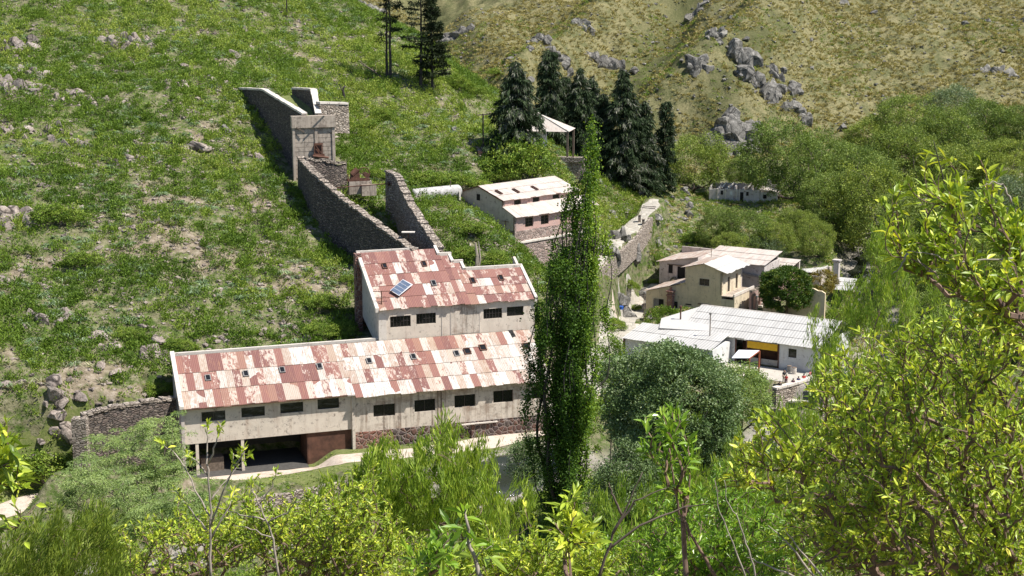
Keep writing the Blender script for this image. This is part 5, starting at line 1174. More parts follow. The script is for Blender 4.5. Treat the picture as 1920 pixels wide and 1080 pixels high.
# rocks one can point at: (px, py, size in m, grey, label)
for px, py, s_, g_, lab in [
    (423,246,1.6,1,'dark rounded boulder lying left of the tall chute wall'), (375,278,2.6,0,'long flat pink slab of rock below the dark boulder'), (490,276,1.3,0,'angular boulder at the foot of the chute side wall'),
    (345,280,1.6,0,'flat pale slab at the left end of the long pink slab'), (255,252,1.0,0,'pale block standing alone on the upper slope'), (14,275,.9,1,'small grey boulder at the left edge of the photo'),
    (248,122,.9,0,'pale rounded rock above the middle of the upper slope'), (347,125,1.6,0,'long pale slab high on the slope'), (305,60,.8,0,'small pale rock near the top of the slope'), (457,52,.8,1,'single grey rock high up near the lone pole'),
    (25,400,2.2,0,'big cracked pink outcrop at the left edge'), (85,350,1.5,0,'weathered rock face above the cracked outcrop'), (185,467,1.0,0,'pale pink rock in the middle of the left slope'), (205,418,1.2,0,'flat slab among herbs right of the cracked outcrop'),
    (12,530,1.6,0,'wide pink rock low at the left edge'), (82,528,.9,0,'pointed pale rock standing upright on the slope'), (295,538,.9,0,'light block in the centre of the green slope'), (220,598,.9,0,'upright pale stone above the long shed'),
    (45,614,1.0,0,'low rock at the left below the wide pink rock'), (455,450,1.3,0,'pair of pale slabs left of the long stone wall'), (268,616,1.2,0,'squat rock beside the dark hollow'), (300,640,1.6,0,'overhanging rock above the dark hollow'),
    (270,672,1.8,0,'rock forming the side of the dark hollow'), (492,628,1.5,0,'big angular boulder just above the long shed roof'), (528,636,1.1,0,'narrow leaning rock above the long shed roof'), (578,638,1.2,0,'flat dark-edged rock touching the shed parapet'),
    (530,606,1.1,0,'slanting pale rock above the narrow leaning rock'), (555,612,.8,0,'small block near the slanting rock'), (105,720,1.9,0,'long slab dipping to the left above the road'), (188,690,1.6,0,'cracked ledge at the top of the rock fall'),
    (150,745,1.4,0,'pink block above the stone pillar'), (108,780,1.7,0,'largest cracked block beside the stone pillar'), (125,800,1.5,0,'wedge of rock at the foot of the cracked block'), (85,760,1.3,0,'tilted block left of the cracked blocks'),
    (75,830,1.2,0,'lowest pink rock above the grass verge'), (215,700,1.5,0,'tall upright slab above the retaining wall'), (10,725,1.4,0,'pale rock low at the left edge above the road'),
    (743,283,.9,1,'white boulder in the grass above the water tank'), (716,290,.7,1,'small white boulder left of its larger neighbour'), (805,258,.8,1,'round pale boulder on the slope below the pines'), (771,250,.7,1,'grey boulder near the round pale one'), (714,285,.5,1,'pebble-like white boulder by the engine'),
    (858,437,1.1,1,'white boulder below the pink house gable'), (760,430,1.0,0,'broken block between the two dry-stone walls'), (660,365,1.4,0,'pale rubble heap under the line shaft'), (912,470,.8,1,'white stone beside the dead stump below the pink house'),
    (815,238,1.3,0,'brown cleft rock on the slope under the pines'), (850,245,1.1,1,'grey rock right of the brown cleft rock'),
    (1610,590,1.2,1,'large pale river boulder right of the ruins'), (1640,560,1.0,1,'river boulder upstream of the largest one'), (1650,610,1.3,1,'flat boulder at the water edge'), (1600,470,1.0,1,'boulder in the upper stream bed'),
    (1232,412,1.9,1,'smooth pale rock beside the hillside steps'), (1290,405,1.5,1,'pale rock at the right brink above the valley'), (1232,455,1.5,1,'pale outcrop below the hillside path'), (1275,438,1.3,1,'outcrop facing the valley ruin')]:
    p_ = onground(px, py); boulder(p_, s_*.85, lab, None, bool(g_))
def scatter(n, xr, yr, ok, rng):
    x = rng.uniform(*xr, n*6); y = rng.uniform(*yr, n*6); k = ok(x, y); return np.c_[x[k], y[k]][:n]
def blocked(x, y, pad=0.0):
    """on roads, floors and in buildings"""
    d1, _ = seg_dist(x, y, ROAD); d2, _ = seg_dist(x, y, PATH); d3, _ = seg_dist(x, y, UPATH)
    b = (d1 < 2.7+pad) | (d2 < 2.2+pad) | (d3 < 1.7+pad)
    for O, e1, e2, (u0, u1, v0, v1) in ((B0, eu, ev, (-19, 23, -5.5, 8.2)), (B0, eu, ev, (4, 24, 7, 17.5)), (WH, cu, cv, (-21, 6.5, -.5, 12)), (WH, cu, cv, (-12, 5, -6.6, 0)), (YH, cu, cv, (-14, 5, -1.5, 9)), (YH, cu, cv, (-2, 9, -1.5, 32)), (YH, cu, cv, (-10, 12, 10, 21)),
                 (np.array(OP[:2]), np.array([.707, .707]), np.array([-.707, .707]), (-1, 17.6, -1.2, 12.8)), (np.array(OC[:2]), eu, ev, (-1, 8, -.5, 9))):
        u = (x-O[0])*e1[0]+(y-O[1])*e1[1]; v = (x-O[0])*e2[0]+(y-O[1])*e2[1]; b |= (u > u0-pad) & (u < u1+pad) & (v > v0-pad) & (v < v1+pad)
    return b
rg = np.random.default_rng(21)
inview = lambda x, y: np.abs(x/(y*.98+10)) < .40
lefthill = lambda x, y: (hillz(x, y) > 6) & (dryness(x, y) < .1) & ~blocked(x, y, .5) & inview(x, y) & (x < 20)
pts = scatter(95, (-95, 10), (140, 285), lambda x, y: lefthill(x, y) & (lushness(x, y) < .75), rg)
for x, y in pts: boulder((x, y, float(gz(x, y))), rg.uniform(.45, 1.1), 'pinkish boulder half buried among herbs on the green slope', 'boulders on the green slope')
pts = scatter(60, (-25, 150), (300, 430), lambda x, y: (dryness(x, y) > .8) & inview(x, y), rg)
for x, y in pts: boulder((x, y, float(gz(x, y))), rg.uniform(.7, 2.0), 'grey boulder among straw-coloured tussocks on the far hillside', 'boulders on the far hillside', True)
pts = scatter(38, (5, 45), (205, 285), lambda x, y: ~blocked(x, y, .5) & (np.abs(x-(.085*y+1)) < 9), rg)
for x, y in pts: boulder((x, y, float(gz(x, y))), rg.uniform(.6, 1.6), 'pale rock on the bank between the hillside path and the stone path', 'rocks on the path bank', True)
for k in range(46):
    t_ = rg.random()*(len(RIVER)-4)+2; i = int(t_); a_, b_ = np.array(RIVER[i]), np.array(RIVER[i+1]); p_ = a_+(b_-a_)*(t_-i)+np.r_[rg.normal(size=2)*1.9, 0]
    boulder((p_[0], p_[1], float(gz(p_[0], p_[1]))), rg.uniform(.35, .95), 'pale rounded boulder lying in the stream bed', 'boulders in the stream bed', True)
LANDMARKS = [('the loading chute', 590, 240), ('the solar panel', 753, 541), ('the water tank', 816, 370), ('the flywheel engine', 672, 318), ('the pink house', 950, 400), ('the hipped house', 1040, 235), ('the open pine', 785, 100), ('the stone pillar', 150, 790),
    ('the left end of the long shed', 335, 700), ('the middle of the long shed roof', 560, 660), ('the top of the long stone wall', 563, 297), ('the top left corner', 60, 30), ('the lone pole', 538, 20), ('the cracked crag at the left edge', 25, 400), ('the large pale crag', 1375, 245),
    ('the big dark rock at the hilltop', 1312, 25), ('the broken grey crag', 1425, 160), ('the right edge crag', 1870, 135), ('the valley ruin', 1400, 360), ('the hillside steps', 1214, 392), ('the leaning panel', 1169, 560), ('the ochre house', 1310, 540), ('the yard wall', 1490, 722),
    ('the poplar foot', 1062, 960), ('the bare sapling', 395, 960), ('the tan wall', 1520, 565), ('the top right corner', 1880, 30), ('the upper middle of the dry slope', 1620, 100), ('the gully head', 850, 70), ('the bend of the stream', 1640, 600)]
ORD = ['nearest', 'second nearest', 'third nearest', 'fourth nearest', 'fifth nearest', 'sixth nearest', 'seventh nearest', 'eighth nearest', 'ninth nearest', 'tenth nearest', 'eleventh nearest', 'twelfth nearest', 'thirteenth nearest', 'fourteenth nearest', 'fifteenth nearest', 'sixteenth nearest']
def place_labels(obs, noun):
    groups = {}
    for o in obs:
        p = o.location; f = p.y*math.cos(TH)-(p.z-CH)*math.sin(TH); u = p.y*math.sin(TH)+(p.z-CH)*math.cos(TH); px, py = 960+F_PX*p.x/f, 540-F_PX*u/f
        k = min(LANDMARKS, key=lambda l: math.hypot(l[1]-px, l[2]-py)); dx, dy = px-k[1], py-k[2]
        d = ('right of ' if dx > 0 else 'left of ') if abs(dx) > abs(dy) else ('below ' if dy > 0 else 'above ')
        groups.setdefault((k[0], d), []).append((math.hypot(dx, dy), o))
    for (k, d), l in groups.items():
        for i, (_, o) in enumerate(sorted(l, key=lambda q: q[0])): o['label'] = '%s %s%s, %s' % (noun, d, k, ORD[min(i, 15)])
for g_, noun in (('boulders on the green slope', 'pinkish boulder among herbs'), ('boulders on the far hillside', 'grey boulder among tussocks'), ('rocks on the path bank', 'pale bank rock'), ('boulders in the stream bed', 'rounded stream boulder')):
    place_labels([o for o in COL.objects if o.get('group') == g_], noun)
# craggy outcrops: several broken blocks grown together, each outcrop one thing
def outcrop(px, py, w_, h_, n, seed, lab, grey=True, lean=(.3, 0)):
    rng = np.random.default_rng(seed); p = onground(px, py); V_, F_, b = [], [], 0
    for k in range(n):
        s = rng.uniform(.5, .95)*min(w_, h_)*.5 + w_/n*.72; R_ = rock_verts(rng, 16, squash=(1.0, .8, 1.25))*s*1.15
        a = rng.uniform(-.6, .6); R_ = R_ @ np.array([[math.cos(a), 0, -math.sin(a)], [0, 1, 0], [math.sin(a), 0, math.cos(a)]])
        f = (2*k/(n-1)-1) if n > 1 else 0; f += rng.normal()*.04; o_ = np.array([f*w_/2+rng.normal()*.3, rng.normal()*1.0 + f*lean[1], 0]); o_[2] = gz(p[0]+o_[0], p[1]+o_[1])-p[2]+rng.uniform(-.25, .2)*h_*.6*(1-min(1, abs(f)))-.15*s + lean[0]*0
        V_.append(R_+o_); F_.append(ICOF+b); b += len(ICO)
    o = np_mesh('rock_outcrop', np.concatenate(V_), np.concatenate(F_), M['rock_grey' if grey else 'rock_pink']); o.location = p; tagit(o, lab, 'rock outcrop')
for a_ in [(1375,245,9,7,26,1,'large pale crag above the willows at the foot of the dry spur'), (1392,280,6,5,16,2,'lower grey crag continuing down into the willows'), (1312,25,6,5,12,3,'big dark rock at the top of the dry hillside'),
           (1425,160,8,5,16,4,'broken grey crag upper right of the large pale crag'), (1395,110,6,6,12,5,'dark cleft rocks on the crest of the spur'), (1310,130,4,5,9,6,'small dark leaning crag on the shaded side of the spur'),
           (1470,150,7,3,10,7,'low dark rock band right of the spur crags'), (1135,125,8,4,12,8,'scattered crag below the pale ridge line'), (1870,135,7,3,10,9,'dark rock cluster high at the right edge'), (850,70,7,4,14,10,'pale rubble crag in the gully behind the pines'),
           (690,20,9,4,16,11,'pale scree crag at the head of the gully'), (1340,65,4,3,8,12,'small split rock near the top rock'), (1095,50,5,3,8,13,'grey rocks high above the gully'), (1495,215,6,3,9,14,'low broken ledge above the willow tops'),
           (1010,75,5,3,8,15,'jagged boulders on the far slope left of the spur'), (1050,115,5,3,7,16,'small crag halfway up the far slope')]: outcrop(*a_)
for a_ in [(25,410,4,2.6,9,31,'cracked pink crag at the left edge of the slope',False), (110,785,3.2,2.2,9,32,'cracked pink crag left of the stone pillar',False), (285,665,2.6,1.8,7,33,'hollowed crag in the lower left slope',False), (35,165,7,2.5,12,34,'dark overhanging ledge upper left',False),
           (25,90,6,2.5,10,35,'dark rock ledge near the top left corner',False), (1190,505,6,3,12,36,'pale crag between the stone path and the poplar',True), (1160,545,4,3,8,37,'grey crag beside the leaning panel',True), (240,80,7,2,12,38,'broken brown ledge on the upper slope',False),(150,190,6,1.4,12,39,'tumbled pink scree ledge left of the chute',False),(60,140,5,1.2,9,40,'thin ledge below the top left ledge',False),(330,160,4,.9,8,41,'short pale ledge above the chute path',False),(130,265,6,1.0,10,42,'low line of stones across the slope left of the chute',False),(420,165,5,1.1,10,43,'stones where the hillside meets the chute wall',False),(235,300,5,1.0,8,44,'low stony step in the middle of the left slope',False),(90,600,3.5,1.4,7,45,'small broken outcrop low on the left slope',False),(200,650,3.5,1.3,7,46,'broken outcrop left of the hollowed crag',False),(30,240,4,1,8,47,'flat stony ledge at the left edge under the upper ledges',False),(460,290,4,1.1,8,48,'pale rubble at the chute wall foot',False)]: outcrop(*a_)
# loose stones: too many to count
def stones(name, n, xr, yr, ok, s0, s1, mat, seed):
    rng = np.random.default_rng(seed); p = scatter(n, xr, yr, ok, rng); n = len(p); protos = [rock_verts(np.random.default_rng(s), 4, ICO1, (1, .8, .55)) for s in range(6)]
    z = gz(p[:, 0], p[:, 1]); s = rng.uniform(s0, s1, n)*rng.uniform(.5, 1, n); a = rng.uniform(0, 6.28, n); k = rng.integers(0, 6, n); B_ = np.stack(protos)[k]
    c, s_ = np.cos(a)[:, None], np.sin(a)[:, None]; X = B_[..., 0]*c-B_[..., 1]*s_; Y = B_[..., 0]*s_+B_[..., 1]*c
    V_ = np.stack([X*s[:, None]+p[:, :1], Y*s[:, None]+p[:, 1:], B_[..., 2]*s[:, None]+z[:, None]+s[:, None]*.1], -1)
    F_ = (ICOF1[None]+np.arange(n)[:, None, None]*len(ICO1)).reshape(-1, 3)
    o = np_mesh(name, V_.reshape(-1, 3), F_, M[mat]); o['kind'] = 'stuff'; return o
cl_ = lambda x, y: np.abs(fbm(x*.2+8, y*.2, 3)-.5) < .11
stones('loose_stones', 8200, (-95, 12), (138, 290), lambda x, y: lefthill(x, y) & ((lushness(x, y) < .7) | cl_(x, y)), .12, .66, 'rock_pink', 1)
stones('hillside_stones', 3200, (-40, 160), (300, 440), lambda x, y: (dryness(x, y) > .6) & inview(x, y) & cl_(x, y), .2, .9, 'rock_grey', 2)
stones('bank_stones', 1700, (0, 48), (170, 290), lambda x, y: ~blocked(x, y, .3) & (dryness(x, y) < .2), .12, .6, 'rock_grey', 3)
rvd = lambda x, y: (seg_dist(x, y, RIVER)[0] < 4.5)
stones('stream_stones', 3800, (-70, 75), (105, 290), lambda x, y: rvd(x, y) & inview(x, y) & ~blocked(x, y), .1, .45, 'rock_grey', 4)

# ------------------------------------------------------------------ low growth: too much of it to count
def clumps(name, P, R, per, L, Wd, mat, seed, up=.6, dome=.7, tl=None, out=.8, label=None):
    """herb clumps: leaves spread through low domes at P (n,2)"""
    rng = np.random.default_rng(seed); n = len(P); z = gz(P[:, 0], P[:, 1]); R = R*rng.uniform(.55, 1.35, n); j = np.repeat(np.arange(n), per); m = len(j)
    d = rdir(m, rng, .5); d[:, 2] = np.abs(d[:, 2]); rad = rng.random(m)**.45
    C = np.c_[P[j], z[j]] + d*(rad*R[j])[:, None]*np.array([1, 1, dome]); D = unit(d*out+rng.normal(size=(m, 3))*.5+np.array([0, 0, up]))
    V_, F_ = leaf_quads(C, D, L*rng.uniform(.6, 1.4, m), Wd*rng.uniform(.6, 1.3, m), rng, curl=.15)
    ct = rng.random(n) if tl is None else tl
    o = np_mesh(name, V_, F_, M[mat], tints(m, rng, spread=.6*ct[j]+.4*rng.random(m))); o['kind'] = 'stuff'; return o
rg = np.random.default_rng(31)
fine_ = lambda x, y: fbm(x*.55+2, y*.55, 3)
P = scatter(19000, (-100, 30), (128, 300), lambda x, y: (dryness(x, y) < .45) & ~blocked(x, y) & inview(x, y) & (x < 26) & (seg_dist(x, y, RIVER)[0] > 4) & ((rg.random(len(x)) < .12 + .88*lushness(x, y)) & (fine_(x, y) > .43)), rg)
P = P[(hillz(P[:, 0], P[:, 1]) > 4.5) | (P[:, 0] > -2)]
tl = np.clip(.5 + 2.2*(fbm(P[:, 0]*.13, P[:, 1]*.13, 3)-.5) + .35*sstep(190, 260, P[:, 1]) - .12, 0, 1)
clumps('slope_herbs', P, .66, 36, .34, .15, 'l_herb', 41, tl=tl, dome=1.45, up=.8)
P = scatter(9000, (-100, 30), (128, 300), lambda x, y: (dryness(x, y) < .45) & ~blocked(x, y) & inview(x, y) & (x < 26) & (hillz(x, y) > 5) & (fine_(x, y) < .50) & (rg.random(len(x)) < .3+.5*lushness(x, y)), rg)
clumps('slope_ground_cover', P, .5, 12, .24, .11, 'l_herb', 141, dome=.4, up=.5)
P = scatter(2600, (-95, 15), (140, 290), lambda x, y: lefthill(x, y) & (fbm(x*.15+70, y*.15, 3) > .47), rg)
clumps('dark_herbs', P, 1.0, 84, .27, .15, 'l_herb', 142, dome=1.05, up=.35, tl=.0+.35*rg.random(len(P)))
P = scatter(1500, (-90, 10), (150, 285), lambda x, y: lefthill(x, y) & (fbm(x*.12+40, y*.12, 3) + .10*sstep(170, 230, y) > .53), rg)
def tufts(name, P, K, L, Wd, mat, seed, lean=.9, curl=.5, base=.12, tlo=0, thi=1, stuff=True):
    rng = np.random.default_rng(seed); n = len(P); z = gz(P[:, 0], P[:, 1]); j = np.repeat(np.arange(n), K); m = len(j); a = rng.uniform(0, 6.28, m); s = rng.uniform(.6, 1.4, n)
    D = unit(np.c_[np.cos(a)*lean, np.sin(a)*lean, rng.uniform(.35, 1.3, m)]); C = np.c_[P[j], z[j]-.05] + D*np.array([base, base, 0])
    V_, F_ = leaf_quads(C, D, L*s[j]*rng.uniform(.7, 1.2, m), Wd*s[j], rng, fold=.1, curl=curl); ct = rng.random(n)
    o = np_mesh(name, V_, F_, M[mat], tints(m, rng, spread=tlo+(thi-tlo)*(.5*ct[j]+.5*rng.random(m))));
    if stuff: o['kind'] = 'stuff'
    return o
tufts('pale_grass_tufts', P, 46, 1.15, .10, 'l_tuft', 42)
P = scatter(420, (-85, 0), (140, 240), lambda x, y: lefthill(x, y) & (lushness(x, y) < .9), rg)
tufts('spiky_rosettes', P, 24, .75, .12, 'l_yucca', 43, lean=1.0, curl=.05)
P = scatter(30000, (-75, 175), (262, 440), lambda x, y: (dryness(x, y) > .3) & inview(x, y) & (rg.random(len(x)) < .45+.55*(fbm(x*.12, y*.12, 3) > .42)-.5*foldness(x, y)), rg)
tufts('straw_tussocks', P, 12, .95, .15, 'l_straw', 44, lean=.5, curl=.3, base=.2, tlo=.0, thi=1)
P = scatter(3400, (-60, 175), (270, 420), lambda x, y: (dryness(x, y) > .2) & inview(x, y) & ((foldness(x, y) > .35) | (fbm(x*.045+20, y*.045, 4) > .57)), rg)
clumps('far_slope_scrub', P, .8, 14, .36, .2, 'l_herb', 45)
P = scatter(5200, (-2, 60), (165, 300), lambda x, y: ~blocked(x, y, .2) & (dryness(x, y) < .6) & inview(x, y) & (seg_dist(x, y, RIVER)[0] > 3.5) & (fbm(x*.3, y*.3, 2) > .40), rg)
clumps('bank_herbs', P, .6, 22, .28, .14, 'l_herb', 46)
P = scatter(1500, (0, 60), (195, 300), lambda x, y: ~blocked(x, y, .2) & (dryness(x, y) < .8) & inview(x, y), rg)
tufts('bank_straw_grass', P, 16, .9, .13, 'l_straw', 47, lean=.8, curl=.4)
P = scatter(5200, (-60, 100), (40, 190), lambda x, y: ~blocked(x, y, 3) & inview(x, y) & (hillz(x, y) < 3.5) & (seg_dist(x, y, ROAD)[0] > 5.5) & (seg_dist(x, y, RIVER)[0] > 3), rg)
clumps('near_slope_scrub', P, .9, 34, .30, .14, 'l_herb', 48)
P = scatter(2600, (50, 150), (150, 330), lambda x, y: (dryness(x, y) < .9) & inview(x, y) & (seg_dist(x, y, RIVER)[0] > 4), rg)
clumps('valley_scrub', P, 1.2, 22, .45, .22, 'l_willow', 49)
# roadside grass
P = scatter(5000, (-62, 8), (125, 165), lambda x, y: (seg_dist(x, y, ROAD)[0] > 2.3) & (seg_dist(x, y, ROAD)[0] < 5.2) & inview(x, y) & ~((((x-B0[0])*eu[0]+(y-B0[1])*eu[1]) > -19) & (((x-B0[0])*ev[0]+(y-B0[1])*ev[1]) > -.3)), rg)
tufts('verge_grass', P, 7, .22, .07, 'l_herb', 50, lean=.8, curl=.2)

# ------------------------------------------------------------------ trees
def crown_spot(px, py, k):
    """point on the ray through a crown's centre where it stands k metres above the land"""
    r = ray(px, py); s = np.linspace(60, 470, 3000); p = np.array([0, 0, CH]) + r[None]*s[:, None]/r[1]
    h = p[:, 2]-gz(p[:, 0], p[:, 1]); i = np.argmax(h < k); return p[i]
# willows of the right-hand valley
WT = []
for k in range(4):
    o = make_tree('willow_tree', 'x', 'tree', (0, 0, 0), (0, 0, 1.15), (1, 1, .88), 250, 66, .055, .030, 'l_willow', 'bark', 100+k, shell=.78, lumps=.26, low=-.85, spread=.085, updir=.25, group='willows in the right-hand valley', r_tip=.004)
    WT.append(o)
GW = make_tree('grey_willow', 'x', 'tree', (0, 0, 0), (0, 0, 1.15), (1, 1, .8), 190, 60, .07, .024, 'l_greywillow', 'bark', 120, shell=.7, lumps=.35, low=-.5, spread=.09, updir=.2, r_tip=.004, group='grey willows in the right-hand valley')
used = set()
wl = [ # px, py of crown centre, radius px, kind, label
 (1302,300,62,0,'light green willow just right of the dark conifers'), (1462,300,72,1,'willow behind the right end of the valley ruin'), (1395,318,36,2,'small willow below the pale crag'), (1545,290,66,2,'round willow up-slope of the valley ruin'),
 (1610,322,74,3,'broad willow at the centre of the valley thicket'), (1640,255,56,0,'willow at the upper edge of the thicket'), (1700,235,62,1,'willow under the dry slope right of centre'), (1790,205,60,'g','dark grey-green willow standing highest against the dry slope'),
 (1770,262,66,2,'willow below the highest grey-green one'), (1850,240,60,3,'willow high at the right'), (1905,250,52,0,'willow at the right edge of the photo'), (1700,305,66,3,'willow in the second row of the thicket'),
 (1800,318,70,0,'yellow-green willow behind the leafy branch tip'), (1885,315,62,1,'yellowish willow right of the branch tip'), (1890,385,72,'g','silvery willow at the right edge behind the leafy branch'), (1640,395,84,1,'large willow overhanging the stream'),
 (1560,372,58,0,'willow right of the valley ruin chimney'), (1720,400,74,2,'dense willow behind the leafy branch'), (1810,430,78,3,'deep green willow behind the near bush'), (1700,480,66,0,'shaded willow over the stream bend'),
 (1790,520,74,1,'willow hidden by the near bush'), (1890,500,78,2,'dark willow at the right edge behind the near bush'), (1760,600,70,3,'willow low behind the near bush'), (1870,610,80,0,'lowest willow behind the near bush'),
 (1400,440,50,3,'pale green thicket tree in front of the valley ruin'), (1345,432,38,1,'bushy tree at the left end of the valley ruin'), (1455,445,36,2,'bushy tree in front of the ruin end room'), (1500,415,34,0,'dark shrub beside the ruin end room'),
 (1590,415,46,2,'low willow at the streamside'), (1432,480,38,'g','grey shrub behind the back house'), (1530,450,34,1,'small willow between ruin and chimney stub'), (1370,468,36,3,'round shrub just above the back house')]
for px, py, rp, kd, lab in wl:
    p = crown_spot(px, py, 3.0 if rp < 50 else 4.5); sc = (F_PX/(p[1]*math.cos(TH)+(CH-p[2])*math.sin(TH))); R = rp/sc
    p = crown_spot(px, py, R*.95); sc = (F_PX/(p[1]*math.cos(TH)+(CH-p[2])*math.sin(TH))); R = rp/sc
    src = GW if kd == 'g' else WT[kd]; base = (p[0], p[1], p[2]-1.2*R); S3 = (R, R, R*random.uniform(.9, 1.1))
    if id(src) in used: copy_thing(src, base, random.uniform(0, 6.28), S3, lab)
    else: used.add(id(src)); src.location = base; src.rotation_euler = (0, 0, random.uniform(0, 6)); src.scale = S3; src['label'] = lab

# shrubs on the slopes, all one kind of growth
SH = make_tree('shrub', 'x', 'shrub', (0, 0, 0), (0, 0, .45), (1, 1, .75), 120, 46, .12, .055, 'l_herb', 'bark', 130, shell=.5, lumps=.5, low=-.35, spread=.13, r_tip=.008, group='shrubs on the slopes')
sl = [(965,300,55,'large round green shrub below the big dark conifer'), (112,395,40,'dark green shrub beside the cracked pink crag'), (935,320,30,'green shrub left of the large round one'), (800,330,28,'wide green bush above the water tank'), (850,330,30,'green bush behind the pink house roof'),
 (900,340,26,'bush at the left corner of the pink house roof'), (700,320,22,'bush right of the flywheel engine'), (880,420,26,'shrub under the pink house gable'), (930,480,26,'shrub at the foot of the pink house terrace'), (870,470,24,'shrub beside the dead stump'),
 (600,560,26,'bright shrub left of the upper hall'), (640,610,28,'shrub against the upper hall side wall'), (590,610,24,'shrub above the long shed ridge'), (300,720,26,'shrub above the left end of the long shed'), (340,640,24,'shrub just above the shed parapet'),
 (240,620,24,'shrub above the dark hollow'),   (160,480,28,'shrub left of centre on the slope'), 
 (80,860,56,'dark green bush beside the grass verge and stone pillar'), (30,870,40,'bush at the left end of the grass verge'), (140,850,36,'bush in front of the stone pillar'), (860,150,26,'dark scrub bush at the foot of the gully'), (890,165,22,'olive bush beside the gully scrub'),
 (930,130,16,'lone dark bush on the dry slope'),  (1225,525,9,'bush against the back house corner'), (1180,530,18,'scrub bush above the leaning panel'), (1300,440,22,'bush on the brink above the back house'),
 (1150,600,24,'light bush right of the poplar'), (1560,620,30,'bush behind the white house ridge'), (1590,585,34,'green bush right of the tan wall'), (720,210,18,'shrub on the upper slope by the pines'), (690,230,16,'shrub above the sunlit block wall'),
  (660,520,18,'shrub at the shadow edge of the upper hall'), (1190,575,10,'tiny bush beside the stone path')]
for i, (px, py, rp, lab) in enumerate(sl):
    p = onground(px, py+rp*.6); sc = F_PX/(p[1]*math.cos(TH)+(CH-p[2])*math.sin(TH)); R = rp/sc
    if i == 0: SH.location = p; SH.scale = (R, R, R); SH['label'] = lab
    else: copy_thing(SH, p, random.uniform(0, 6.28), (R*1.05, R*random.uniform(.8, 1.2), R*random.uniform(.55, .75)), lab)

# round glossy tree and bronze bush in the ruins
p = atZ(1475, 590, .4); sc = F_PX/(p[1]*.98+10); R = 47/sc
make_tree('round_tree', 'dense round tree with yellow-tipped glossy leaves between the ruins', 'tree', (p[0], p[1], .4), (0, 0, R*1.0), (R, R, R*1.0), 420, 84, .26, .16, 'l_round', 'bark', 140, shell=.8, lumps=.12, low=-.6, spread=.24, r_tip=.02)
p = atZ(1547, 570, .5); R = 27/sc
make_tree('bronze_bush', 'smaller bronze-coloured round bush behind the tan wall', 'shrub', (p[0], p[1]+2.0, .5), (0, 0, R*1.35), (R, R, R*.95), 130, 50, .2, .10, 'l_brown', 'bark', 141, shell=.7, lumps=.15, spread=.2, r_tip=.015)
# silver-leaved tree by the river
p = atY(1268, 762, 134); gzv = float(gz(p[0], p[1])); hz = p[2]-gzv
make_tree('silver_tree', 'big round tree with glittering silver-green leaves in front of the white house', 'tree', (p[0], p[1], gzv), (0, 0, hz-.4), (6.7, 5.4, 6.6), 600, 96, .30, .16, 'l_silver', 'darkbark', 150, shell=.62, lumps=.22, low=-.8, spread=.42, updir=.1, r_tip=.018)
p = atY(1392, 745, 138); gzv = float(gz(p[0], p[1]))
make_tree('green_bush', 'yellow-green bush at the right flank of the silver-leaved tree', 'shrub', (p[0], p[1], gzv), (0, 0, p[2]-gzv), (2.6, 2.6, 3.4), 150, 80, .22, .11, 'l_fern', 'bark', 151, shell=.6, lumps=.3, spread=.35, r_tip=.015)
p = atY(1190, 900, 128); gzv = float(gz(p[0], p[1]))
make_tree('silver_tree', 'lower silver-green tree right behind the poplar foot', 'tree', (p[0], p[1], gzv), (0, 0, p[2]-gzv), (3.4, 3.2, 3.6), 240, 80, .22, .11, 'l_silver', 'darkbark', 152, shell=.6, lumps=.3, low=-.8, spread=.4, updir=.1, r_tip=.018)
p = atY(1165, 690, 150); gzv = float(gz(p[0], p[1]))
make_tree('small_poplar', 'small bright green sapling just right of the poplar', 'tree', (p[0]-1.0, p[1], gzv), (0, 0, p[2]-gzv), (1.6, 1.6, 3.6), 110, 60, .2, .1, 'l_poplar', 'bark', 153, shell=.5, lumps=.3, spread=.3, tlo=.4)
p = atY(985, 870, 142); gzv = float(gz(p[0], p[1]))
make_tree('silver_tree', 'small silvery shrub at the left foot of the poplar', 'shrub', (p[0], p[1], gzv), (0, 0, p[2]-gzv), (1.6, 1.6, 3.4), 110, 50, .2, .1, 'l_silver', 'bark', 154, shell=.5, lumps=.3, spread=.35)

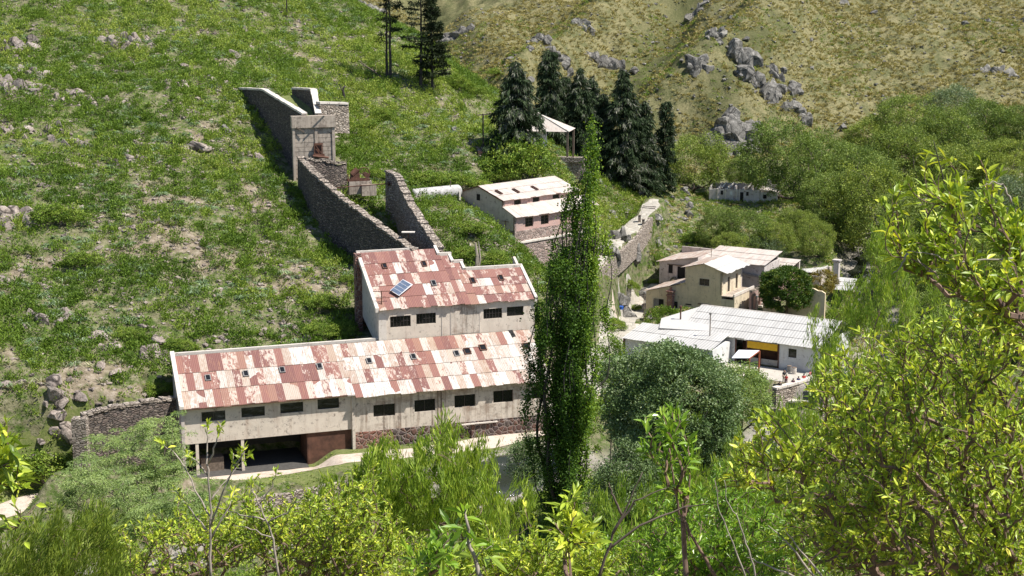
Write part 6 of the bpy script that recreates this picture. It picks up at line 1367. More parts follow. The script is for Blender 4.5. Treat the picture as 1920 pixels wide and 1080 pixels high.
# ---- the tall poplar
def poplar():
    rng = np.random.default_rng(160); D = 110.0; b = atY(1062, 1010, D); gzb = float(gz(b[0], b[1]))
    o = thing('poplar_tree', 'very tall slender poplar with many upright stems in the centre foreground', 'tree', (b[0], b[1], gzb)); b0 = np.array([b[0], b[1], gzb])
    prof = [(226,1118,4),(262,1114,15),(320,1108,26),(370,1090,36),(430,1084,46),(500,1080,56),(570,1072,58),(650,1066,60),(720,1062,62),(800,1060,62),(870,1058,56),(930,1058,44),(985,1060,28)]
    pz_ = np.array([atY(x, y, D)[2] for y, x, w_ in prof])[::-1]; px_ = np.array([atY(x, y, D)[0] for y, x, w_ in prof])[::-1]; pw = np.array([w_/26.5 for y, x, w_ in prof])[::-1]
    S0, S1, R0, R1, LC, LD, LT = [], [], [], [], [], [], []
    for k in range(84):
        z0 = rng.uniform(gzb+.3, pz_[0]+ (pz_[-1]-pz_[0])*.55) if k > 4 else gzb-.5; a = rng.uniform(0, 6.28); f = rng.random()**.6*.95
        Lr = rng.uniform(6, 17) if k > 4 else pz_[-1]-z0-rng.uniform(0, 5); z1 = min(z0+Lr, pz_[-1]); zz = np.arange(z0, z1, .55)
        if k % 7 == 0 and k > 4: f = rng.uniform(1.1, 1.35); z0 = min(z0, pz_[0]+9)
        t = (zz-z0)/max(z1-z0, 1); rr2 = f*np.clip(t*2.6, 0, 1)
        wv = np.interp(zz, pz_, pw); cx = np.interp(zz, pz_, px_)
        X = cx + np.cos(a)*rr2*wv + .18*np.sin(zz*.9+k); Y = b[1] + np.sin(a)*rr2*wv + .18*np.cos(zz*.8+k)
        Q = np.c_[X, Y, zz]; S0.append(Q[:-1]); S1.append(Q[1:]); r = (.17 if k < 5 else .065)*(1-t)**.8+.012; R0.append(r[:-1]); R1.append(r[1:])
        dens = 135; j = rng.integers(0, len(Q), int(len(Q)*dens)); tj = t[j]; cl = fbm(zz*.8+k*9, zz*0+k*1.7, 2)[j]
        keep = (rng.random(len(j)) < np.clip((cl-.50)*8, .03, 1)) & (zz[j] > pz_[0]-.5)
        j = j[keep]; sp = .20+.26*rng.random((len(j), 1))
        C = Q[j] + rng.normal(size=(len(j), 3))*np.array([1, 1, 1.5])*sp*.72; LC.append(C); LD.append(unit(rng.normal(size=(len(j), 3))*.75+np.array([0, 0, .25]))); LT.append(np.clip(.15+.42*rng.random(len(j))+.55*sstep(pz_[-1]-16, pz_[-1]-5, C[:, 2])*rng.random(len(j)) + .35*sstep(.2, 1.8, C[:, 0]-np.interp(C[:, 2], pz_, px_)), 0, 1))  # paler tint at top and right puts sunlight into the leaf colour
    V_, F_ = segs_mesh(np.concatenate(S0)-b0, np.concatenate(S1)-b0, np.concatenate(R0), np.concatenate(R1), 6); np_mesh('trunk', V_, F_, M['darkbark'], None, o)
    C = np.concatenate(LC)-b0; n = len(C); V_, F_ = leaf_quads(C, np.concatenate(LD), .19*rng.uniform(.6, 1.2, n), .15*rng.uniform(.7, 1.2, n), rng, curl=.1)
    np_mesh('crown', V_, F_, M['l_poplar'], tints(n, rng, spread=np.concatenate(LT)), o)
poplar()

# ---- dark conifers with hanging grey-green curtains
def conifer(name, label, base, Hh, Wr, seed, n_br=190, weep=1.0, column=False, bare=.0, lm='l_conifer', group=None, leafk=1.0, top_r=.05):
    rng = np.random.default_rng(seed); o = thing(name, label, 'tree', tuple(base), 0, group)
    zt = np.linspace(-.8, Hh, 16); tx = np.cumsum(rng.normal(size=16))*.05
    Q = np.c_[tx, tx[::-1]*.5, zt]; r = np.interp(zt, [-.8, Hh], [Hh*.011+.08, .03]); V_, F_ = segs_mesh(Q[:-1], Q[1:], r[:-1], r[1:], 7); parts = [(V_, F_, tints(len(F_), rng))]
    z = Hh*(bare + (1-bare)*rng.random(n_br)**.85); f = 1-(z-Hh*bare)/(Hh*(1-bare)); a = rng.uniform(0, 6.28, n_br)
    reach = Wr*(np.clip(f, 0, 1)**(.35 if column else .75))*rng.uniform(.55, 1.12, n_br) + top_r*Hh*.3
    LC, LD, LL, LW, LT, P0, P1, A0_, A1_ = [], [], [], [], [], [], [], [], []
    for k in range(n_br):
        d = np.array([math.cos(a[k]), math.sin(a[k]), 0]); p0 = np.array([0, 0, z[k]]); L = reach[k]; t = np.linspace(0, 1, 6)
        droop = (.18*t - .42*t*t*weep)*L
        br = p0 + d*L*t[:, None]; br[:, 2] += droop + .12*L; P0.append(br[:-1]); P1.append(br[1:]); A0_.append(.05*(1-t[:-1])+.012); A1_.append(.05*(1-t[1:])+.012)
        m = int(30*leafk*max(L, .6)); tt = rng.random(m)**.55; C = p0 + d*L*tt[:, None]; C[:, 2] += (.18*tt-.42*tt*tt*weep)*L+.12*L
        sd_ = np.array([-d[1], d[0], 0]); C += sd_*(rng.normal(size=(m, 1))*.20*L*(1.1-tt[:, None])) + rng.normal(size=(m, 3))*.09
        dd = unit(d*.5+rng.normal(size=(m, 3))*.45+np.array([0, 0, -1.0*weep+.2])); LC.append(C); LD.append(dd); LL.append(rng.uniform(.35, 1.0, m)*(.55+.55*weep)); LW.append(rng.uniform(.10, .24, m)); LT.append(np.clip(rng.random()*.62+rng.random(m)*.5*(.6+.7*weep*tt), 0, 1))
    V_, F_ = segs_mesh(np.concatenate(P0), np.concatenate(P1), np.concatenate(A0_), np.concatenate(A1_), 4); parts.append((V_, F_, tints(len(F_), rng)))
    join_obj('trunk', parts, M['darkbark'], o)
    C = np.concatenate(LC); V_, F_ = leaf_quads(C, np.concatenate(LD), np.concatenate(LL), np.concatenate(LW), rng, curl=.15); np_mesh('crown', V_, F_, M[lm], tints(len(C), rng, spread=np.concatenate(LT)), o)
    return o
def by_px(bx, by, ty, D=None):
    p = onground(bx, by) if D is None else atY(bx, by, D); sc = F_PX/(p[1]*math.cos(TH)+(CH-p[2])*math.sin(TH)); return p, (by-ty)/(sc*math.cos(TH)*.99), sc
for bx, by, ty, wp, sd_, lab, kw in [
    (968,296,128,62,201,'broad dark weeping conifer left of the hipped house',{}), (1030,262,105,26,202,'slim dark conifer rising behind the hipped house roof',{'column': True}), (1088,300,140,46,203,'dark conifer right behind the hipped house',{}),
    (1128,312,185,30,204,'narrow conifer beside the poplar tip',{'column': True}), (1166,350,145,56,205,'tallest broad weeping conifer right of the poplar tip',{'n_br': 260}), (1206,362,200,40,206,'weeping conifer with long grey curtains',{}),
    (1246,362,203,17,207,'narrow columnar dark cypress at the right end of the grove',{'column': True, 'weep': .6}), (1110,255,150,36,208,'dark conifer at the back of the grove',{}), (1060,235,150,26,209,'small conifer between two taller ones',{'column': True})]:
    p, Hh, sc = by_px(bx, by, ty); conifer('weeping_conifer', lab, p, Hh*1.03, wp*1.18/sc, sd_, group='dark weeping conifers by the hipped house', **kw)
p, Hh, sc = by_px(812, 172, -8); conifer('pine_tree', 'dense dark pine, right-hand one above the chute', p, Hh, 34/sc, 211, 170, weep=.25, bare=.10, lm='l_pine')
p, Hh, sc = by_px(790, 168, -60); conifer('pine_tree', 'tall open-crowned pine left of the dense one', p, Hh, 40/sc, 212, 80, weep=.2, bare=.30, lm='l_pine', leafk=.75)
p, Hh, sc = by_px(733, 150, -50); conifer('pine_tree', 'slender pine with bare trunk and thin high crown', p, Hh, 22/sc, 213, 70, weep=.2, bare=.42, lm='l_pine', leafk=.7, column=True)
p, Hh, sc = by_px(724, 150, -30); conifer('pine_tree', 'half-dead pine trunk beside the slender one', p, Hh, 16/sc, 214, 34, weep=.3, bare=.35, lm='l_pine', leafk=.45, column=True)
# dead wood
p = onground(722, 152); q = atY(668, 108, p[1]-3); mb = MB(); d_ = q-p
rd_ = random.Random(3); pts_ = [tuple(np.array(d_)*k/6+np.array([0, 0, .15*math.sin(k)])) for k in range(7)]
mb.tube(pts_, [.2,.18,.16,.13,.1,.07,.03], 6)
for k in range(2, 7): mb.tube([pts_[k-1], tuple(np.array(pts_[k-1])+np.array([rd_.uniform(-1.4,.2), rd_.uniform(-.6,.6), rd_.uniform(.3,1.5)]))], [.05,.01], 4)
o = mb.build('dead_tree', M['bark'], None); o.location = p; tagit(o, 'bare dead trunk leaning left from the foot of the slender pine', 'dead tree')
p = onground(645, 192); mb = MB(); mb.tube([(0,0,-.5),(.05,0,.8),(-.1,0,1.9),(.15,0,2.7)], [.28,.22,.18,.06], 7); mb.tube([(-.05,0,1.6),(-.5,0,2.3),(-.55,0,2.8)], [.12,.08,.03], 5)
o = mb.build('dead_stump', M['darkbark']); o.location = p; tagit(o, 'short charred stump on top of the sunlit block wall', 'stump')
p = onground(893, 500); mb = MB(); mb.tube([(0,0,-.5),(.1,0,1.5),(-.1,0,3.2)], [.35,.25,.1], 7); mb.tube([(.2,0,-.5),(.5,0,1.2),(.3,0,3.4)], [.22,.16,.05], 6)
o = mb.build('dead_stump', M['palebark']); o.location = p; tagit(o, 'pale split dead trunk below the pink house terrace', 'stump')

# ------------------------------------------------------------------ shrubs on the viewer's own slope, near the camera
def scale_at(p): return F_PX/(p[1]*math.cos(TH)+(CH-p[2])*math.sin(TH))
def px_tips(rng, n, region, D0, D1, gather=.85):
    """tips spread through a volume; region: list of (px, py, rx, ry, weight) blobs as seen in the photo, depth between D0 and D1"""
    R_ = np.array(region, float); k = rng.choice(len(R_), n, p=R_[:, 4]/R_[:, 4].sum()); a = rng.uniform(0, 6.28, n); r = np.sqrt(rng.random(n))
    px = R_[k, 0]+np.cos(a)*r*R_[k, 2]; py = R_[k, 1]+np.sin(a)*r*R_[k, 3]; D = rng.uniform(D0, D1, n)
    if n > 150:      # shoots gather along limbs: sprays with gaps between them
        m = max(20, n//13); c = rng.integers(0, m, n); sg = float(np.mean(R_[:, 2:4]))*.20; an = rng.uniform(-.6, 1.0, m)+np.pi/4; u = rng.normal(size=n)
        px2 = px[:m][c]+np.cos(an[c])*u*sg*1.9+rng.normal(size=n)*sg*.55; py2 = py[:m][c]-np.sin(an[c])*u*sg*1.9+rng.normal(size=n)*sg*.55; D2 = D[:m][c]+rng.normal(size=n)*(D1-D0)*.04
        q = rng.random(n) < gather; px, py, D = np.where(q, px2, px), np.where(q, py2, py), np.where(q, D2, D)
    return np.array([atY(x, y, d) for x, y, d in zip(px, py, D)])
def near_bush(name, label, region, D0, D1, n, root_px, seed, leafL=.09, leafW=.026, per=10, lmat='l_near', bark='twig', r_tip=.0028, cat='shrub', mode='blade', twig=.10, pipe=.40, tlo=0., thi=1., curl=.15, wig=.1, extra=None, trunk_k=None, dens_seed=0, updir=.35, lean=(0, 0, 0)):
    rng = np.random.default_rng(seed); T0 = px_tips(rng, n, region, D0, D1)
    if extra: T0 = np.concatenate([T0]+[np.array([atY(*e)]) for e in extra])
    Dm = (D0+D1)/2; b = atY(root_px[0], root_px[1], Dm); gzb = float(gz(b[0], b[1])); base = np.array([b[0], b[1], min(gzb, b[2])])
    top = T0.mean(0); tr = [base+np.array([0, 0, -.3]), base+(top-base)*.2, base+(top-base)*.42+rng.normal(size=3)*.05, base+(top-base)*.62]
    if trunk_k: tr = [base+np.array([0, 0, -.3])]+[atY(*q) for q in trunk_k]
    P0, P1, r0, r1, T, Tp = skeleton(T0, tr, rng, r_tip, pipe=pipe, wig=wig, mids=3, reach=.7)
    o = thing(name, label, cat, tuple(base)); V_, F_ = segs_mesh(P0-base, P1-base, r0, r1, 5); np_mesh('branches', V_, F_, M[bark], None, o)
    ax = unit(T-Tp); m = len(T)*per; j = np.repeat(np.arange(len(T)), per); u = np.tile(np.linspace(0, 1, per), len(T))+rng.uniform(-.06, .06, m)
    C = T[j] - ax[j]*(u*twig*1.6)[:, None]; D = unit(ax[j]*(.9-.5*u)[:, None] + rng.normal(size=(m, 3))*.62 + np.array([0, 0, updir]) + np.array(lean))
    L = leafL*rng.uniform(.55, 1.2, m); W_ = leafW*rng.uniform(.7, 1.25, m)
    V_, F_ = (leaf_blades(C, D, L, W_, rng, curl) if mode == 'blade' else leaf_quads(C, D, L, W_, rng, fold=.2, curl=curl))
    ct = rng.random(len(T)); sp = tlo+(thi-tlo)*np.clip(.5*ct[j]+.5*rng.random(m), 0, 1); tt = tints(m, rng, spread=sp)
    if mode == 'blade': tt = np.concatenate([tt, tt, tt])
    np_mesh('crown', V_-base, F_, M[lmat], tt, o)
    return o
def brush_bush(name, label, region, D0, D1, n, root_px, seed, L=.30, W_=.02, per=26, lmat='l_needle', spread=.09, lean=(0, 0, 0), cat='shrub', bark='twig', r_tip=.004, up=2.3, tlo=0, thi=1, pipe=.38):
    """shrub whose shoots end in upright brushes of thin needles"""
    rng = np.random.default_rng(seed); T0 = px_tips(rng, n, region, D0, D1); Dm = (D0+D1)/2; b = atY(root_px[0], root_px[1], Dm); gzb = float(gz(b[0], b[1])); base = np.array([b[0], b[1], min(gzb, b[2])])
    top = T0.mean(0); tr = [base+np.array([0, 0, -.4]), base+(top-base)*.2, base+(top-base)*.4, base+(top-base)*.6]
    P0, P1, r0, r1, T, Tp = skeleton(T0, tr, rng, r_tip, pipe=pipe, wig=.08)
    o = thing(name, label, cat, tuple(base)); V_, F_ = segs_mesh(P0-base, P1-base, r0, r1, 5); np_mesh('branches', V_, F_, M[bark], None, o)
    m = len(T)*per; j = np.repeat(np.arange(len(T)), per); ax = unit(rng.normal(size=(len(T), 3))*.28+np.array([0, 0, 1.])+np.array(lean))
    C = T[j]+rng.normal(size=(m, 3))*spread*np.array([.55, .55, .4]) + ax[j]*(rng.uniform(-1.2, .9, m)*L)[:, None]; D = unit(ax[j]*up+rng.normal(size=(m, 3))*.30)
    V_, F_ = leaf_quads(C, D, L*rng.uniform(.45, 1.0, m), W_*rng.uniform(.7, 1.3, m), rng, fold=.2, curl=.03); ct = rng.random(len(T))
    np_mesh('crown', V_-base, F_, M[lmat], tints(m, rng, spread=tlo+(thi-tlo)*(.5*ct[j]+.5*rng.random(m))), o)
    return o

# feathery trees at lower left, between the road and the viewer
def feather(name, label, region, D0, D1, n, root_px, seed, L=.20, W_=.06, per=95, spread=.30, lmat='l_fern', bark='bark', r_tip=.012, tlo=0, thi=1):
    rng = np.random.default_rng(seed); T0 = px_tips(rng, n, region, D0, D1, .3); Dm = (D0+D1)/2; b = atY(root_px[0], root_px[1], Dm); gzb = float(gz(b[0], b[1])); base = np.array([b[0], b[1], min(gzb, b[2]-.5)])
    top = T0.mean(0); tr = [base+np.array([0, 0, -.4]), base+(top-base)*.25, base+(top-base)*.5, base+(top-base)*.7]
    P0, P1, r0, r1, T, Tp = skeleton(T0, tr, rng, r_tip, wig=.08); o = thing(name, label, 'tree', tuple(base))
    V_, F_ = segs_mesh(P0-base, P1-base, r0, r1, 5); np_mesh('trunk', V_, F_, M[bark], None, o)
    m = len(T)*per; j = np.repeat(np.arange(len(T)), per); a = rng.uniform(0, 6.28, m); rr3 = rng.random(m)**.6
    C = T[j]+np.c_[np.cos(a)*rr3*spread*1.7, np.sin(a)*rr3*spread*1.7, rng.normal(size=m)*spread*.16-rr3*spread*.35]
    D = unit(np.c_[np.cos(a), np.sin(a), rng.normal(size=m)*.25-.15]+rng.normal(size=(m, 3))*.35); S_ = unit(np.cross(D, unit(rng.normal(size=(m, 3))*.35+np.array([0, 0, 1.]))))
    n_ = np.cross(S_, D); L2 = (L*rng.uniform(.6, 1.3, m))[:, None]; W2 = (W_*rng.uniform(.7, 1.3, m))[:, None]; mm = C+D*L2*.45
    V_ = np.stack([C, mm+S_*W2/2, C+D*L2-np.array([0, 0, 1])*L2*.2, mm-S_*W2/2], 1).reshape(-1, 3); F_ = np.arange(4*m).reshape(-1, 4); ct = rng.random(len(T))
    np_mesh('crown', V_-base, F_, M[lmat], tints(m, rng, spread=tlo+(thi-tlo)*(.5*ct[j]+.5*rng.random(m))), o); return o
feather('feathery_tree', 'pale feathery-leaved tree covering the left end of the long shed', [(280,850,66,55,3),(240,900,75,55,3),(200,850,50,40,1.2),(300,890,45,45,1.5),(300,805,40,28,1)], 112, 121, 330, (270,1000), 301)
feather('feathery_tree', 'feathery-leaved tree at the road bend below the stone pillar', [(200,930,85,55,3),(160,895,50,35,1.5),(260,960,70,50,2),(230,1000,70,40,1)], 100, 109, 300, (210,1060), 302)
feather('feathery_tree', 'darker feathery-leaved tree right of the other two', [(350,955,60,35,2),(390,985,70,35,2),(300,975,60,35,1.5)], 96, 103, 240, (370,1060), 303, tlo=0, thi=.75)
# brush-leaved shrubs
brush_bush('brush_shrub', 'olive windswept shrub filling the bottom left corner', [(90,1050,110,60,3),(180,1060,90,50,2),(60,1080,80,40,1),(150,1005,60,25,1)], 36, 42, 520, (110,1180), 311, L=.36, W_=.032, per=34, lmat='l_darkneedle', lean=(.45, 0, 0), spread=.14)
brush_bush('brush_shrub', 'tall bright green brush-leaved shrub in front of the cobbled base', [(820,915,70,80,3),(720,940,60,60,2.2),(770,950,90,80,2.4),(880,950,70,70,2.2),(940,980,60,60,1.6),(700,960,50,70,1.4),(838,818,18,38,.5),(715,875,24,35,.4),(640,960,40,50,.6),(895,868,14,36,.3),(790,860,16,30,.3),(965,940,30,40,.5)], 30, 34, 980, (810,1200), 312, L=.27, W_=.026, per=30, spread=.085)
for i, (reg, D0_, root, lab, n) in enumerate([
    ([(1345,930,60,70,2),(1290,960,60,60,2),(1400,900,50,60,1.5),(1380,980,60,60,1.5)], 48, (1340,1120), 'brush-leaved shrub under the silver-leaved tree', 420),
    ([(1480,900,50,110,2),(1450,960,50,70,1.5),(1500,820,40,50,1),(1490,800,24,50,.6)], 52, (1480,1120), 'brush-leaved shrub below the yard wall', 400),
    ([(1660,490,34,60,1.2),(1640,560,50,60,1.6),(1690,540,44,70,1.5),(1610,620,50,60,1.6),(1660,640,70,60,1.6),(1720,620,50,80,1.5),(1650,440,14,30,.3)], 62, (1640,960), 'tall feathery green shrub standing right of the ruins', 620),
    ([(1540,650,24,60,1),(1560,720,40,60,1),(1590,760,50,60,1)], 58, (1560,1000), 'brush-leaved shrub covering the right end of the white house', 240),
    ([(1230,1010,60,60,1.5),(1150,1000,50,60,1),(1190,1050,70,40,1)], 40, (1190,1200), 'brush-leaved shrub right of the poplar foot', 300),
    ([(1700,760,110,70,2),(1800,800,110,90,2),(1640,860,80,80,1.5),(1750,920,120,80,2),(1850,950,100,80,2)], 46, (1760,1200), 'dark green brush shrub behind the big leafy bush', 760)]):
    brush_bush('brush_shrub', lab, reg, D0_, D0_+6, n, root, 320+i, L=.34, W_=.036, per=26, spread=.12, tlo=.15, thi=1.0)
# broad-leaved bushes of the middle foreground
near_bush('leafy_bush', 'yellow-green leafy bush across the bottom left of centre', [(330,1030,110,60,2),(430,990,80,50,1.3),(540,1010,90,60,1.6),(640,1030,80,60,1.6),(560,975,60,35,.7),(640,985,50,40,.9)], 19, 23, 1750, (480,1220), 331, leafL=.095, leafW=.027, per=10, r_tip=.004)
near_bush('leafy_bush', 'leafy bush left of the brush-leaved shrub', [(680,925,30,35,.7),(620,985,60,50,1.6),(680,1000,60,60,1.6),(700,1050,80,40,1.2)], 20, 24, 1000, (640,1200), 332, leafL=.095, leafW=.026, per=10, r_tip=.004)
near_bush('leafy_bush', 'bright leafy bush along the bottom edge right of centre', [(930,1050,110,40,1.5),(1040,1060,110,40,1.5),(820,1060,80,30,1),(1120,1050,60,40,.7)], 13, 15.5, 950, (960,1240), 333, leafL=.08, leafW=.021, per=11)
near_bush('leafy_bush', 'leafy shoots low at the bottom right of centre', [(1330,1040,70,50,1.2),(1420,1040,80,50,1.2),(1250,1060,50,30,.6),(1300,960,30,40,.3)], 11, 13, 420, (1350,1260), 334, leafL=.09, leafW=.02, per=11, lmat='l_near2')
near_bush('leafy_bush', 'fine-leaved fresh green bush between the poplar foot and the big leafy bush', [(1180,1050,70,40,1.2),(1300,1010,60,60,1.3),(1420,990,70,70,1.6),(1500,1040,60,50,1.2),(1240,980,40,50,.7),(1370,930,30,50,.5)], 15, 18, 1100, (1320,1240), 338, leafL=.09, leafW=.021, per=10, lmat='l_near2', r_tip=.003)
near_bush('leafy_sprig', 'upright broad-leaved sprig at the bottom centre', [(1060,960,30,30,1),(1090,1000,45,30,1),(1040,1010,40,30,.8)], 8.0, 8.5, 26, (1075,1200), 335, leafL=.105, leafW=.028, per=11, r_tip=.004, extra=[(1080,925,8.2)])
near_bush('leafy_sprig', 'dark broad-leaved sprig left of the pale leaning stem', [(830,1020,30,40,1),(800,1050,50,30,1)], 7.6, 8.1, 18, (830,1240), 336, leafL=.11, leafW=.03, per=10, lmat='l_near2', r_tip=.004)
near_bush('leafy_sprig', 'tall leafy stem reaching up between silver tree and poplar', [(1255,790,22,30,1),(1235,840,30,40,1),(1290,850,26,50,1),(1262,900,34,40,.8),(1215,800,15,20,.4)], 9.0, 9.5, 44, (1330,1200), 337, leafL=.10, leafW=.024, per=11, lmat='l_near2', r_tip=.004, wig=.05)
# the big bush on the right and its long upper branches
near_bush('big_leafy_bush', 'huge sunlit leafy bush filling the right side of the foreground', [(1670,770,100,85,3),(1760,710,130,90,3),(1880,680,80,130,2.6),(1590,720,45,55,1.0),(1600,880,110,90,2.6),(1740,860,130,110,3.6),(1880,880,90,140,3.4),(1700,1000,160,80,4.5),(1860,1020,90,70,3.4),(1530,900,60,70,.9),(1560,1010,90,70,1.6)], 8.2, 12.5, 3000, (2050,1500), 341, leafL=.076, leafW=.0195, per=10, r_tip=.0032, bark='twig', pipe=.42, thi=1.0)
near_bush('upper_branch', 'long arching leafy branch spreading over the valley at upper right', [(1720,400,60,60,1.2),(1800,420,70,70,1.6),(1770,340,50,40,.9),(1860,470,60,70,1.6),(1900,420,30,50,.6),(1820,520,80,50,1.4),(1720,470,50,40,.7),(1890,560,50,60,1.3)], 7.4, 8.6, 300, (2330,1300), 342, trunk_k=[(2300,1150,8),(2150,880,8),(2030,680,8),(1960,580,8)], leafL=.082, leafW=.024, per=9, r_tip=.0028, cat='branch', extra=[(1735,300,8),(1690,355,8),(1745,290,7.9),(1838,300,8),(1875,325,8)], wig=.07)
near_bush('low_branch', 'leafy branch with yellowing leaves reaching left at lower right', [(1440,800,30,30,1),(1400,850,30,25,1),(1460,880,50,30,1.2),(1530,830,50,40,1.2),(1370,900,24,24,.7),(1500,940,50,30,1)], 8.6, 9.4, 76, (1900,1300), 343, trunk_k=[(1880,1200,9),(1760,1060,9),(1640,960,9),(1560,900,9)], leafL=.082, leafW=.024, per=9, r_tip=.003, cat='branch', wig=.07, tlo=.25)
near_bush('left_branch', 'sunlit leafy branch entering at the left edge', [(10,820,20,50,1),(25,870,22,30,.9),(-10,900,30,60,1),(40,905,14,14,.3)], 6.0, 6.5, 30, (-300,1300), 344, trunk_k=[(-280,1200,6.2),(-150,1000,6.2),(-60,930,6.2)], leafL=.09, leafW=.024, per=10, r_tip=.003, cat='branch')
near_bush('left_branch', 'sparse drooping twig at the left edge below the sunlit branch', [(30,960,16,20,1),(15,990,16,20,1),(60,945,10,14,.5)], 6.2, 6.5, 6, (-320,1300), 345, trunk_k=[(-290,1200,6.3),(-160,1060,6.3),(-60,990,6.3)], leafL=.08, leafW=.022, per=5, r_tip=.002, cat='branch')
# bare-stemmed saplings with leaf rosettes
def sapling(label, root, stems, D, seed, leafL=.10, lmat='l_near', per=16, rt=.011):
    rng = np.random.default_rng(seed); b = atY(*root, D); o = thing('sapling', label, 'sapling', tuple(b)); mb = MB(); tips = []
    for st in stems:
        P = [Vector(atY(x, y, D+dz)-b) for x, y, dz in st['p']]; r0 = st.get('r', rt); Q = []
        for a_, c_ in zip(P[:-1], P[1:]):
            for k in range(4): Q.append(a_.lerp(c_, k/4)+Vector(rng.normal(size=3)*.008))
        Q.append(P[-1]); mb.tube([tuple(q) for q in Q], list(np.linspace(r0, r0*.35, len(Q))), 6)
        if st.get('leaf', True): tips.append((np.array(Q[-1]), np.array((Q[-1]-Q[-2]).normalized())))
    mb.build('stem', M['palebark'], o, smooth=True)
    Tt = np.array([t[0] for t in tips]); A_ = np.array([t[1] for t in tips]); j = np.repeat(np.arange(len(Tt)), per); m = len(j); u = rng.random(m)
    C = Tt[j]-A_[j]*(u*.16)[:, None]; Dd = unit(A_[j]*.5+rng.normal(size=(m, 3))*.8+np.array([0, 0, .25])); V_, F_ = leaf_blades(C, Dd, leafL*rng.uniform(.6, 1.15, m), leafL*.24, rng)
    tt = tints(m, rng, .3, .95); np_mesh('leaves', V_, F_, M[lmat], np.concatenate([tt]*3), o)
sapling('pale bare-stemmed sapling with leaf rosettes in front of the open bay', (395,1090), [
    {'p': [(395,1090,0),(394,1000,0),(396,960,0),(390,880,0),(388,830,.1),(391,795,.1)], 'r': .02}, {'p': [(396,975,0),(360,900,.2),(330,850,.3),(300,830,.4)]}, {'p': [(395,985,0),(420,920,-.2),(437,880,-.2),(438,850,-.2)], 'r': .014}, {'p': [(437,880,-.2),(455,850,-.3),(460,838,-.3)]},
    {'p': [(392,900,0),(375,870,0),(350,850,.1)]}, {'p': [(394,940,0),(425,900,.2),(470,850,.3)]}, {'p': [(390,870,0),(405,830,-.1),(415,797,-.1)]}, {'p': [(395,1000,0),(360,960,0),(330,920,.3)]}, {'p': [(396,1010,0),(430,950,0),(440,920,.2)]}], 18, 351, .13, rt=.013)
sapling('second bare sapling with forked white twigs right of the first', (525,1090), [
    {'p': [(525,1090,0),(512,1010,0),(498,975,0),(480,930,0),(465,900,.1)], 'r': .018}, {'p': [(498,975,0),(460,968,.1),(420,955,.2),(395,950,.2)], 'leaf': False, 'r': .011}, {'p': [(500,980,0),(540,960,-.1),(560,930,-.2)], 'leaf': False}, {'p': [(487,945,0),(510,910,0),(520,880,0)]}, {'p': [(512,1010,0),(470,990,.2),(440,985,.2)], 'leaf': False}], 18, 352, .12, rt=.012)
sapling('thin pale leafy stem leaning left at the bottom centre', (905,1100), [{'p': [(905,1100,0),(888,1040,0),(876,990,0),(874,955,0)], 'r': .012}, {'p': [(882,1020,0),(860,1000,0),(840,990,.1)], 'r': .004}, {'p': [(890,1045,0),(912,1030,0),(925,1020,0)], 'r': .004}, {'p': [(880,1010,0),(850,1030,0),(830,1040,0)], 'r': .004}], 6, 353, .11, 'l_near2', 12, .008)
def bare(name, label, pts, D, r, mat='palebark', cat='branch'):
    b = atY(pts[0][0][0], pts[0][0][1], D); mb = MB(); rg_ = np.random.default_rng(int(b[0]*10) % 97)
    for P in pts:
        Q = [Vector(atY(x, y, D)-b) for x, y in P]; S2 = []
        for a_, c_ in zip(Q[:-1], Q[1:]):
            for k in range(4): S2.append(a_.lerp(c_, k/4)+Vector(rg_.normal(size=3)*.004))
        S2.append(Q[-1]); mb.tube([tuple(q) for q in S2], list(np.linspace(r, r*.3, len(S2))), 6)
    o = mb.build(name, M[mat], smooth=True); o.location = b; tagit(o, label, cat)
bare('bare_twig', 'forked bare grey twig right of the poplar foot', [[(1120,1090),(1150,1000),(1175,950),(1205,885)],[(1150,1000),(1190,940),(1250,915)],[(1165,965),(1150,930),(1142,905)],[(1140,1030),(1200,985),(1280,950),(1330,945)]], 9, .010, 'bark')
bare('bare_twig', 'long pale twigs crossing low at the bottom right', [[(1530,1085),(1480,1020),(1440,985)],[(1545,1085),(1500,1030),(1470,990)],[(1510,1090),(1440,1060),(1400,1045)]], 8, .008, 'palebark')
bare('bare_twig', 'angular white bare branch between the bush and the ruins', [[(1900,485),(1790,492),(1745,475),(1700,470)],[(1790,495),(1780,512),(1740,510),(1720,485)],[(1700,475),(1690,500),(1672,515)],[(1895,380),(1880,345),(1860,342),(1838,350)]], 7.6, .006, 'palebark')
bare('bare_twig', 'straight dark bare twig pointing up at the upper right', [[(1800,420),(1772,345),(1750,262)]], 7.8, .006, 'darkbark')
bare('grass_stalk', 'tall dry grass stalk curving up at the bottom right of centre', [[(1418,1090),(1405,1030),(1385,975),(1362,940),(1358,900)],[(1400,1090),(1380,1030),(1350,960),(1340,900)]], 6.2, .0045, 'palebark', 'grass stalk')
bare('bare_twig', 'leaning brown stem rising through the shoots at right of centre', [[(1345,1090),(1300,1010),(1272,960),(1262,900),(1255,840)]], 9.2, .013, 'twig')

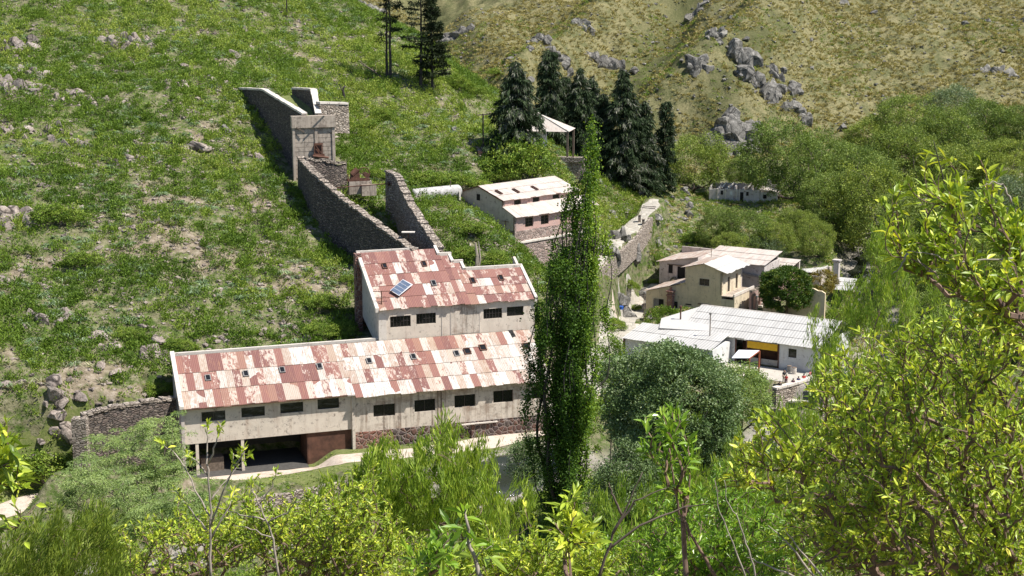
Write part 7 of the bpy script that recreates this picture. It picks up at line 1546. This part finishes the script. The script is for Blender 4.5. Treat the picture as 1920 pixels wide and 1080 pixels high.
# ------------------------------------------------------------------ people in the yard
SKIN = flat('skin', (.42, .25, .17), .6, 0, .05); HAIR = flat('dark_hair', (.02, .015, .012), .6, 0, .1)
CLOTH = {'black': flat('black_cloth', (.02, .02, .025), .8, 0, .1), 'beige': flat('beige_cloth', (.5, .42, .33), .8, 0, .1), 'red': flat('red_cloth', (.55, .03, .03), .8, 0, .1), 'plum': flat('plum_cloth', (.10, .03, .06), .8, 0, .1), 'blue': flat('blue_cloth', (.06, .08, .22), .8, 0, .1), 'grey': flat('grey_cloth', (.25, .24, .26), .8, 0, .1), 'pink': flat('pink_cloth', (.55, .16, .18), .8, 0, .1)}
def skin_mesh(name, V_, E_, R_, mat, parent, lev=2):
    me = bpy.data.meshes.new(name); me.from_pydata([tuple(v) for v in V_], E_, []); me.materials.append(mat)
    o = bpy.data.objects.new(name, me); COL.objects.link(o); o.parent = parent
    o.modifiers.new('skin', 'SKIN'); sv_ = me.skin_vertices[0].data
    for i, r in enumerate(R_): sv_[i].radius = (r, r)
    sv_[0].use_root = True; m2 = o.modifiers.new('sub', 'SUBSURF'); m2.levels = m2.render_levels = lev
    return o
def person(label, loc, rot, pose, top, legs, scale=1.0, hair='black'):
    o = thing('person', label, 'person', loc, rot, None); o.scale = (scale,)*3
    if pose == 'stand':
        V_ = [(0,0,.95),(0,0,1.15),(0,0,1.38),(0,0,1.48),(0,0,1.60),(0,0,1.70), (.19,0,1.40),(.25,-.03,1.13),(.20,-.16,.93),(.17,-.22,.86), (-.19,0,1.40),(-.26,0,1.13),(-.27,-.05,.88),(-.27,-.07,.79), (.10,0,.90),(.11,-.02,.50),(.11,.02,.09),(.12,-.13,.04), (-.10,0,.90),(-.12,.02,.50),(-.13,.05,.09),(-.14,-.10,.04), (0,-.02,1.545)]
    elif pose == 'sit':
        V_ = [(0,0,.48),(0,.02,.70),(0,.03,.92),(0,.01,1.02),(0,-.01,1.13),(0,-.01,1.23), (.18,.02,.93),(.25,-.06,.70),(.16,-.26,.60),(.12,-.33,.58), (-.18,.02,.93),(-.25,-.06,.70),(-.16,-.26,.60),(-.12,-.33,.58), (.10,-.05,.48),(.12,-.45,.49),(.12,-.47,.09),(.12,-.60,.04), (-.10,-.05,.48),(-.12,-.45,.49),(-.13,-.43,.09),(-.13,-.56,.04), (0,0,1.08)]
    else:   # crouch
        V_ = [(0,.10,.32),(0,.02,.52),(0,-.10,.72),(0,-.16,.82),(0,-.22,.92),(0,-.24,1.02), (.18,-.10,.72),(.24,-.26,.52),(.14,-.42,.42),(.10,-.48,.40), (-.18,-.10,.72),(-.24,-.26,.52),(-.14,-.42,.42),(-.10,-.48,.40), (.10,.08,.30),(.15,-.32,.42),(.13,-.10,.09),(.13,-.24,.04), (-.10,.08,.30),(-.15,-.32,.42),(-.13,-.10,.09),(-.13,-.24,.04), (0,-.19,.87)]
    E_ = [(0,1),(1,2),(2,3),(3,22),(22,4),(4,5),(2,6),(6,7),(7,8),(8,9),(2,10),(10,11),(11,12),(12,13),(0,14),(14,15),(15,16),(16,17),(0,18),(18,19),(19,20),(20,21)]
    R_ = [.14,.125,.14,.055,.10,.085,.062,.045,.034,.036,.062,.045,.034,.036,.095,.07,.045,.04,.095,.07,.045,.04,.075]
    skin_mesh('body', V_, E_, R_, SKIN, o)
    V = np.array(V_)
    skin_mesh('shirt', [V[0]+[0,0,.04], V[1], V[2], V[6], V[7], V[10], V[11]], [(0,1),(1,2),(2,3),(3,4),(2,5),(5,6)], [.155,.145,.155,.08,.06,.08,.06], CLOTH[top], o)
    skin_mesh('trousers', [V[0], V[14], V[15], V[16], V[18], V[19], V[20]], [(0,1),(1,2),(2,3),(0,4),(4,5),(5,6)], [.155,.11,.085,.065,.11,.085,.065], CLOTH[legs], o)
    h = V[4]; mb = MB(); mb.tube([tuple(h+[0,.035,-.06]), tuple(h+[0,.04,.0]), tuple(h+[0,.035,.09]), tuple(h+[0,.02,.135])], [.075,.115,.105,.03], 12); mb.build('hair', HAIR if hair == 'black' else CLOTH[hair], o, smooth=True)
    mb = MB(); mb.tube([tuple(h+[0,-.10,.0]), tuple(h+[0,-.13,-.02])], [.018,.012], 6); mb.build('nose', SKIN, o)
    for nm, sx in (('foot', .12), ('foot', -.13)):
        f = V[17] if sx > 0 else V[21]; mb = MB(); mb.tube([tuple(f+[0,.12,.0]), tuple(f+[0,-.03,0]), tuple(f+[0,-.10,-.01])], [.05,.055,.03], 8); mb.build('shoe', CLOTH['black'], o)
for lab, px, py, rot, pose, top, legs, sc, z in [
    ('person in a black top and beige trousers standing in the yard', 1470, 718, 20, 'stand', 'black', 'beige', 1.0, .06), ('person in grey and plum clothes crouching at the left of the paved yard', 1428, 733, 200, 'crouch', 'grey', 'plum', 1.0, .06),
    ('person in red standing at the yard wall beside the one in black', 1474, 722, -20, 'stand', 'red', 'plum', .8, .06), ('person in dark clothes sitting leftmost on the yard wall', 1462, 728, 150, 'sit', 'black', 'blue', .95, -.18),
    ('person in plum top sitting on the yard wall next to the red child', 1487, 722, 160, 'sit', 'plum', 'beige', .9, -.18), ('person in blue sitting in the middle of the yard wall', 1497, 718, 150, 'sit', 'blue', 'grey', .9, -.18),
    ('person in a bright red jacket sitting right of the one in blue', 1507, 714, 170, 'sit', 'red', 'red', .95, -.18), ('person in pink sitting at the foot of the whitewashed wall', 1519, 705, 40, 'sit', 'pink', 'grey', .95, -.35)]:
    p = atZ(px, py, .06); person(lab, (p[0], p[1], z+.0 if pose != 'sit' else z), rot, pose, top, legs, sc)
